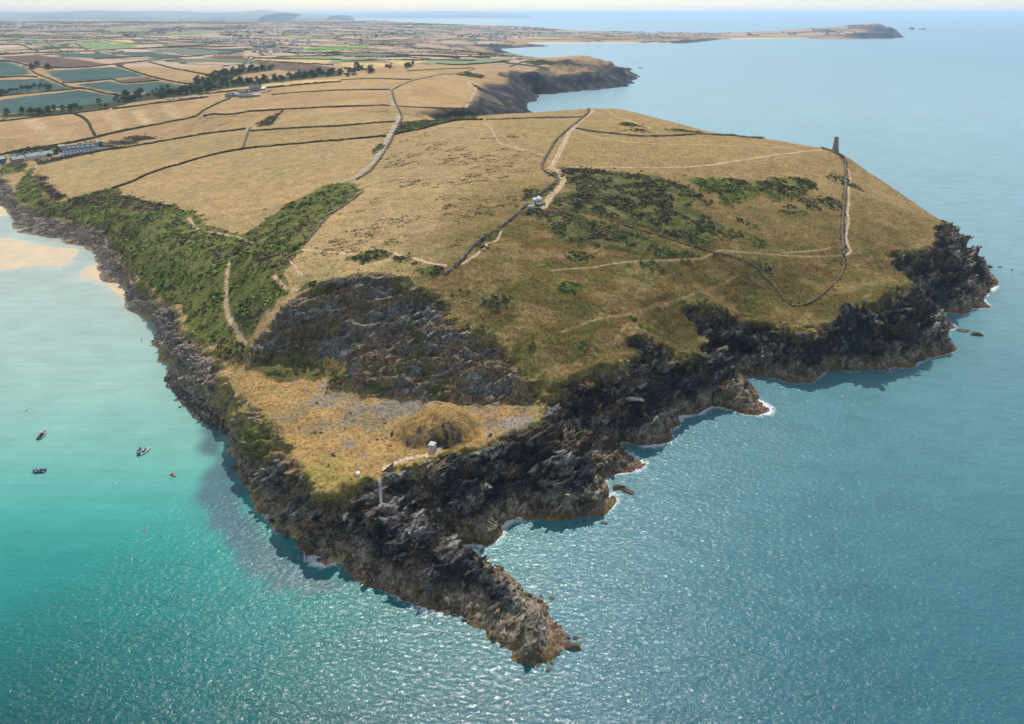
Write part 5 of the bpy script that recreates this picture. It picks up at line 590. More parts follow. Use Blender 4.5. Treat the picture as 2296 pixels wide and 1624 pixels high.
# ------------------------------------------------------------------ sea
def sea_material():
    m = bpy.data.materials.new('sea_water'); m.use_nodes = True; nt = m.node_tree; b = nt.nodes['Principled BSDF']; L = nt.links
    b.inputs['IOR'].default_value = 1.33; b.inputs['Specular IOR Level'].default_value = .5
    at = nt.nodes.new('ShaderNodeAttribute'); at.attribute_name = 'Col'
    fo = nt.nodes.new('ShaderNodeAttribute'); fo.attribute_name = 'foam'
    ch = nt.nodes.new('ShaderNodeAttribute'); ch.attribute_name = 'chop'
    sw = nt.nodes.new('ShaderNodeAttribute'); sw.attribute_name = 'swell'
    g = nt.nodes.new('ShaderNodeNewGeometry')
    def mapped(sx, sy, rot):
        mp = nt.nodes.new('ShaderNodeMapping'); mp.inputs['Scale'].default_value = (sx, sy, 0); mp.inputs['Rotation'].default_value = (0, 0, rot)
        L.new(g.outputs['Position'], mp.inputs['Vector']); return mp.outputs[0]
    def noise(vec, detail, rough=.55, dist=0):
        n = nt.nodes.new('ShaderNodeTexNoise'); n.inputs['Scale'].default_value = 1; n.inputs['Detail'].default_value = detail; n.inputs['Roughness'].default_value = rough; n.inputs['Distortion'].default_value = dist
        L.new(vec, n.inputs['Vector']); return n.outputs['Fac']
    def math_(op, a, b_):
        n = nt.nodes.new('ShaderNodeMath'); n.operation = op
        for i, v in enumerate((a, b_)):
            if isinstance(v, (int, float)): n.inputs[i].default_value = v
            else: L.new(v, n.inputs[i])
        return n.outputs[0]
    chop = noise(mapped(.55, .95, .35), 4, .6, .6)
    mid = noise(mapped(.12, .27, .25), 3, .5, .4)
    swn = noise(mapped(.018, .30, -.12), 3, .5, .25)
    h = math_('ADD', math_('MULTIPLY', chop, .36), math_('MULTIPLY', mid, .40))
    h = math_('ADD', math_('MULTIPLY', h, ch.outputs['Fac']), math_('MULTIPLY', math_('MULTIPLY', swn, .3), sw.outputs['Fac']))
    bp = nt.nodes.new('ShaderNodeBump'); bp.inputs['Strength'].default_value = 1; bp.inputs['Distance'].default_value = 1.0
    L.new(h, bp.inputs['Height']); L.new(bp.outputs[0], b.inputs['Normal'])
    # water body colour drifts a little with the waves
    mr = nt.nodes.new('ShaderNodeMapRange'); mr.inputs[1].default_value = .3; mr.inputs[2].default_value = .7; mr.inputs[3].default_value = .9; mr.inputs[4].default_value = 1.1
    L.new(noise(mapped(.05, .11, .3), 5, .6, .5), mr.inputs[0])
    mx = nt.nodes.new('ShaderNodeMix'); mx.data_type = 'RGBA'; mx.blend_type = 'MULTIPLY'; mx.inputs[0].default_value = 1
    L.new(at.outputs['Color'], mx.inputs[6]); L.new(mr.outputs[0], mx.inputs[7])
    # surf: broken white water against the rocks
    fn = noise(mapped(.55, .55, 0), 6, .7, 1.5)
    fm = nt.nodes.new('ShaderNodeMapRange'); L.new(math_('ADD', math_('MULTIPLY', fo.outputs['Fac'], .42), fn), fm.inputs[0]); fm.inputs[1].default_value = .70; fm.inputs[2].default_value = .92
    fx_ = math_('MULTIPLY', fm.outputs[0], math_('MINIMUM', math_('MULTIPLY', fo.outputs['Fac'], 3.), 1.))
    m3 = nt.nodes.new('ShaderNodeMix'); m3.data_type = 'RGBA'; L.new(fx_, m3.inputs[0]); L.new(mx.outputs[2], m3.inputs[6]); m3.inputs[7].default_value = (.72, .76, .77, 1)
    L.new(m3.outputs[2], b.inputs['Base Color'])
    ro = nt.nodes.new('ShaderNodeMath'); ro.operation = 'MULTIPLY_ADD'; L.new(fx_, ro.inputs[0]); ro.inputs[1].default_value = .5
    rg = nt.nodes.new('ShaderNodeAttribute'); rg.attribute_name = 'rough'; L.new(rg.outputs['Fac'], ro.inputs[2]); L.new(ro.outputs[0], b.inputs['Roughness'])
    return m
M_SEA = sea_material()
xs = lines([(-90000, -2500, 9000, 900), (-2500, -420, 140, 14), (-420, 460, 1.9, 1.9), (460, 3000, 14, 150), (3000, 90000, 900, 9000)])
ys = lines([(-3000, 95, 600, 25), (95, 470, 1.6, 1.9), (470, 1300, 2.2, 14), (1300, 6000, 16, 120), (6000, 110000, 400, 9000)])
SX, SY = np.meshgrid(xs, ys); ss = SX.shape; sx = SX.ravel(); sy = SY.ravel()
# colour of the water body: pale over the sand of the bay, turquoise then teal with depth; open side blue-green, with sky sheen painted in as paleness with distance
def ramp(t, tab):
    ks = [a[0] for a in tab]; return np.stack([np.interp(t, ks, [a[1][c_] for a in tab]) for c_ in range(3)], 1)
bend = sy + (fbm(sx / 60, sy / 60, 2, 300) - .5) * 30
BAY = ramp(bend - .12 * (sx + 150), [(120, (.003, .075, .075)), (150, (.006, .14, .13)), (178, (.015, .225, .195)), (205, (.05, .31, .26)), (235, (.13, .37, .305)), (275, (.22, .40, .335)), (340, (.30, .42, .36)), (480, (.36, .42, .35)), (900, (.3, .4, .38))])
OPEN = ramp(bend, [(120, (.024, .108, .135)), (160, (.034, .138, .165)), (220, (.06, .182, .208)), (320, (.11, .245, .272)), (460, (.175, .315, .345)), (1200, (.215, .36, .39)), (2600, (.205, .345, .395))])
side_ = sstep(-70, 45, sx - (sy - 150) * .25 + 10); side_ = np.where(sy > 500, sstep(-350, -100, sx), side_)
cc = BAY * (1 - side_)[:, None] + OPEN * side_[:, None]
wb = (fbm(sx / 10, sy / 10, 5, 301) - .5) * 18; wb2 = (fbm(sx / 10 + 90, sy / 10, 5, 305) - .5) * 18
kel = in_poly(sx + wb, sy + wb2, DATA['kelp']).astype(float) if len(DATA['kelp']) else 0
kk = blur(kel.reshape(ss), 1).ravel()
cc = mixc(cc, (.06, .125, .145), kk * .9)
sx_l = np.clip((sx - near.x0) / near.cell, 0, near.nx - 1); sy_l = np.clip((sy - near.y0) / near.cell, 0, near.ny - 1)
ld = near.land.astype(float)
prox = np.maximum(blur(ld, 2), 0); prox2 = blur(ld, 14)
inn = (sx > near.x0) & (sx < near.x0 + near.nx * 2) & (sy > near.y0) & (sy < near.y0 + near.ny * 2 - 10)
foam = np.where(inn, near.at(sx, sy, prox), 0); sh = np.where(inn, near.at(sx, sy, prox2), 0)
sand_d = np.zeros(len(sx))
for P_ in DATA['sand']: sand_d = np.maximum(sand_d, in_poly(sx + wb * .3, sy + wb2 * .3, P_))
sand_d = blur(sand_d.reshape(ss), 9).ravel()
cc = mixc(cc, (.52, .50, .38), np.clip(sand_d * 1.6, 0, 1) * .8)
lee = step(-20, -70, sx) * step(190, 230, sy)                    # sheltered bay side
foam = np.clip(foam * 2.0, 0, 1) * (1 - .85 * lee) * (.35 + .65 * step(.42, .6, fbm(sx / 22, sy / 22, 2, 311)))
cc = mixc(cc, (.05, .17, .17), sh * .5 * (1 - lee) * (sy < 700))
cc *= (1 + (fbm(sx / 45, sy / 70, 3, 321) - .5) * .12)[:, None]
bay = np.clip(step(20, -120, sx) * step(150, 260, sy) + step(-120, -200, sx), 0, 1) * step(900, 650, sy)
chop = (1 - .82 * bay) * np.clip(430 / np.maximum(sy, 200), .0, 1) ** 1.3 * sstep(9000, 400, sy)
swl = bay * step(900, 450, sy)
rgh = .21 + .17 * step(300, 2500, sy) + .05 * bay
qd = np.arange(len(sx)).reshape(ss); qd = np.stack([qd[:-1, :-1], qd[:-1, 1:], qd[1:, 1:], qd[1:, :-1]], -1).reshape(-1, 4)
# leave out the sheet under the solid land
lz = np.where(inn, near.at(sx, sy), -5); qd = qd[~(lz[qd] > 6).all(1)]
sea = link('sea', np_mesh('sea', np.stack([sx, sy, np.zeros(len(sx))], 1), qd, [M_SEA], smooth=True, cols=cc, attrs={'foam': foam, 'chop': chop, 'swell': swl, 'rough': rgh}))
tag(sea, kind='structure')
# ------------------------------------------------------------------ beaches: low sand banks that the water laps over
M_SAND = mat('wet_sand', (.56, .44, .27), .55, .12, .08, .4, coords='Object')
def sandbank(P, top):
    P = np.array(P, float); x0, y0 = P.min(0) - 14; x1, y1 = P.max(0) + 14; c_ = 1.5
    X, Y = np.meshgrid(np.arange(x0, x1, c_), np.arange(y0, y1, c_))
    m = in_poly(X, Y, P).astype(float); z = blur(m, 10) * 2 - 1
    z = z * top + (fbm(X / 12, Y / 12, 3, 331) - .5) * top * .5
    ids = np.arange(X.size).reshape(X.shape); q = np.stack([ids[:-1, :-1], ids[:-1, 1:], ids[1:, 1:], ids[1:, :-1]], -1).reshape(-1, 4)
    zz = z.ravel(); q = q[(zz[q] > -.12).any(1)]; u = np.zeros(X.size, bool); u[q.ravel()] = True; r_ = np.cumsum(u) - 1
    return np.stack([X.ravel(), Y.ravel(), zz], 1)[u], r_[q]
for k, P_ in enumerate(DATA['sand']):
    if len(P_) > 3:
        v_, f_ = sandbank(P_, [.34, .6, .4, .3][k]); tag(link('beach', np_mesh('beach', v_, f_, [M_SAND], smooth=True)), kind='structure')
# ------------------------------------------------------------------ far hills on the skyline
M_HILL = mat('far_hill', (.24, .26, .22), .95, .3, .0012)
def ridge(name, pts, y, depth, seed):
    """a long rounded hill; pts = (x, height)"""
    px = [p[0] for p in pts]; ph = [p[1] for p in pts]
    X = np.linspace(px[0], px[-1], 160); T = np.linspace(0, math.pi, 14)
    Hh = np.interp(X, px, ph) + (fbm(X / (abs(px[-1] - px[0]) / 14), X * 0 + seed, 4, seed) - .5) * 22
    XX, TT = np.meshgrid(X, T); HH = np.tile(Hh, (14, 1))
    Yv = y - np.cos(TT) * depth; Zv = np.sin(TT) ** .8 * HH - 5
    ids = np.arange(XX.size).reshape(XX.shape); q = np.stack([ids[:-1, :-1], ids[:-1, 1:], ids[1:, 1:], ids[1:, :-1]], -1).reshape(-1, 4)
    tag(link(name, np_mesh(name, np.stack([XX.ravel(), Yv.ravel(), Zv.ravel()], 1), q, [M_HILL], smooth=True)), kind='structure')
def px2x(u, y): return (u - 1148) / 1551 * y * .98
def pz(v, y): return 165 + (31.5 - v) / 1551 * y
Y1 = 15000
ridge('hill', [(px2x(u, Y1), pz(v, Y1)) for u, v in [(-250, 29), (0, 27), (130, 27), (215, 24), (300, 26), (370, 25), (470, 28), (560, 26), (640, 30)]], Y1, 1700, 3)
Y2 = 17000
ridge('hill', [(px2x(u, Y2), pz(v, Y2)) for u, v in [(440, 33), (520, 29), (570, 25), (590, 23.5), (620, 26), (660, 29.5), (700, 31.5), (765, 34)]], Y2, 1500, 5)
Y3 = 30000
ridge('hill', [(px2x(u, Y3), pz(v, Y3)) for u, v in [(740, 35), (800, 32), (860, 28.5), (920, 27), (1000, 26), (1050, 25.5), (1100, 28), (1150, 31), (1190, 35)]], Y3, 1500, 7)
# ------------------------------------------------------------------ haze: thin even sea air over the whole place
hm = bpy.data.materials.new('haze_air'); hm.use_nodes = True; hn = hm.node_tree; hn.nodes.remove(hn.nodes['Principled BSDF'])
pv = hn.nodes.new('ShaderNodeVolumePrincipled'); pv.inputs['Color'].default_value = (.60, .79, 1, 1); pv.inputs['Density'].default_value = HAZE
pv.inputs['Density Attribute'].default_value = ''; pv.inputs['Temperature Attribute'].default_value = ''; pv.inputs['Anisotropy'].default_value = .2
hn.links.new(pv.outputs[0], hn.nodes['Material Output'].inputs['Volume'])
mb = MB(); mb.box(-95000, 95000, -4000, 115000, -14, 262); hz = mb.build('haze', hm); tag(hz, kind='stuff')

# ------------------------------------------------------------------ object materials
M_BANK = mat('turfed_bank', (.21, .15, .07), .95, .4, 1.2, .1, bump=.5)
M_STONE = mat('dry_stone', (.23, .19, .145), .95, .5, 1.6, .15, bump=.6)
M_COPE = foliage('lichened_stone', (.13, .11, .085), (.30, .27, .22), .8, False)
M_TOWER = mat('tower_stone', (.29, .245, .195), .95, .4, 1.3, .15, bump=.7)
M_WHITE = mat('white_render', (.80, .80, .79), .8, .06, .8)
M_SLATE = mat('slate_roof', (.165, .165, .172), .7, .2, 1.5)
M_PALEROOF = mat('pale_slate_roof', (.36, .37, .38), .7, .2, 1.2)
M_GLASS = mat('window_glass', (.03, .05, .09), .12, .1, 1, .6)
M_CONC = mat('concrete', (.47, .45, .42), .9, .18, 1.8)
M_GREYST = mat('grey_stone_wall', (.26, .25, .24), .95, .3, 1.2)
M_TEAL = mat('teal_paint', (.20, .36, .34), .6, .1, 1)
M_BLUE = mat('blue_paint', (.03, .12, .35), .5, .1, 1)
M_DARK = mat('dark_opening', (.012, .012, .013), .9, .1, 1)
M_WOOD = mat('weathered_timber', (.22, .19, .15), .9, .25, 3)
M_STEEL = mat('grey_steel', (.30, .31, .32), .5, .1, 2)
M_RUBBERG = mat('grey_hypalon', (.24, .27, .31), .5, .1, 3); M_RUBBERB = mat('navy_hypalon', (.055, .085, .17), .45, .1, 3); M_RUBBERW = mat('pale_hypalon', (.55, .62, .66), .45, .1, 3)
M_BLACK = mat('black_plastic', (.02, .02, .022), .4, .1, 3); M_ORANGE = mat('orange_plastic', (.75, .16, .03), .4, .1, 3); M_YELL = mat('yellow_plastic', (.75, .45, .03), .4, .1, 3)
M_RED = mat('red_paint', (.55, .03, .03), .35, .1, 3); M_TAN = mat('tan_deck', (.42, .28, .17), .6, .15, 3)
M_CARS = [mat('car_paint_' + n, c_, .3, .05, 1, .5) for n, c_ in (('white', (.78, .78, .78)), ('silver', (.45, .47, .5)), ('blue', (.05, .1, .28)), ('red', (.5, .03, .03)), ('black', (.02, .02, .02)))]
M_BALE = mat('straw_bale', (.42, .31, .14), .95, .3, 4); M_WRAP = mat('pale_bale_wrap', (.62, .6, .52), .5, .1, 3)
M_SKIN = mat('skin', (.48, .30, .22), .6, .05, 3)
M_LEAFD = foliage('gorse_dark', (.05, .06, .02), (.125, .145, .042), .25); M_LEAFB = foliage('gorse_bright', (.05, .07, .018), (.175, .245, .042), .15); M_LEAFH = foliage('heath', (.06, .048, .026), (.165, .115, .06))
M_HEDGE = foliage('hedge_leaf', (.035, .045, .018), (.085, .085, .035)); M_TREE = foliage('tree_leaf', (.018, .038, .012), (.06, .095, .024), .25); M_BARK = mat('bark', (.09, .075, .06), .95, .3, 3)
M_ROCK = mat('boulder_stone', (.115, .10, .085), .95, .55, 1.6, .2, bump=.5, coords='Object'); M_REEF = mat('weedy_rock', (.12, .09, .055), .9, .6, .8, .3, bump=.6)
M_PATH = vcol_ground('worn_path', .2)
# ------------------------------------------------------------------ paths: thin worn sheets lying on the turf
def resample(P, st):
    P = np.asarray(P, float)[:, :2]
    # round the corners
    for _ in range(2):
        Q = [P[0]]
        for a, b in zip(P[:-1], P[1:]): Q += [a * .75 + b * .25, a * .25 + b * .75]
        P = np.array(Q + [P[-1]])
    d = np.r_[0, np.cumsum(np.hypot(*np.diff(P, axis=0).T))]; n = max(2, int(d[-1] / st) + 1); t = np.linspace(0, d[-1], n)
    return np.stack([np.interp(t, d, P[:, 0]), np.interp(t, d, P[:, 1])], 1)
def side(P):
    T = np.gradient(P, axis=0); T /= np.maximum(np.hypot(T[:, 0], T[:, 1]), 1e-6)[:, None]; return np.stack([-T[:, 1], T[:, 0]], 1)
pcol = {'lane': (.40, .35, .28), 'dirt': (.50, .37, .235), 'gravel': (.25, .24, .215)}
for w, kd, P in DATA['paths']:
    L = resample(P, .8); S = side(L); n = len(L); s_ = rng.randint(1000)
    rows = []; cols = []
    t = np.arange(n)
    wl = w * (.75 + .6 * vnoise(t * .22, t * 0 + s_)); off = (vnoise(t * .1, t * 0 + s_ + 7) - .5) * w * .6
    for k in np.linspace(-.5, .5, 5):
        rag = (vnoise(t * .9, t * 0 + s_ + k * 9) - .5) * .35 * w * (abs(k) > .4)
        p = L + S * (off + k * wl + rag)[:, None]; z = gsurf(p[:, 0], p[:, 1]) + .07 - .05 * (abs(k) > .4)
        rows.append(np.c_[p, z]); cols.append(np.tile(np.array(pcol[kd] if w > .85 else (.34, .245, .135)) * (1 - .25 * (abs(k) < .1) * (w > 2)), (n, 1)))
    V = np.concatenate(rows); ids = np.arange(5 * n).reshape(5, n)
    q = np.stack([ids[:-1, :-1], ids[:-1, 1:], ids[1:, 1:], ids[1:, :-1]], -1).reshape(-1, 4)[:, ::-1]
    tag(link('path' if kd != 'lane' else 'lane', np_mesh('path', V, q, [M_PATH], smooth=True, cols=np.concatenate(cols))), kind='structure')
# ------------------------------------------------------------------ walls and hedges
HL = ['hedge along the bottom of the tree belt at the far left edge',
      'hedge running from the striped field towards the farm',
      'short hedge between the two striped fields',
      'long hedge above the cove, climbing to the farm',
      'hedge beside the track up to the farm',
      'straight hedge below the farm, running right to the lane',
      'short hedge beside the dark scrub triangle',
      'hedge from the cove scrub up to the short stone wall',
      'hedge above the narrow tan field, ending at the lane',
'short crooked stone wall joining two long field hedges',
      'long dark hedge across the two big golden fields',
      'thick green hedge below the white terrace',
      'hedge in front of the farm buildings',
      'hedge above the lane head, left of the sea fields',
      'hedge across the top of the lane',
      'stone wall curving up from the lane head towards the cape',
      'thin hedge on the far slope above the lane',
      'short hedge on the neck of the dark cape',
'stone wall beside the upper lane',
      'stone wall along the lower lane',
      'hedge left of the lane, second from its top',
      'stone wall from the lane to the sheer cove',
      'hedge left of the lane, third from its top',
      'hedge left of the lane, lowest of the row',
      'dark hedge under the bright green scrub wedge',
      'stone wall along the back of the big tussock field',
      'stone wall beside the wide dirt track near the skyline',
      'stone wall bending round the green hollow above the lookout',
'stone wall running down from the teal shed',
      'stone wall beside the dirt path below the lookout',
      'broken end of stone wall above the quarry rim',
      'stone wall crossing the upper headland towards the brow',
      'stone wall along the brow towards the round tower',
      'straight stone wall running down the right side of the headland',
      'earth-covered wall curving above the right hand cliffs',
      'low wall through the dark gorse below the lookout',
      'low wall descending to the corner above the right cliffs',
      'stone wall edging the green valley, upper part',
      'stone wall edging the green valley, lower part']
SL = ['bright green gorse and bramble covering the slope above the bay',
      'brown heath below the golden field',
      'dark reedy scrub around the quarry pond',
      'big dark gorse thicket right of the lookout',
      'dark gorse on the slope below the low wall',
      'bright gorse thicket in the middle of the upper headland',
      'bright gorse thicket nearest the straight right hand wall',
      'bright green scrub wedge beside the lane',
      'dark bushes behind the lookout',
      'dark scrub against the wall below the lookout',
      'small round scrub by the dirt path',
      'green scrub strip above the quarry rim path',
      'dark scrub beside the rim path',
      'green scrub at the broken wall end',
      'green scrub below the teal shed',
      'dark scrub triangle in the tan fields',
      'brown scrub behind the cove lane',
      'dark scrub right of the white terrace',
      'brown bramble on the bank behind the terrace',
      'dark scrub between the terrace and the golden field',
      'dark scrub on the bank above the cottages',
      'green scrub on the little cliff at the left edge',
      'red-brown bracken at the left corner of the golden field',
      'bright green shrubs by the cove hedge',
      'dark scrub by the wall on the far slope',
      'green scrub beside the far dirt track',
      'green scrub on the dark cape',
      'green patch high on the headland, left',
      'green patch high on the headland, lower',
      'green strip near the skyline',
      'dark ivy on the quarry rim, right side',
      'dark ivy on the quarry rim, middle',
      'dark ivy on the quarry rim, left side',
      'green bush in the middle of the quarry face']

def leaf_tris(cx, cy, cz, r, per, flat=.7, size=.55):
    """loose leaf tufts over domes: arrays of centres and radii"""
    n = len(cx); th = rng.uniform(0, 2 * math.pi, (n, per)); u = rng.uniform(-.1, 1, (n, per)); rr = np.sqrt(1 - np.clip(u, 0, 1) ** 2) * rng.uniform(.75, 1.1, (n, per))
    px = cx[:, None] + r[:, None] * rr * np.cos(th); py = cy[:, None] + r[:, None] * rr * np.sin(th); pz_ = cz[:, None] + r[:, None] * u * flat
    c0 = np.stack([px, py, pz_], -1).reshape(-1, 3); sz = np.repeat(r, per) * size * rng.uniform(.6, 1.3, n * per)
    # a triangle tilted outwards
    nn = np.stack([(px - cx[:, None]), (py - cy[:, None]), (pz_ - cz[:, None]) + .35 * r[:, None]], -1).reshape(-1, 3); nn += rng.normal(0, .35, nn.shape) * np.repeat(r, per)[:, None]
    nn /= np.linalg.norm(nn, axis=1)[:, None] + 1e-9
    a = np.cross(nn, rng.normal(0, 1, nn.shape)); a /= np.linalg.norm(a, axis=1)[:, None] + 1e-9; b = np.cross(nn, a)
    V = np.empty((len(c0), 3, 3))
    for k in range(3):
        an = k * 2.0944 + rng.uniform(-.4, .4, len(c0)); V[:, k] = c0 + (a * np.cos(an)[:, None] + b * np.sin(an)[:, None]) * sz[:, None]
    return V.reshape(-1, 3), np.arange(len(c0) * 3).reshape(-1, 3)
def bank(P, w, h, st, jit, prof):
    L = resample(P, st); S = side(L); n = len(L); rows = []; hv = .45 + .9 * fbm(np.arange(n) * st / 5., np.zeros(n) + rng.randint(99), 3, 5)
    for k, (a, b) in enumerate(prof):
        j = rng.uniform(-jit, jit, n); j2 = rng.uniform(-jit, jit, n)
        p = L + S * (a * w / 2 + j * .6)[:, None]; z0 = gsurf(p[:, 0], p[:, 1]) if b == 0 else gsurf(L[:, 0], L[:, 1])
        rows.append(np.c_[p, z0 - (.35 if b == 0 else 0) + b * (h * hv + j2)])
    m = len(prof); V = np.concatenate(rows); ids = np.arange(m * n).reshape(m, n)
    q = np.stack([ids[:-1, :-1], ids[:-1, 1:], ids[1:, 1:], ids[1:, :-1]], -1).reshape(-1, 4)
    ends = [[ids[k, 0] for k in (0, 1, m-2, m-1)], [ids[k, n-1] for k in (m-1, m-2, 1, 0)]]
    return V, np.concatenate([q, np.array(ends)]), L
far_i = 0
for i, (kd, w, h, P) in enumerate(DATA['hw']):
    if kd == 'wall':
        v_, f_, L = bank(P, w * .6, h * (.5 if i in (34, 35, 36) else .85), .7, .2, [(-1, 0), (-.85, .55), (-.55, 1), (.1, 1.08), (.6, .98), (.88, .5), (1, 0)])
        o = link('stone_wall', np_mesh('stone_wall', v_, f_, [M_BANK if i in (34, 35, 36) else M_STONE])); tag(o, HL[i], 'wall', 'dry stone walls on the headland')
        # the stones one sees on its faces and along the top
        n_ = int(len(L) * (.5 if i in (34, 35, 36) else 2.4)); ii = rng.randint(0, len(L), n_); Sd = side(L)[ii]; u_ = rng.uniform(-1, 1, n_); zz_ = np.where(np.abs(u_) > .6, rng.uniform(.2, .9, n_), 1.0)
        pc = np.c_[L[ii] + Sd * (np.sign(u_) * np.minimum(np.abs(u_), .62) * w * .6)[:, None] + rng.uniform(-.35, .35, (n_, 2)), gsurf(L[ii, 0], L[ii, 1]) + h * (.4 if i in (34, 35, 36) else .66) * zz_]
        hs_ = rng.uniform(.16, .42, (n_, 3)) * np.array((1, 1, .7)); VB = np.empty((n_, 8, 3))
        for k in range(8): VB[:, k] = pc + sg[k] * hs_ * rng.uniform(.6, 1.2, (n_, 3))
        FB = (np.array([(0, 2, 3, 1), (4, 5, 7, 6), (0, 1, 5, 4), (2, 6, 7, 3), (0, 4, 6, 2), (1, 3, 7, 5)])[None] + (np.arange(n_) * 8)[:, None, None]).reshape(-1, 4)
        t = link('face_stones', np_mesh('face_stones', VB.reshape(-1, 3), FB, [M_COPE]), o); t['kind'] = 'stuff'
        # tufts growing out of the wall foot
        k = rng.rand(len(L)) < .22; S = side(L); c_ = L[k] + S[k] * (rng.choice([-1, 1], k.sum()) * w * .55)[:, None]
        if len(c_) > 2:
            v2, f2 = leaf_tris(c_[:, 0], c_[:, 1], gsurf(c_[:, 0], c_[:, 1]), rng.uniform(.35, .9, len(c_)), 12)
            t = link('wall_foot_scrub', np_mesh('wall_foot_scrub', v2, f2, [M_LEAFD]), o); t['kind'] = 'stuff'
    else:
        st = 1.6 if kd == 'hedge' else 5
        v_, f_, L = bank(P, w * .8, h * .95, st, .35, [(-1, 0), (-1.05, .5), (-.6, .95), (0, 1.05), (.6, .95), (1.05, .5), (1, 0)])
        o = link('hedge', np_mesh('hedge', v_, f_, [M_HEDGE]))
        if kd == 'hedge':
            tag(o, HL[i], 'hedge', 'field hedges')
            L2 = np.repeat(L, 2, 0) + rng.uniform(-w * .4, w * .4, (2 * len(L), 2)); r_ = rng.uniform(.5, 1.1, len(L2))
            v2, f2 = leaf_tris(L2[:, 0], L2[:, 1], gsurf(L2[:, 0], L2[:, 1]) + h * .65, r_, 8)
            t = link('leaves', np_mesh('leaves', v2, f2, [M_HEDGE]), o); t['kind'] = 'stuff'
        else:
            mx_, my_ = np.mean(np.array(P, float), 0); wl_ = math.dist(P[0], P[-1])
            tag(o, ('long' if wl_ > 260 else 'short') + ' dark hedge ' + ('among the blue-green fields' if my_ < 1450 else 'behind the blue-green fields' if my_ < 2000 else 'among the far pale fields') + (' at the left edge' if mx_ / my_ < -.52 else ' left of the tree belt' if mx_ / my_ < -.3 else ' beyond the farm' if mx_ / my_ < -.12 else ' towards the dark cape'), 'hedge', 'hedges between the distant fields')
# ------------------------------------------------------------------ scrub: gorse and bramble cover
def scr_at(x, y):
    i = np.clip(np.searchsorted(XL, x) - 1, 0, len(XL) - 2); j = np.clip(np.searchsorted(YL, y) - 1, 0, len(YL) - 2); return SCR[j, i]
for k, (tn, P) in enumerate(DATA['gorse']):
    if len(P) < 3: continue
    Q = np.array(P, float); x0, y0 = Q.min(0); x1, y1 = Q.max(0); A = (x1 - x0) * (y1 - y0)
    dn = .62 if y1 < 480 else .30; n = int(min(A * dn, 26000))
    x = rng.uniform(x0, x1, n); y = rng.uniform(y0, y1, n); m = in_poly(x, y, Q)
    inn_ = (y < 790) & (x > -615)
    loose = rng.rand(n) < .10; x = x + rng.normal(0, 5, n) * loose; y = y + rng.normal(0, 5, n) * loose
    m &= np.where(inn_ & ~loose, scr_at(x, y) > .4, True) & (vnoise(x / 6, y / 6, None, 77) > (.25 if tn else .42))
    x = x[m]; y = y[m]
    if len(x) < 4: continue
    r = rng.uniform(.45, 1.0, len(x)) * (.65 + 1.0 * vnoise(x / 7, y / 7, None, 78)) * (1 if y1 < 600 else 1.5)
    v_, f_ = leaf_tris(x, y, gsurf(x, y) - .15, r, 11 if y1 < 600 else 8)
    mm = {0: M_LEAFD, 1: M_LEAFB, 2: M_LEAFH, 3: M_LEAFB}[tn]
    brn = np.repeat((vnoise(x / 13, y / 10, None, 79) > .60), len(f_) // len(x)) if tn != 2 else np.zeros(len(f_), bool)
    tag(link('scrub', np_mesh('scrub', v_, f_, [mm, M_LEAFH], midx=brn.astype(int))), SL[k], 'scrub', None, 'stuff')
def blob(n, r, seed, sq=.7, tall=1.):
    """uneven mound of turf-like foliage, built of tufts"""
    rr = np.random.RandomState(seed); th = rr.uniform(0, 6.283, n); d = np.sqrt(rr.rand(n)) * r * .8
    return d * np.cos(th), d * np.sin(th), (1 - (d / r) ** 2) * r * .28 * tall
BL = ['dark gorse bush against the straight right hand wall, high up', 'small dark bush right of the straight wall, on the sea side', 'gorse bush below the right end of the bright thicket', 'wide gorse bush against the straight wall, halfway down',
 'gorse bush left of the wide one by the straight wall', 'small gorse bush below the bright right thicket', 'leftmost of three bushes in a row below the right thicket', 'middle bush of the row below the right thicket', 'round gorse bush alone in the enclosed turf', 'gorse bush by the bend of the descending low wall',
 'flat green bush on the slope under the thin footpath', 'small bush where the thin footpath rises', 'grey-green bush left of the thin footpath beside outcrops', 'round green bush on the open slope left of centre', 'narrow bush left of the middle bright thicket', 'narrow bush under the middle bright thicket', 'bush at the right tip of the dark thicket', 'bush just left of the tip of the dark thicket', 'small bush right of the dark thicket, upper', 'small bush right of the dark thicket, lower', 'little bush between the two bright thickets',
 'largest green patch on the slope right of the quarry', 'round green bush beside a small outcrop on the slope', 'green patch in the middle of the lower slope', 'dark patch on the lip of the quarry', 'small bush above the grassy hollow', 'small bush low on the slope right of the quarry lip', 'small bush at the top right of the quarry rim', 'narrow bush at the edge of the grassy hollow',
 'round bush beside the wall below the lookout', 'small bush beside the dirt track at the lookout', 'bush against the lane wall', 'lone bush on the bank above the cottages', 'low bush left of the lookout', 'low bush behind the lookout mast']
for k, P in enumerate(DATA['bushes']):
    Q = np.array(P, float); c_ = Q.mean(0); ext = (Q.max(0) - Q.min(0)) / 2; n = int(max(8, min(120, ext[0] * ext[1] * 2.2)))
    t = rng.uniform(0, 6.283, n); d = np.sqrt(rng.rand(n)); rad_ = .6 + .9 * vnoise(np.cos(t) * 1.6 + k * 7, np.sin(t) * 1.6); x = c_[0] + d * np.cos(t) * ext[0] * rad_; y = c_[1] + d * np.sin(t) * ext[1] * rad_
    v_, f_ = leaf_tris(x, y, gsurf(x, y) - .1 + (1 - d ** 2) * .2, rng.uniform(.4, .95, n), 12, .5)
    z0 = float(gsurf(c_[0], c_[1])); o = link('gorse_bush', np_mesh('gorse_bush', v_ - np.array((c_[0], c_[1], z0)), f_, [M_LEAFB if k % 3 else M_LEAFD])); o.location = (c_[0], c_[1], z0)
    tag(o, BL[k], 'bush', 'single gorse bushes on the headland')
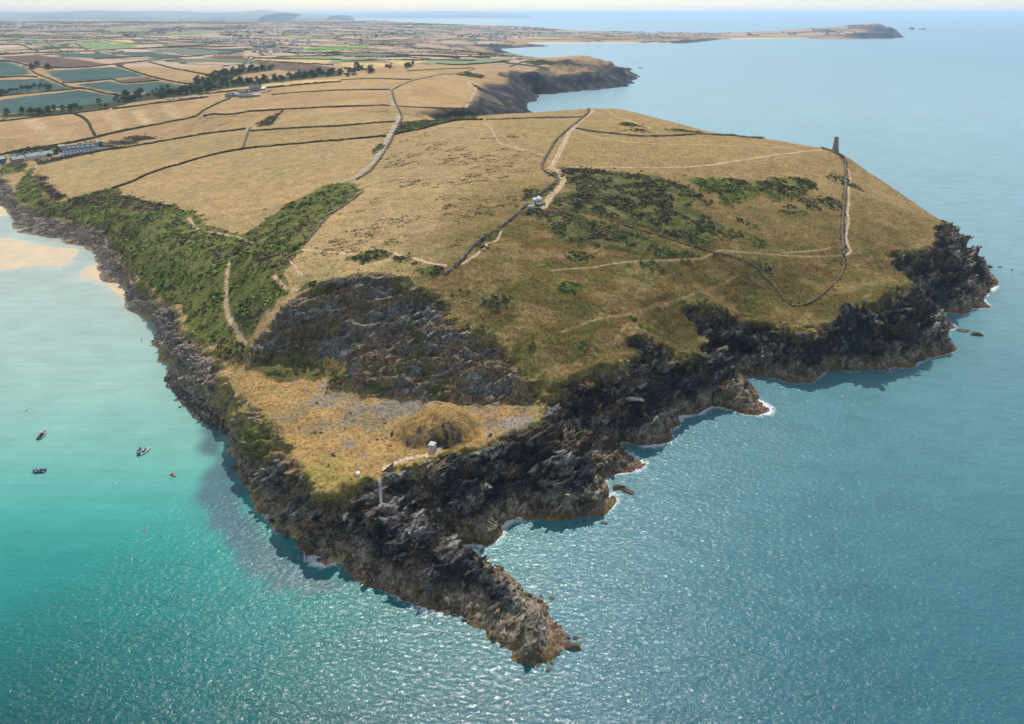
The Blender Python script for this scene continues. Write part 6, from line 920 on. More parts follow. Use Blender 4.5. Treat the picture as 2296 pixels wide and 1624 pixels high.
# grass tussocks in the big field and on the headland turf
P = np.array(DATA['tuss'], float); n = 480
x = rng.uniform(P[:, 0].min(), P[:, 0].max(), n * 4); y = rng.uniform(P[:, 1].min(), P[:, 1].max(), n * 4)
m = in_poly(x, y, P) & (fbm(x / 22, y / 16, 3, 401) > .52); x = x[m][:n]; y = y[m][:n]
xx = (x[:, None] + rng.normal(0, 1.6, (len(x), 7))).ravel(); yy = (y[:, None] + rng.normal(0, .8, (len(x), 7))).ravel()
v_, f_ = leaf_tris(xx, yy, gsurf(xx, yy) - .1, rng.uniform(.35, .85, len(xx)), 6, .5)
M_TUSS = foliage('rush_tussock', (.075, .09, .028), (.17, .17, .06), .5)
tag(link('rush_tussocks', np_mesh('rush_tussocks', v_, f_, [M_TUSS])), 'pale green rush tussocks scattered over the big dry field', 'tussocks', None, 'stuff')
n = 21000; x = rng.uniform(-20, 330, n); y = rng.uniform(250, 480, n); m = (scr_at(x, y) < .2) & (near.at(x, y) > 14) & (near.at(x, y, near.rock) < .2) & (vnoise(x / 25, y / 25, None, 411) > .25); x = x[m]; y = y[m]
v_, f_ = leaf_tris(x, y, gsurf(x, y) - .08, rng.uniform(.18, .5, len(x)), 4, .6)
M_TUS2 = foliage('dry_tussock', (.055, .052, .016), (.25, .165, .06), .35)
tag(link('turf_tussocks', np_mesh('turf_tussocks', v_, f_, [M_TUS2])), 'dry brown grass tussocks dotted over the headland slope', 'tussocks', None, 'stuff')
# ------------------------------------------------------------------ boulders and sea rocks
def rock_mesh(seed, sub=2, sq=(1, 1, .7), m=None):
    bm = bmesh.new(); bmesh.ops.create_icosphere(bm, subdivisions=sub, radius=1); rr = random.Random(seed)
    pl = [(Vector((rr.gauss(0, 1), rr.gauss(0, 1), rr.gauss(0, 1))).normalized(), rr.uniform(.42, .8)) for _ in range(12)]
    for v in bm.verts:
        for n_, d_ in pl:
            k = v.co.dot(n_)
            if k > d_: v.co -= n_ * (k - d_)
        v.co *= 1 + rr.uniform(-.05, .05); v.co = Vector((v.co.x * sq[0], v.co.y * sq[1], v.co.z * sq[2]))
    me = bpy.data.meshes.new('boulder'); bm.to_mesh(me); bm.free(); me.materials.append(m or M_ROCK); return me
RM = [rock_mesh(s, 2, (1, random.uniform(.6, .9), random.uniform(.5, .8))) for s in range(8)]
Q = np.array(DATA['boul'], float); n = 0; pts = []
while len(pts) < 620:
    x = rng.uniform(Q[:, 0].min(), Q[:, 0].max()); y = rng.uniform(Q[:, 1].min(), Q[:, 1].max())
    if in_poly(np.array([x]), np.array([y]), Q)[0]: pts.append((x, y, 'bay'))
LC = np.array(DATA['land'])[24:62]; LCr = resample(LC, .8)
for p in LCr[rng.rand(len(LCr)) < .95]:
    for _ in range(2): pts.append((p[0] + rng.normal(1.0, 2.4), p[1] + rng.normal(.8, 1.8), 'bay'))
QF = np.array(DATA['qfloor']); k = 0
while k < 130:
    x = rng.uniform(QF[:, 0].min(), QF[:, 0].max()); y = rng.uniform(QF[:, 1].min(), QF[:, 1].max() + 20)
    if in_poly(np.array([x]), np.array([y]), QF)[0] and vnoise(np.array([x / 9]), np.array([y / 9]))[0] > .55: pts.append((x, y, 'quarry')); k += 1
TP = np.array(DATA['talus'][0])
while k < 520:
    x = rng.uniform(TP[:, 0].min(), TP[:, 0].max()); y = rng.uniform(TP[:, 1].min(), TP[:, 1].max())
    if in_poly(np.array([x]), np.array([y]), TP)[0]: pts.append((x, y, 'talus')); k += 1
recs = []
for x, y, w in pts:
    s = min(1.5, .25 + rng.exponential(.33)) if w == 'bay' else min(1.2, .15 + rng.exponential(.2))
    z = float(gsurf(x, y))
    if w == 'bay' and z < -.9: continue
    recs.append((s, x, y, z + s * .15, w))
recs.sort(reverse=True)
cnt = {'bay': 0, 'quarry': 0, 'talus': 0}; mx_ = {'bay': 290, 'quarry': 40, 'talus': 0}
lab = {'bay': ('grey boulder on the bay shore', 'boulders along the bay shore'), 'quarry': ('small grey stone lying loose on the dry quarry floor', 'loose stones on the quarry floor')}
sv, sf, nv = [], [], 0; sm = [rock_mesh(50 + s, 1) for s in range(5)]
sarr = [(np.array([v.co[:] for v in m_.vertices]), np.array([p.vertices[:] for p in m_.polygons])) for m_ in sm]
for s, x, y, z, w in recs:
    if cnt[w] < mx_[w]:
        cnt[w] += 1; o = link('boulder', RM[rng.randint(8)]); o.location = (x, y, z); o.scale = (s, s, s); o.rotation_euler = (rng.uniform(-.3, .3), rng.uniform(-.3, .3), rng.uniform(0, 6.28)); tag(o, (('big ' if s > .95 else 'middling ' if s > .65 else 'small ') + lab[w][0] + (', in the boulder cove' if y > 232 else ', near the kelp water' if y > 190 else ', close to the rocky tip')) if w == 'bay' else lab[w][0] + (' beside the knoll' if x > -50 else ' on its left half'), 'boulder', lab[w][1])
    else:
        v, f = sarr[rng.randint(5)]; a = rng.uniform(0, 6.28); Rm = np.array([[math.cos(a), -math.sin(a), 0], [math.sin(a), math.cos(a), 0], [0, 0, 1]])
        sv.append(v @ Rm.T * s + (x, y, z)); sf.append(f + nv); nv += len(v)
tag(link('shingle', np_mesh('shingle', np.concatenate(sv), np.concatenate(sf), [M_ROCK])), 'small grey stones heaped between the boulders along the shore and on the quarry scree', 'stones', None, 'stuff')
rl = ['low weedy rock awash just off the dark cliffs', 'flat weedy rock beside another rock off the middle cliffs', 'small rock in the sea below the middle point', 'little round rock in a row of three off the middle cliffs', 'smallest rock of the row of three in the water', 'lone little rock furthest out below the middle cliffs',
 'dark rock standing in the water right of the rocky tip', 'rounded brown boulder in the water left of the rocky tip', 'flat dark rock by the pale pool at the neck of the tip', 'long brown reef off the right hand point', 'brown reef end pointing out to sea at the right', 'brown rock in white water off the far right point', 'pair of small rocks off the far right point', 'outermost tiny rock at the far right', 'brown rock joined to the foot of the far right cliffs', 'narrow brown rock lying beside the very tip']
sz = [3.4, 3.0, 1.6, 1.2, 1.2, 1.2, 1.5, 1.9, 1.8, 5.0, 4.5, 2.0, 1.6, .9, 4, 3.2]
for k, (x, y) in enumerate(DATA['rocks']):
    s = sz[min(k, 15)]; o = link('sea_rock', rock_mesh(200 + k, 3, (1, .55, .42), M_REEF)); o.location = (x, y, -.05 * s); o.scale = (s,) * 3; o.rotation_euler = (0, 0, rng.uniform(-.5, .6)); tag(o, rl[min(k, 15)], 'rock', 'rocks in the sea off the headland')
ox, oy = DATA['outl'][0]
for dx_, s, l_ in ((-70, 55, 'dark humped islet with two peaks, nearer the far cape'), (50, 70, 'long low dark islet at the outer end off the far cape')):
    o = link('islet', rock_mesh(300 + int(s), 3, (1, .5, .42), M_REEF)); o.location = (ox + dx_, oy, -2); o.scale = (s, s, s * (1.1 if dx_ < 0 else .6)); tag(o, l_, 'islet', 'islets off the far cape')

# ------------------------------------------------------------------ trees
def crown_mesh(seed, h, r, n=46, per=9):
    global rng
    keep_ = rng; rng = np.random.RandomState(seed)
    t = rng.uniform(0, 6.283, n); u = rng.rand(n); rad = r * np.sqrt(1 - (2 * u - .9) ** 2 * .8) * rng.uniform(.35, 1, n)
    x = rad * np.cos(t); y = rad * np.sin(t); z = h * (.32 + .62 * u)
    v, f = leaf_tris(x, y, z, rng.uniform(.16, .34, n) * r, per, .8, .5)
    v2, f2 = leaf_tris(x, y, z - .12 * r, rng.uniform(.14, .26, n) * r, 4, -.5, .6)
    rng = keep_
    return np_mesh('crown', np.concatenate([v, v2]), np.concatenate([f, f2 + len(v)]), [M_TREE])
def trunk_mesh(seed, h, r):
    rr = random.Random(seed); mb = MB(); lean = rr.uniform(-.06, .06)
    mb.tube([(0, 0, -.6), (lean * h * .3, 0, h * .25), (lean * h * .7, .02 * h, h * .5), (lean * h, 0, h * .8)], [h * .035, h * .028, h * .02, h * .008], 6)
    for k in range(5):
        a = rr.uniform(0, 6.28); z = h * rr.uniform(.28, .6); d = r * rr.uniform(.4, .75)
        mb.tube([(lean * z, 0, z), (math.cos(a) * d * .5, math.sin(a) * d * .5, z + h * .12), (math.cos(a) * d, math.sin(a) * d, z + h * .2)], [h * .016, h * .011, h * .005], 5)
    me = bpy.data.meshes.new('trunk'); me.from_pydata(mb.v, [], mb.f); me.materials.append(M_BARK); return me
TV = [(crown_mesh(s, 8 + s % 3, 3.4 + .5 * (s % 4)), trunk_mesh(s, 8 + s % 3, 3)) for s in range(7)]
def tree(x, y, s, label, group, lean=0):
    c_, t_ = TV[rng.randint(7)]; o = empty('tree', (x, y, float(gsurf(x, y)) - .1), rng.uniform(0, 6.28), label, 'tree', group); o.scale = (s, s, s * rng.uniform(.85, 1.15))
    link('crown', c_, o); link('trunk', t_, o); return o
Q = np.array(DATA['belt'], float); pts = []; g = 0
while len(pts) < 285 and g < 60000:
    g += 1; x = rng.uniform(Q[:, 0].min(), Q[:, 0].max()); y = rng.uniform(Q[:, 1].min(), Q[:, 1].max())
    if in_poly(np.array([x]), np.array([y]), Q)[0] and all((x - a) ** 2 + (y - b) ** 2 > 26 for a, b in pts): pts.append((x, y))
for x, y in pts:
    s_t = rng.uniform(.6, 1.25); tree(x, y, s_t, ('tall ' if s_t > .97 else 'low ' if s_t < .75 else '') + 'dark green tree in the wooded valley belt, ' + ('at its left end' if x / y < -.55 else 'left of the farm' if x / y < -.38 else 'behind the farm' if x / y < -.24 else 'at its right end'), 'trees of the valley belt')
for P in [DATA['trees2']]:
    Q = np.array(P, float)
    for x, y in resample(Q[:9], 9): tree(x, y, rng.uniform(.7, 1.2), 'dark tree in the clump between the blue-green fields at left', 'trees clumped between the left fields')
COP = []
for x, y in ((-523, 719), (-541, 722), (-501, 733), (-495, 727), (-505, 752), (-520, 760), (-545, 765), (-489, 758), (-478, 768), (-531, 748), (-512, 765), (-470, 775)): tree(x, y, rng.uniform(.4, .65), 'small bushy tree among the cottages by the cove', 'small trees by the cove cottages')
for P in DATA['tcl']:
    if len(P) < 3: continue
    Q = np.array(P, float); A = max(1, np.ptp(Q[:, 0]) * np.ptp(Q[:, 1])); k = 0; g = 0; want = int(min(26, max(8, A / 900)))
    while k < want and g < 3000:
        g += 1; x = rng.uniform(Q[:, 0].min(), Q[:, 0].max()); y = rng.uniform(Q[:, 1].min(), Q[:, 1].max())
        if in_poly(np.array([x]), np.array([y]), Q)[0]:
            if k < 3: tree(x, y, rng.uniform(1, 1.7), 'distant tree in a dark copse ' + ('beyond the blue-green fields' if x / y < -.45 else 'near the far villages' if x / y < -.15 else 'towards the far bay'), 'trees in the distant copses')
            else: COP.append((x, y, rng.uniform(3.5, 6.5)))
            k += 1
# hedgerows and copses too far off to count: low dark banks of leaves across the farmland
yy = 1750.
HB = []
while yy < 9500:
    for seg in range(int(7 + yy / 450)):
        w_ = yy * .8; x0 = rng.uniform(-w_, w_ * .55); l_ = rng.uniform(.03, .12) * yy; a_ = rng.normal(-.04, .12) if rng.rand() < .72 else rng.choice([-1, 1]) * rng.uniform(.9, 1.5)
        nn_ = max(4, int(l_ / (yy * .0022))); t_ = np.linspace(0, l_, nn_); bend = rng.normal(0, .12)
        hx = x0 + t_ * math.cos(a_); hy = yy + t_ * math.sin(a_) + bend * t_ * t_ / l_
        HB.append(np.stack([hx, hy, np.full(nn_, yy * .0006 + .8) * rng.uniform(.7, 1.3, nn_)], 1))
    yy *= 1.045
HB = np.concatenate(HB); gz_ = far.at(HB[:, 0], HB[:, 1]); HB = HB[(gz_ > 12) & (far.at(HB[:, 0], HB[:, 1], far.land.astype(float)) > .99)]
infield = np.zeros(len(HB), bool)
for kd, P in DATA['fields']:
    if len(P) > 2: infield |= in_poly(HB[:, 0], HB[:, 1], P)
infield |= in_poly(HB[:, 0], HB[:, 1], [(100, 1300), (800, 1300), (800, 2100), (60, 2000)])
HB = HB[~infield]
CO = np.array(COP); AL = np.concatenate([HB, CO]); v_, f_ = leaf_tris(AL[:, 0], AL[:, 1], gsurf(AL[:, 0], AL[:, 1]) + .25 * AL[:, 2], AL[:, 2], 7, 1.1, .8)
tag(link('distant_hedgerows', np_mesh('distant_hedgerows', v_, f_, [M_TREE])), 'dark hedgerows and copses lining the farthest fields', 'hedgerows', None, 'stuff')
# the wind-bent tree and the bare tree
bx, by = DATA['lone']['bent']; z0 = float(gsurf(bx, by)); o = empty('tree', (bx, by, z0), 0, 'tall wind-bent pine leaning left above the dark tree clump', 'tree')
mb = MB(); mb.tube([(0, 0, -.5), (-1.5, 0, 5), (-4.5, 0, 10), (-9, 0, 15)], [.45, .38, .28, .12], 7); mb.build('trunk', M_BARK, o)
a = np.array([(-10, 0, 15.2), (-8.6, .5, 15), (-11.5, -.4, 15.6), (-7.4, 0, 13.6)]); v_, f_ = leaf_tris(a[:, 0], a[:, 1], a[:, 2], np.array([1.8, 1.4, 1.5, 1.1]), 40, .5, .4); link('crown', np_mesh('crown', v_, f_, [M_TREE]), o)
bx, by = DATA['lone']['bare']; z0 = float(gsurf(bx, by)); o = empty('tree', (bx, by, z0), 0, 'bare dead tree with flat twiggy top above the valley belt', 'tree')
mb = MB(); mb.tube([(0, 0, -.5), (.4, 0, 5), (0, 0, 9)], [.5, .4, .2], 7); mb.build('trunk', M_BARK, o)
mb = MB()
for k in range(16):
    a = k * .41; d = random.uniform(2.5, 6); mb.tube([(0, 0, 7 + k % 3), (math.cos(a) * d * .5, math.sin(a) * d * .5, 9.5), (math.cos(a) * d, math.sin(a) * d, 11 + random.uniform(-1, 1.5))], [.16, .1, .04], 5)
mb.build('branches', M_BARK, o)
# ------------------------------------------------------------------ village houses in the distance
def house_meshes(w, d, h, rh, wm, rm):
    a = MB(); a.box(-w/2, w/2, -d/2, d/2, -1.5, h); a.add([(-w/2, -d/2, h), (-w/2, d/2, h), (-w/2, 0, h + rh), (w/2, -d/2, h), (w/2, d/2, h), (w/2, 0, h + rh)], [(0, 2, 1), (3, 4, 5)])
    a.box(w/2 - 1, w/2 - .2, -.5, .5, h, h + rh + 1.2)
    me = bpy.data.meshes.new('house'); me.from_pydata(a.v, [], a.f); me.materials.append(wm)
    r = MB(); ov = .35; t = .22
    for s in (-1, 1): r.add([(-w/2 - ov, s * (d/2 + ov), h - .25), (w/2 + ov, s * (d/2 + ov), h - .25), (w/2 + ov, 0, h + rh + .12), (-w/2 - ov, 0, h + rh + .12), (-w/2 - ov, s * (d/2 + ov), h - .25 + t), (w/2 + ov, s * (d/2 + ov), h - .25 + t), (w/2 + ov, 0, h + rh + .12 + t), (-w/2 - ov, 0, h + rh + .12 + t)], [(0, 1, 2, 3), (4, 7, 6, 5), (0, 4, 5, 1), (2, 6, 7, 3), (1, 5, 6, 2), (0, 3, 7, 4)])
    rm_ = bpy.data.meshes.new('roof'); rm_.from_pydata(r.v, [], r.f); rm_.materials.append(rm)
    g = MB()
    for x in np.linspace(-w/2 + 1.5, w/2 - 1.5, 3):
        for z in ((1.0, 3.4) if h > 4.5 else (1.0,)):
            for s in (-1, 1): y = s * (d/2 + .02); g.box(x - .55, x + .55, min(y, y + s * .05), max(y, y + s * .05), z, z + 1.2)
    gm = bpy.data.meshes.new('windows'); gm.from_pydata(g.v, [], g.f); gm.materials.append(M_GLASS)
    return me, rm_, gm
M_CREAM = mat('cream_render', (.66, .62, .54), .85, .08, .5)
HV = [house_meshes(*a) for a in [(11, 7.5, 5.2, 3, M_WHITE, M_SLATE), (9, 7, 5, 3, M_CREAM, M_SLATE), (13, 8, 3, 2.8, M_WHITE, M_SLATE), (10, 8, 5.4, 3.2, M_GREYST, M_PALEROOF), (12, 7, 3.2, 2.6, M_WHITE, M_PALEROOF)]]
hs = sorted(DATA['houses'], key=lambda p: p[1]); sv, sf, nv = [], [], 0
for k, (x, y) in enumerate(hs):
    hv_ = rng.randint(5); v = HV[hv_]; z = float(gsurf(x, y)); rz = rng.choice([0, .3, -.4, 1.57, .9]) + rng.uniform(-.15, .15); s = 1 + .25 * (y > 3500)
    if k < 295:
        o = link('house', v[0]); o.location = (x, y, z); o.rotation_euler = (0, 0, rz); o.scale = (s, s, s); tag(o, ('white', 'cream', 'low white', 'grey stone', 'low pale-roofed')[hv_] + ' house in ' + ('the near village behind the blue-green fields' if y < 2900 and x / y < -.3 else 'the spread village right of the bright green field' if y < 3600 and x / y < -.12 else 'the long far village below the skyline' if x / y < -.12 else 'the hamlet above the far bay' if x / y < .12 else 'the pale cluster behind the far beach' if x / y < .3 else 'the far cape settlement'), 'house', 'houses of the distant villages'); link('roof', v[1], o)
        if y < 2600: link('windows', v[2], o)
    else:
        for m_ in v[:2]:
            a = np.array([q_.co[:] for q_ in m_.vertices]) * s; c_, s_ = math.cos(rz), math.sin(rz); a = np.stack([a[:, 0] * c_ - a[:, 1] * s_ + x, a[:, 0] * s_ + a[:, 1] * c_ + y, a[:, 2] + z], 1)
            sv += a.tolist(); sf += [tuple(i + nv for i in p.vertices) for p in m_.polygons]; nv += len(a)
me = bpy.data.meshes.new('far_houses'); me.from_pydata(sv, [], sf); me.materials.append(M_CREAM); tag(link('far_houses', me), 'mass of tiny pale houses at the farthest villages near the sea', 'houses', None, 'stuff')
# ------------------------------------------------------------------ buildings by the cove and the farm
def gz1(p): return float(gsurf(p[0], p[1]))
PT = DATA['pt']
def frame(a, b):
    return math.atan2(b[1] - a[1], b[0] - a[0]), math.dist(a, b)
def windows(parent, xs_, zs_, y, w=1.0, h=1.3, name='window'):
    for z in zs_:
        for x in xs_:
            f = MB(); f.box(x - w/2 - .1, x + w/2 + .1, y - .06, y + .02, z - .1, z + h + .1); fo = f.build(name, M_WHITE, parent)
            g = MB(); g.box(x - w/2, x + w/2, y - .10, y - .055, z, z + h); g.build('pane', M_GLASS, fo)
def gable_house(name, a, b, depth, h, rh, wm, rm, label, cat='house', chim=(.1, .9), win=True, L=None, zoff=0):
    rz, l_ = frame(a, b); L = L or l_; o = empty(name, (a[0], a[1], min(gz1(a), gz1(b)) + zoff), rz, label, cat)
    w = MB(); w.box(0, L, 0, depth, -2, h); w.add([(0, 0, h), (0, depth, h), (0, depth/2, h + rh), (L, 0, h), (L, depth, h), (L, depth/2, h + rh)], [(0, 2, 1), (3, 4, 5)]); w.build('wall', wm, o)
    r = MB(); ov = .3; t = .22
    for y0 in (-ov, depth + ov):
        zl = h - rh * ov / (depth/2)
        r.add([(-ov, y0, zl), (L + ov, y0, zl), (L + ov, depth/2, h + rh), (-ov, depth/2, h + rh), (-ov, y0, zl + t), (L + ov, y0, zl + t), (L + ov, depth/2, h + rh + t), (-ov, depth/2, h + rh + t)], [(0, 1, 2, 3), (4, 7, 6, 5), (0, 4, 5, 1), (2, 6, 7, 3), (1, 5, 6, 2), (0, 3, 7, 4)])
    ro = r.build('roof', rm, o)
    for c_ in chim:
        m_ = MB(); m_.box(L * c_ - .5, L * c_ + .5, depth/2 - .45, depth/2 + .45, h + rh * .6, h + rh + 1.5); m_.build('chimney', wm, ro)
    if win: windows(o, np.linspace(2, L - 2, max(2, int(L / 3.2))), [1.0] + ([3.6] if h > 5 else []), 0)
    return o, L
o, L = gable_house('terrace_house', PT['terrL'], PT['terrR'], 9, 6.4, 4.6, M_WHITE, M_SLATE, 'long white terrace with slate roof and dormer windows above the cove', chim=(.16, .36, .64, .98), win=False, L=34)
windows(o, np.linspace(2, 32, 10), [3.9], 0, 1.1, 1.4); windows(o, np.linspace(2, 32, 10), [.9], 0, 1.2, 1.5)
for k, x in enumerate((6, 10.5, 14.5, 18.5, 23.5, 28.5)):
    d = MB(); d.box(x - 1.1, x + 1.1, .8, 3.2, 7.2, 9.3); do = d.build('dormer', M_WHITE, o)
    g = MB(); g.box(x - .75, x + .75, .72, .8, 7.7, 9.0); g.build('pane', M_GLASS, do)
g = MB()
for z in (1.2, 4.1): g.box(-.05, .0, 4, 5.1, z, z + 1.4)
g.build('window', M_GLASS, o)
p = MB(); p.box(-3.2, -.02, 1.5, 5.5, -1.5, 2.3); p.gable(-3.3, 0, 1.3, 5.7, 2.3, 3.6); p.build('porch', M_WHITE, o)
gable_house('annex', PT['annexL'], PT['annexR'], 5.5, 2.9, 1.3, M_WHITE, M_SLATE, 'low white annex with grey roof to the right of the white terrace', 'house', chim=(), L=15)
gable_house('cottage', PT['cotA0'], PT['cotA1'], 6.5, 4.4, 2.8, M_GREYST, M_PALEROOF, 'stone cottage with pale roof, in front of the long pale-roofed row', chim=(.55,), L=11)
gable_house('cottage', PT['cotB0'], PT['cotB1'], 7, 4.2, 2.8, M_CREAM, M_PALEROOF, 'long low row of cottages with pale roof by the cove', chim=(.15, .62), L=25)
gable_house('boathouse', PT['cotC0'], PT['cotC1'], 7, 4.6, 1.6, M_BLUE, M_PALEROOF, 'dark blue timber house with pale roof at the left edge', chim=(), L=9)
gable_house('shed', PT['shop0'], PT['shop1'], 4, 2.6, 1.2, M_CREAM, M_CREAM, 'small pale garden building behind the scrub left of the terrace', 'shed', chim=(), win=False, L=6)
fl = ['dark stone barn with grey roof at the left end of the farm', 'open-fronted barn with pale roof beside the dark barn', 'wide low grey barn at the front of the farmyard', 'long slate-roofed barn at the back of the farmyard', 'tall stone farmhouse with steep roof and four chimneys', 'grey lean-to shed at the right front of the farmyard', 'white-roofed shed to the right of the farmhouse']
fm_ = [(M_GREYST, M_SLATE, 4, 3), (M_GREYST, M_PALEROOF, 3.4, 2.4), (M_GREYST, M_SLATE, 3.6, 2.6), (M_GREYST, M_SLATE, 3.8, 2.8), (M_GREYST, M_SLATE, 6.2, 4), (M_GREYST, M_PALEROOF, 3, 1.6), (M_GREYST, M_WHITE, 3, 1.8)]
for k, ab in enumerate(DATA['farm']):
    if len(ab) == 2: gable_house('farm_building' if k != 4 else 'farmhouse', ab[0], ab[1], 9, fm_[k][2], fm_[k][3], fm_[k][0], fm_[k][1], fl[k], 'barn' if k != 4 else 'house', chim=(.03, .5, .6, .97) if k == 4 else (), win=k == 4)
x, y = DATA['manor']; o = empty('manor_house', (x, y, gz1((x, y))), .1, 'pale castellated manor with a square tower among far farm roofs', 'house')
w = MB(); w.box(-14, 10, 0, 12, -2, 9); w.build('wall', M_CREAM, o); t = MB(); t.box(-2, 5, 3, 10, 9, 17)
for k in range(4): t.box(-2 + k * 2, -1 + k * 2, 3, 3.6, 17, 18); t.box(-2 + k * 2, -1 + k * 2, 9.4, 10, 17, 18)
t.build('tower', M_CREAM, o); windows(o, (-11, -7, -3, 3, 7), (1.5, 5.2), 0, 1.4, 2); r = MB(); r.gable(-13.5, -2.2, .5, 11.5, 9, 12.5); r.build('roof', M_SLATE, o)
# ------------------------------------------------------------------ daymark tower
x, y = DATA['tower']; z = gz1((x, y)); o = empty('daymark_tower', (x, y, z - .1), 0, 'tapering round stone daymark tower on the headland brow', 'tower')
nR, nC = 26, 20; V = []; F = []; rr = random.Random(4)
for i in range(nR + 1):
    t = i / nR; r = 2.45 - 1.0 * t
    for k in range(nC):
        a = 2 * math.pi * k / nC; top = (.0 if i < nR else (-.5 if k in (1, 2, 18) else .15 * rr.random()))
        V.append(((r + rr.uniform(-.07, .07)) * math.cos(a), (r + rr.uniform(-.07, .07)) * math.sin(a), t * 12.4 - .6 + top))
for i in range(nR):
    for k in range(nC): F.append((i*nC+k, i*nC+(k+1)%nC, (i+1)*nC+(k+1)%nC, (i+1)*nC+k))
b_ = len(V)
for i, rz_ in ((nR, 12.3), (nR, 9)):
    for k in range(nC): a = 2 * math.pi * k / nC; V.append((.9 * math.cos(a), .9 * math.sin(a), rz_ - .6))
for k in range(nC): F.append((nR*nC+k, nR*nC+(k+1)%nC, b_+(k+1)%nC, b_+k)); F.append((b_+k, b_+(k+1)%nC, b_+nC+(k+1)%nC, b_+nC+k))
F.append(tuple(b_ + nC + k for k in range(nC)))
me = bpy.data.meshes.new('shaft'); me.from_pydata(V, [], F); me.materials.append(M_TOWER); link('shaft', me, o)
for a in (2.75, 6.0):
    d = MB(); d.box(-.5, .5, -2.47, -1.9, -.3, 2.3); q_ = d.build('doorway', M_DARK, o); q_.rotation_euler = (0, 0, a + 1.57)
# ------------------------------------------------------------------ lookout station, shed, hut, beacon, steps
x, y = PT['lookout']; z = gz1((x, y)); o = empty('lookout_station', (x, y, z + .5), .12, 'small white flat-roofed lookout station with big windows and a mast', 'building')
b = MB()
pl = [(-.6, -1.9), (1.6, -2.1), (2.5, -1.2), (2.5, 1.4), (-.6, 1.4)]; n = len(pl)
b.add([(p[0], p[1], -.9) for p in pl] + [(p[0], p[1], 2.9) for p in pl], [tuple(reversed(range(n))), tuple(range(n, 2 * n))] + [(k, (k+1) % n, n + (k+1) % n, n + k) for k in range(n)]); b.build('watch_room', M_WHITE, o)
b = MB(); b.box(-2.2, -.6, -1.1, 1.4, -.9, 2.6); b.build('entrance_block', M_WHITE, o)
b = MB(); b.add([(p[0] * 1.08, p[1] * 1.08, 2.9) for p in pl] + [(p[0] * 1.08, p[1] * 1.08, 3.08) for p in pl], [tuple(reversed(range(n))), tuple(range(n, 2 * n))] + [(k, (k+1) % n, n + (k+1) % n, n + k) for k in range(n)]); ro = b.build('roof', M_CONC, o)
b = MB(); b.add([(.2, -.3, 3.3), (1.6, -.5, 3.3), (1.8, .7, 3.9), (.4, .9, 3.9), (.2, -.3, 3.36), (1.6, -.5, 3.36), (1.8, .7, 3.96), (.4, .9, 3.96)], [(0, 3, 2, 1), (4, 5, 6, 7), (0, 1, 5, 4), (1, 2, 6, 5), (2, 3, 7, 6), (3, 0, 4, 7)]); b.build('roof_panel', M_WHITE, ro)
for x0 in (-.25, .35, .95): b = MB(); b.box(x0, x0 + .42, -2.06 - .02, -1.9, 1.0, 2.1); b.build('window', M_GLASS, o)
for k in range(2):
    t0 = .12 + .45 * k; p = [(1.6 + .9 * t, -2.1 + .9 * t) for t in (t0, t0 + .34)]
    b = MB(); b.add([(p[0][0] + .05, p[0][1] - .05, 1.0), (p[1][0] + .05, p[1][1] - .05, 1.0), (p[1][0] + .05, p[1][1] - .05, 2.1), (p[0][0] + .05, p[0][1] - .05, 2.1)], [(0, 1, 2, 3)]); b.build('window', M_BLUE, o)
b = MB(); b.box(-1.2, -.7, -1.16, -1.1, -.6, 1.4); b.build('door', M_BLUE, o); b = MB(); b.box(-1.95, -1.5, -1.16, -1.1, 1.1, 1.9); b.build('window', M_GLASS, o)
b = MB(); b.tube([(-1.2, .6, 2.5), (-1.2, .6, 7.2)], [.06, .04], 6); ms = b.build('mast', M_WHITE, o); b = MB(); b.tube([(-1.9, .6, 6.4), (-.9, .6, 6.4)], .035, 5); b.tube([(-1.7, .6, 6.4), (-1.7, .6, 7.0)], .03, 5); b.tube([(-1.2, .6, 5.0), (-.4, .6, 5.0)], .04, 5); b.build('yardarm', M_WHITE, ms)
b = MB(); b.box(2.55, 4.6, -2.0, -1.75, -1.4, .5); b.box(4.35, 4.6, -1.75, 1.6, -1.4, .5); b.build('terrace_wall', M_GREYST, o); b = MB(); b.box(-1.2, 2.7, -2.35, -2.15, -1.4, -.1); b.build('plinth', mat('red_brick', (.3, .12, .08), .9, .2, 2), o)
x, y = PT['shed']; o = empty('storage_shed', (x, y, gz1((x, y))), -.08, 'teal metal storage shed with pale roof below the white lookout', 'shed')
b = MB(); b.box(-1.7, 1.7, -1.1, 1.1, -.8, 2.1); b.build('wall', M_TEAL, o); b = MB(); b.add([(-1.8, -1.2, 2.1), (1.8, -1.2, 2.1), (1.8, 1.2, 2.1), (-1.8, 1.2, 2.1), (-1.1, 0, 2.6), (1.1, 0, 2.6)], [(0, 3, 2, 1), (0, 1, 5, 4), (1, 2, 5), (2, 3, 4, 5), (3, 0, 4)]); b.build('roof', M_PALEROOF, o)
b = MB(); b.box(-.7, .15, -1.13, -1.1, 1.0, 1.5); b.build('notice_board', M_WHITE, o); b = MB(); b.box(.6, 1.4, -1.13, -1.1, -.3, 1.7); b.build('door', mat('pale_teal', (.3, .47, .45), .6, .1, 1), o)
x, y = PT['hut']; o = empty('concrete_hut', (x, y + .6, gz1((x, y + .6))), -.32, 'small square concrete hut with flat roof and dark doorway by the quarry mound', 'hut')
b = MB(); b.box(-1.0, 1.0, -1, -.85, -.8, 2.15); b.box(-1.0, 1.0, .85, 1.0, -.8, 2.15); b.box(.85, 1.0, -.85, .85, -.8, 2.15); b.box(-1.0, -.85, .3, .85, -.8, 2.15); b.box(-1.0, -.85, -.85, -.45, -.8, 2.15); b.box(-1.0, -.85, -.45, .3, 1.9, 2.15); b.build('wall', M_CONC, o)
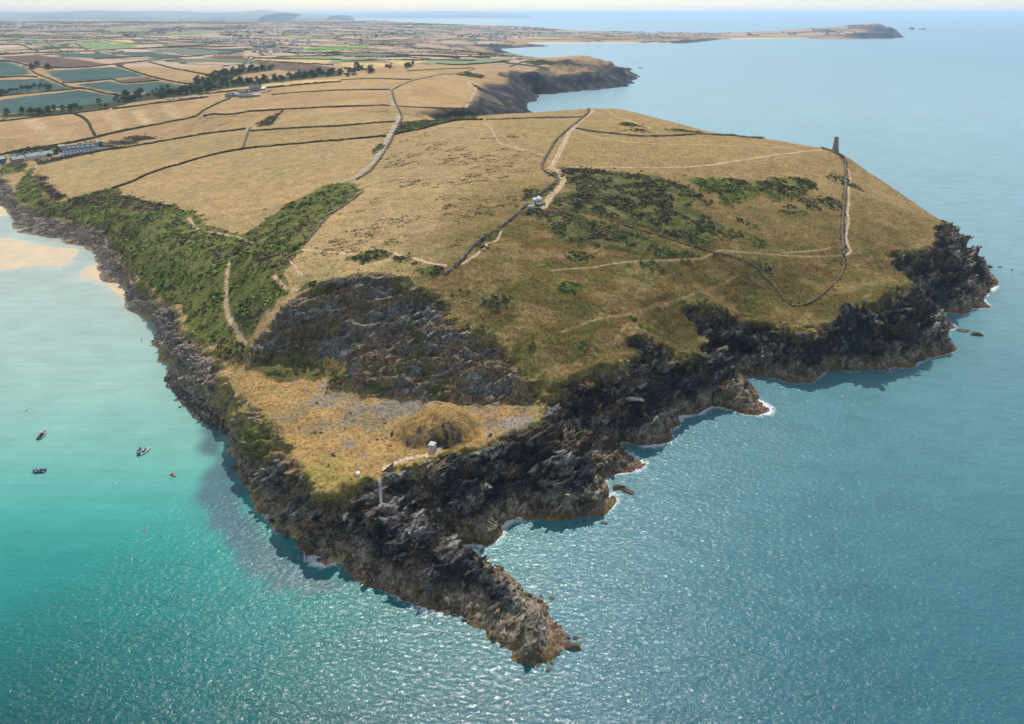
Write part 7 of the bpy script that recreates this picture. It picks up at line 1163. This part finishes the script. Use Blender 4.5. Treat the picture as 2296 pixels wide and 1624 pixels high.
b = MB(); b.box(-1.12, 1.12, -1.12, 1.12, 2.15, 2.4); b.build('roof', M_CONC, o); b = MB(); b.box(-.83, .83, -.83, .83, -.6, .02); b.build('floor_slab', M_DARK, o); b = MB(); b.box(.15, .5, -1.04, -1.0, 1.15, 1.5); b.build('window', M_DARK, o)
x, y = PT['beacon']; o = empty('navigation_beacon', (x, y, gz1((x, y))), 0, 'white drum beacon base with lattice pole and lamp on the grassy point', 'beacon')
b = MB(); b.lathe([(.72, -.6), (.72, 1.0), (.66, 1.08), (.2, 1.1)], 16); b.build('base', M_WHITE, o, True); b = MB(); b.tube([(0, 0, 1.05), (0, 0, 3.4)], .05, 6); b.build('pole', M_STEEL, o); b = MB(); b.lathe([(.1, 3.4), (.16, 3.45), (.16, 3.75), (.05, 3.85)], 10); b.build('lamp', M_WHITE, o, True)
b = MB()
for s in (-.18, .18): b.tube([(-.75 , s, .1), (-.12, s, 2.9)], .035, 5)
for k in range(8): t = .1 + k * .11; b.tube([(-.75 + .63 * t, -.18, .1 + 2.8 * t), (-.75 + .63 * t, .18, .1 + 2.8 * t)], .025, 5)
b.build('ladder', M_BLACK, o)
a = PT['step_top']; c_ = PT['step_bot']; za = gz1(a) + .25; zc = min(gz1(c_) + .4, za - 4.6)
o = empty('cliff_steps', (a[0], a[1], za), math.atan2(c_[1] - a[1], c_[0] - a[0]), 'narrow flight of pale concrete steps and ramp down the cliff point', 'steps'); l_ = max(math.dist(a, c_), 4.0) + 1.2; dz_ = za - zc
prev_ = 1.0
for k in range(12):
    t0 = k * .6 / 12; an_ = o.rotation_euler[2]; pz_k = max(-dz_ * t0, float(gsurf(a[0] + math.cos(an_) * l_ * t0, a[1] + math.sin(an_) * l_ * t0)) - za + .18); pz_k = min(pz_k, prev_ - .12); prev_ = pz_k
    b = MB(); b.box(l_ * t0, l_ * (t0 + .048), -.45, .45, pz_k - 1.2, pz_k); b.build('step', M_CONC, o)
b = MB(); x0, x1 = l_ * .6, l_ * 1.0; z0_, z1_ = prev_ - .1, max(-dz_, float(gsurf(c_[0], c_[1])) - za + .3); z1_ = min(z1_, z0_ - .8)
b.add([(x0, -.45, z0_ - 1), (x1, -.45, z1_ - 1), (x1, .45, z1_ - 1), (x0, .45, z0_ - 1), (x0, -.45, z0_), (x1, -.45, z1_), (x1, .45, z1_), (x0, .45, z0_)], [(0, 3, 2, 1), (4, 5, 6, 7), (0, 1, 5, 4), (1, 2, 6, 5), (2, 3, 7, 6), (3, 0, 4, 7)]); b.build('ramp', M_CONC, o)
b = MB(); b.box(x1 + .01, x1 + 1.1, -.35, 1.0, z1_ - 1.5, z1_ - .05); b.build('landing', M_CONC, o)
x, y = PT['gate']; o = empty('field_gate', (x, y, gz1((x, y))), .2, 'grey timber gate at the foot of the long stone wall', 'gate')
for s in (-1.4, 1.4): b = MB(); b.box(s - .09, s + .09, -.09, .09, -.5, 1.35); b.build('post', M_WOOD, o)
for k in range(4): b = MB(); b.box(-1.3, 1.3, -.03, .03, .2 + k * .28, .3 + k * .28); b.build('rail', M_WOOD, o)
for p, l2 in ((DATA['poles'][0], 'slim dark utility pole on the bank behind the white terrace'), (DATA['poles'][1], 'slim dark utility pole beside the cottage row')):
    o = empty('utility_pole', (p[0], p[1], gz1(p)), 0, l2, 'pole'); b = MB(); b.tube([(0, 0, -.8), (0, 0, 8.5)], [.16, .11], 7); b.build('pole', M_WOOD, o); b = MB(); b.box(-.8, .8, -.06, .06, 7.7, 7.85); b.build('crossarm', M_WOOD, o)
# wind turbine far off
for (u, y, hh), l2 in (((22, 4300, 34), 'tiny white wind turbine among the far left fields'), ((219, 2250, 22), 'small white wind turbine beside the pale green far field')):
    x = px2x(u, y); o = empty('wind_turbine', (x, y, gz1((x, y))), 0, l2, 'turbine'); b = MB(); b.tube([(0, 0, -2), (0, 0, hh)], [.9, .5], 8); b.build('tower', M_WHITE, o, True)
    b = MB(); b.box(-.6, .6, -1.6, 1.4, hh - .5, hh + .8); b.build('nacelle', M_WHITE, o)
    for k in range(3):
        a = .5 + k * 2.094; b = MB(); b.tube([(0, -1.8, hh), (math.sin(a) * hh * .22, -1.8, hh + math.cos(a) * hh * .22), (math.sin(a) * hh * .45, -1.8, hh + math.cos(a) * hh * .45)], [.35, .5, .1], 5); b.build('blade', M_WHITE, o)
# ------------------------------------------------------------------ people
def skin_mesh(name, verts, edges, rad, m, parent):
    me = bpy.data.meshes.new(name); me.from_pydata(verts, edges, []); ob = bpy.data.objects.new(name, me); COLL.objects.link(ob)
    md = ob.modifiers.new('skin', 'SKIN'); sv_ = me.skin_vertices[0].data
    for i, r_ in enumerate(rad): sv_[i].radius = r_ if isinstance(r_, tuple) else (r_, r_)
    sv_[0].use_root = True; ob.modifiers.new('sub', 'SUBSURF').levels = 1
    dg = bpy.context.evaluated_depsgraph_get(); m2 = bpy.data.meshes.new_from_object(ob.evaluated_get(dg)); bpy.data.objects.remove(ob); bpy.data.meshes.remove(me)
    m2.name = name; m2.materials.clear(); m2.materials.append(m); m2.polygons.foreach_set('use_smooth', np.ones(len(m2.polygons), bool)); return link(name, m2, parent)
def person(loc, rz, label, top, legs, pose='walk', group=None, hair=None):
    o = empty('person', loc, rz, label, 'person', group)
    if pose == 'sit': hip, kneeL, footL, kneeR, footR = (0, 0, .18), (.12, .42, .34), (.13, .8, .1), (-.12, .42, .34), (-.13, .8, .1)
    elif pose == 'stand': hip, kneeL, footL, kneeR, footR = (0, 0, .95), (.1, .02, .5), (.11, 0, .05), (-.1, .02, .5), (-.11, 0, .05)
    else: hip, kneeL, footL, kneeR, footR = (0, 0, .95), (.1, .2, .52), (.1, .3, .06), (-.1, -.02, .5), (-.1, -.36, .12)
    hz_ = hip[2]; ch = (0, .02, hz_ + .34); sh = (0, .02, hz_ + .5); nk = (0, .03, hz_ + .6); hd = (0, .05, hz_ + .74)
    arm = [(.2, .02, hz_ + .48), (.27, .06, hz_ + .2), (.24, .3, hz_ + .12)] if pose != 'walk' else [(.2, .02, hz_ + .48), (.27, -.08, hz_ + .22), (.26, .08, hz_ + .0)]
    V = [hip, ch, sh, nk, hd] + arm + [(-a[0], a[1] if pose != 'walk' else -a[1] + .04, a[2]) for a in arm] + [(.1, 0, hz_ - .04), kneeL, footL, (footL[0], footL[1] + .16, footL[2] - .02), (-.1, 0, hz_ - .04), kneeR, footR, (footR[0], footR[1] + .16, footR[2] - .02)]
    E = [(0, 1), (1, 2), (2, 3), (3, 4), (2, 5), (5, 6), (6, 7), (2, 8), (8, 9), (9, 10), (0, 11), (11, 12), (12, 13), (13, 14), (0, 15), (15, 16), (16, 17), (17, 18)]
    Rr = [.14, (.15, .11), (.15, .1), .055, .1, .06, .045, .035, .06, .045, .035, .085, .06, .045, .04, .085, .06, .045, .04]
    skin_mesh('body', V, E, Rr, M_SKIN, o)
    skin_mesh('jacket', [V[0], V[1], V[2]] + V[5:11], [(0, 1), (1, 2), (2, 3), (3, 4), (4, 5), (2, 6), (6, 7), (7, 8)], [.165, (.18, .135), (.175, .125), .08, .062, .045, .08, .062, .045], top, o)
    skin_mesh('trousers', [V[0], V[11], V[12], V[13], V[15], V[16], V[17]], [(0, 1), (1, 2), (2, 3), (0, 4), (4, 5), (5, 6)], [.155, .105, .08, .06, .105, .08, .06], legs, o)
    b = MB(); b.lathe([(.02, hz_ + .70), (.108, hz_ + .76), (.105, hz_ + .83), (.06, hz_ + .885), (.01, hz_ + .895)], 10, 0, .035); b.build('hair', hair or M_WOOD, o, True)
    return o
def pl_(k): p = PT[k]; return (p[0], p[1], gz1(p) + .05)
x, y, z = pl_('angler'); person((x, y, z + .25), 2.5, 'person in a blue jacket standing on the dark rocks of the tip', mat('blue_cloth', (.02, .09, .5), .8, .1, 3), mat('navy_cloth', (.02, .05, .25), .8, .1, 3), 'stand')
person(pl_('walk1'), .4, 'walker in pale top and green trousers above the quarry', M_WHITE, mat('green_cloth', (.03, .12, .05), .8, .1, 3))
person(pl_('walk2'), 1.2, 'dark-clothed walker on the path among the gorse', M_BLACK, M_BLACK)
for k, nm in enumerate(('walk3', 'walk4')): person(pl_(nm), 3 + k, ('left' if k == 0 else 'right') + ' one of two walkers on the skyline field path', M_RED if k else M_BLUE, M_BLACK)
# ------------------------------------------------------------------ boats
def rib(name, loc, rz, L, label, tube, deck, canopy=False, console=M_WHITE, extra=None):
    o = empty(name, (loc[0], loc[1], 0), rz, label, 'boat'); L = L * .78; w = L * .17; r = L * .042
    path = [(-L * .48, -w, .42), (-L * .1, -w, .42), (L * .2, -w * .85, .46), (L * .4, -w * .45, .55), (L * .5, 0, .62), (L * .4, w * .45, .55), (L * .2, w * .85, .46), (-L * .1, w, .42), (-L * .48, w, .42)]
    b = MB(); b.tube(path, [r * .6] + [r] * 7 + [r * .6], 10); b.build('tube', tube, o, True)
    b = MB(); b.add([(-L * .45, -w, .1), (L * .25, -w * .8, .1), (L * .46, 0, .3), (L * .25, w * .8, .1), (-L * .45, w, .1), (-L * .45, 0, -.25), (L * .3, 0, -.2)], [(0, 5, 6, 1), (5, 4, 3, 6), (1, 6, 2), (6, 3, 2), (0, 4, 5)]); b.build('hull', tube, o)
    b = MB(); b.add([(-L * .45, -w, .22), (L * .25, -w * .8, .22), (L * .44, 0, .34), (L * .25, w * .8, .22), (-L * .45, w, .22)], [(0, 1, 2, 3, 4)]); b.build('deck', deck, o)
    b = MB(); b.box(-L * .02, L * .07, -.35, .35, .22, 1.15); co = b.build('console', console, o); b = MB(); b.box(L * .07, L * .085, -.3, .3, 1.15, 1.5); b.build('windscreen', M_GLASS, co)
    b = MB(); b.box(-L * .2, -L * .1, -.4, .4, .22, .8); b.build('seat', M_BLACK, o); b = MB(); b.box(L * .14, L * .26, -w * .5, w * .5, .22, .5); b.build('seat', deck, o)
    b = MB(); b.box(-L * .53, -L * .47, -.22, .22, .1, 1.15); b.box(-L * .52, -L * .49, -.06, .06, -.4, .1); b.build('outboard_motor', M_BLACK, o)
    if canopy:
        b = MB(); b.add([(-L * .22, -w * .8, 2.0), (L * .1, -w * .8, 2.1), (L * .1, w * .8, 2.1), (-L * .22, w * .8, 2.0), (-L * .2, 0, 2.2), (L * .09, 0, 2.28)], [(0, 1, 5, 4), (4, 5, 2, 3), (0, 4, 3), (1, 2, 5), (0, 3, 2, 1)]); cv = b.build('canopy', M_STEEL, o)
        b = MB()
        for x_ in (-L * .2, L * .09):
            for y_ in (-w * .75, w * .75): b.tube([(x_, y_, .4), (x_, y_, 2.02)], .03, 5)
        b.build('canopy_frame', M_STEEL, cv)
    if extra:
        for (x_, y_, z_, s_, m_) in extra: b = MB(); b.lathe([(s_ * .6, z_), (s_, z_ + s_ * .4), (s_ * .7, z_ + s_ * 1.1)], 8, x_, y_); b.build('gear_bag', m_, o, True)
    return o
rib('inflatable_boat', PT['rib_canopy'], R(99), 7.2, 'grey inflatable motor boat with a canopy and tan seats, farthest left', M_RUBBERG, M_TAN, True, M_BLACK, [(1.6, .4, .25, .3, M_ORANGE)])
rib('inflatable_boat', PT['rib_blue'], R(182), 6.0, 'navy inflatable boat with blue deck gear, nearest the bottom left', M_RUBBERB, mat('blue_deck', (.15, .22, .45), .6, .1, 3), False, mat('pale_blue_console', (.45, .55, .75), .5, .1, 2), [(-1.6, -.4, .25, .3, M_BLUE), (.9, .3, .25, .25, M_WHITE)])
rib('inflatable_boat', PT['raft_b'], R(68), 6.2, 'pale inflatable boat with an orange bow bag, tied beside a darker boat', M_RUBBERW, M_CONC, False, M_STEEL, [(2.4, 0, .4, .3, M_YELL)])
rib('inflatable_boat', PT['raft_a'], R(292), 5.2, 'dark-hulled boat with white console, left of the pair tied together', M_RUBBERB, M_CONC, False, M_WHITE, None)
x, y = PT['rib_blue']; person((x - .2, y - .75, .28), 2.2, 'person in an orange jacket standing in the navy inflatable boat', M_ORANGE, M_BLACK, 'stand'); x, y = PT['raft_a']; person((x + .05, y + .9, .3), 3.3, 'person in a red jacket standing in the dark boat of the pair', M_RED, M_BLACK, 'stand')
x, y = PT['kayak']; o = empty('kayak', (x, y, .02), R(147), 'orange and blue sit-on kayak near the dark kelp water', 'kayak')
b = MB(); b.tube([(-1.75, 0, .18), (-1.2, 0, .1), (0, 0, .08), (1.2, 0, .1), (1.75, 0, .2)], [.03, .27, .36, .27, .03], 10); b.build('hull', M_ORANGE, o, True); b = MB(); b.tube([(-1.8, 0, .2), (-1.15, 0, .14)], [.04, .29], 10); b.build('stern', M_BLUE, o, True); b = MB(); b.tube([(-.1, -1.1, .75), (.1, 1.1, .7)], .025, 5); b.box(-.18, -.02, -1.35, -1.0, .7, .78); b.box(.02, .18, 1.0, 1.35, .66, .74); b.build('paddle', M_BLACK, o)
person((x + .1, y - .15, .25), R(57), 'person in a red top sitting in the orange kayak', M_RED, M_BLACK, 'sit')
x, y = PT['sup']; o = empty('paddle_board', (x, y, .02), R(42), 'pale blue stand-up paddle board near the bay rocks', 'board'); b = MB(); b.tube([(-1.6, 0, .08), (-1.1, 0, .06), (0, 0, .06), (1.0, 0, .07), (1.6, 0, .14)], [.1, .34, .4, .34, .04], 12); h_ = b.build('board', mat('pale_blue_board', (.45, .62, .8), .4, .05, 2), o, True); h_.scale = (1, 1, .3)
b = MB(); b.box(-1.5, -1.3, -.02, .02, -.25, .04); b.build('fin', M_BLACK, o)
person((x, y, .12), R(-70), 'person standing upright on the pale blue paddle board', M_BLACK, M_BLACK, 'stand')
for nm, m_, l2 in (('buoy_w', M_WHITE, 'white mooring buoy between the boats and the kelp water'), ('buoy_o', M_ORANGE, 'orange mooring buoy lowest in the turquoise bay'), ('buoy_r', M_RED, 'small red buoy in the pale water, lower of a pair'), ('buoy_p', M_WHITE, 'small white buoy in the pale water, upper of a pair')):
    p = PT[nm]; o = empty('buoy', (p[0], p[1], 0), 0, l2, 'buoy'); o.scale = (.65,) * 3; b = MB(); b.lathe([(.1, -.3), (.38, -.1), (.46, .12), (.38, .36), (.12, .52)], 12); b.build('float', m_, o, True); b = MB(); b.tube([(0, 0, .5), (0, 0, .72)], .05, 6); b.build('ring', M_BLACK, o)
# ------------------------------------------------------------------ cars, bales, stock
def car_parts(paint):
    b = MB(); P_ = [(-2.1, .3), (-2.1, .78), (-1.75, .92), (-1.2, 1.42), (.45, 1.42), (1.05, .95), (2.0, .82), (2.1, .5), (2.05, .3)]; n = len(P_)
    b.add([(p[0], -.86 + (.12 if p[1] > 1 else 0), p[1]) for p in P_] + [(p[0], .86 - (.12 if p[1] > 1 else 0), p[1]) for p in P_], [tuple(range(n)), tuple(reversed(range(n, 2 * n)))] + [(k, n + k, n + (k+1) % n, (k+1) % n) for k in range(n)])
    g = MB(); g.add([(-1.62, -.82, .96), (.85, -.84, .98), (.42, -.765, 1.36), (-1.18, -.765, 1.36)], [(0, 1, 2, 3)]); g.add([(-1.62, .82, .96), (.85, .84, .98), (.42, .765, 1.36), (-1.18, .765, 1.36)], [(3, 2, 1, 0)]); g.add([(.5, -.7, 1.4), (1.04, -.8, .98), (1.04, .8, .98), (.5, .7, 1.4)], [(0, 1, 2, 3)])
    w = MB()
    for x_ in (-1.3, 1.3):
        for y_ in (-.86, .86): w.tube([(x_, y_ - .1, .32), (x_, y_ + .1, .32)], .32, 10)
    out = []
    for mb_, m_, nm in ((b, paint, 'body'), (g, M_GLASS, 'glass'), (w, M_BLACK, 'wheels')):
        me = bpy.data.meshes.new(nm); me.from_pydata(mb_.v, [], mb_.f); me.materials.append(m_); out.append((nm, me))
    return out
CP = [car_parts(m_) for m_ in M_CARS]
cn = ['white', 'silver', 'blue', 'red', 'black']
def car(x, y, k, rz, label, group):
    o = empty('parked_car', (x, y, gz1((x, y)) + .05), rz, label, 'car', group)
    for nm, me in CP[k]: link(nm, me, o)
for k, (x, y) in enumerate(DATA['cars']):
    c_ = [0, 0, 3, 1, 0, 2, 0, 3, 1, 0, 4][k % 11]
    car(x, y, c_, rng.uniform(0, 3), cn[c_] + ' car parked ' + ('on the lane below the white terrace' if k < 3 else 'beside the pale-roofed cottages' if k < 5 else 'on the track behind the white terrace'), 'cars parked by the cove')
for L, n in ((DATA['carline'], 30), (DATA['carline2'], 8)):
    L = resample(L, 1.); ii = np.linspace(0, len(L) - 1, n).astype(int)
    for i in ii:
        c_ = int(rng.choice([0, 0, 1, 1, 2, 3, 4])); car(L[i, 0] + rng.uniform(-1, 1), L[i, 1] + rng.uniform(-1, 1), c_, rng.uniform(1.2, 1.8), cn[c_] + ' car ' + ('in the long row parked left of the farm' if n == 30 else 'in the short row parked right of the farmhouse'), 'cars parked in a row along the field')
bm_ = MB(); bm_.tube([(-.65, 0, .75), (-.6, 0, .75), (.6, 0, .75), (.65, 0, .75)], [.68, .75, .75, .68], 14); bme = bpy.data.meshes.new('straw_bale'); bme.from_pydata(bm_.v, [], bm_.f); bme.materials.append(M_BALE)
for j, P in enumerate(DATA['bales']):
    for x, y in P:
        o = link('straw_bale', bme); o.location = (x, y, gz1((x, y))); o.rotation_euler = (0, 0, rng.uniform(0, 3)); o.scale = (1.1,) * 3; tag(o, ['round straw bale on the narrow golden stubble strip behind the farm', 'round straw bale on the far golden stubble field', 'round straw bale on the stubble field right of the tree belt'][j], 'bale', 'straw bales on the stubble fields')
def beast(name, m_, s, pts_, label, cat, group):
    b = MB(); b.tube([(-.7, 0, .75), (-.5, 0, .8), (.1, 0, .8), (.5, 0, .82)], [.1, .3, .32, .2], 8); b.tube([(.5, 0, .85), (.75, 0, 1.0), (1.0, 0, .92)], [.16, .14, .07], 6)
    for x_ in (-.45, .4):
        for y_ in (-.17, .17): b.tube([(x_, y_, .65), (x_ - .02, y_, .35), (x_, y_, 0)], [.09, .05, .045], 5)
    b.tube([(-.7, 0, .8), (-.78, 0, .45)], [.04, .02], 4); me = bpy.data.meshes.new(name); me.from_pydata(b.v, [], b.f); me.materials.append(m_)
    for x, y in pts_: o = link(name, me); o.location = (x, y, gz1((x, y))); o.scale = (s,) * 3; o.rotation_euler = (0, 0, rng.uniform(0, 6.28)); tag(o, label, cat, group)
beast('sheep', M_WRAP, 1.1, DATA['sheep'], 'white sheep grazing in the dry field left of the lane', 'sheep', 'sheep in the dry field')
beast('cow', mat('brown_hide', (.16, .07, .035), .8, .1, 2), 1.7, DATA['cows'], 'brown cow standing at the edge of the sheer cove', 'cow', 'brown cattle by the cove edge')
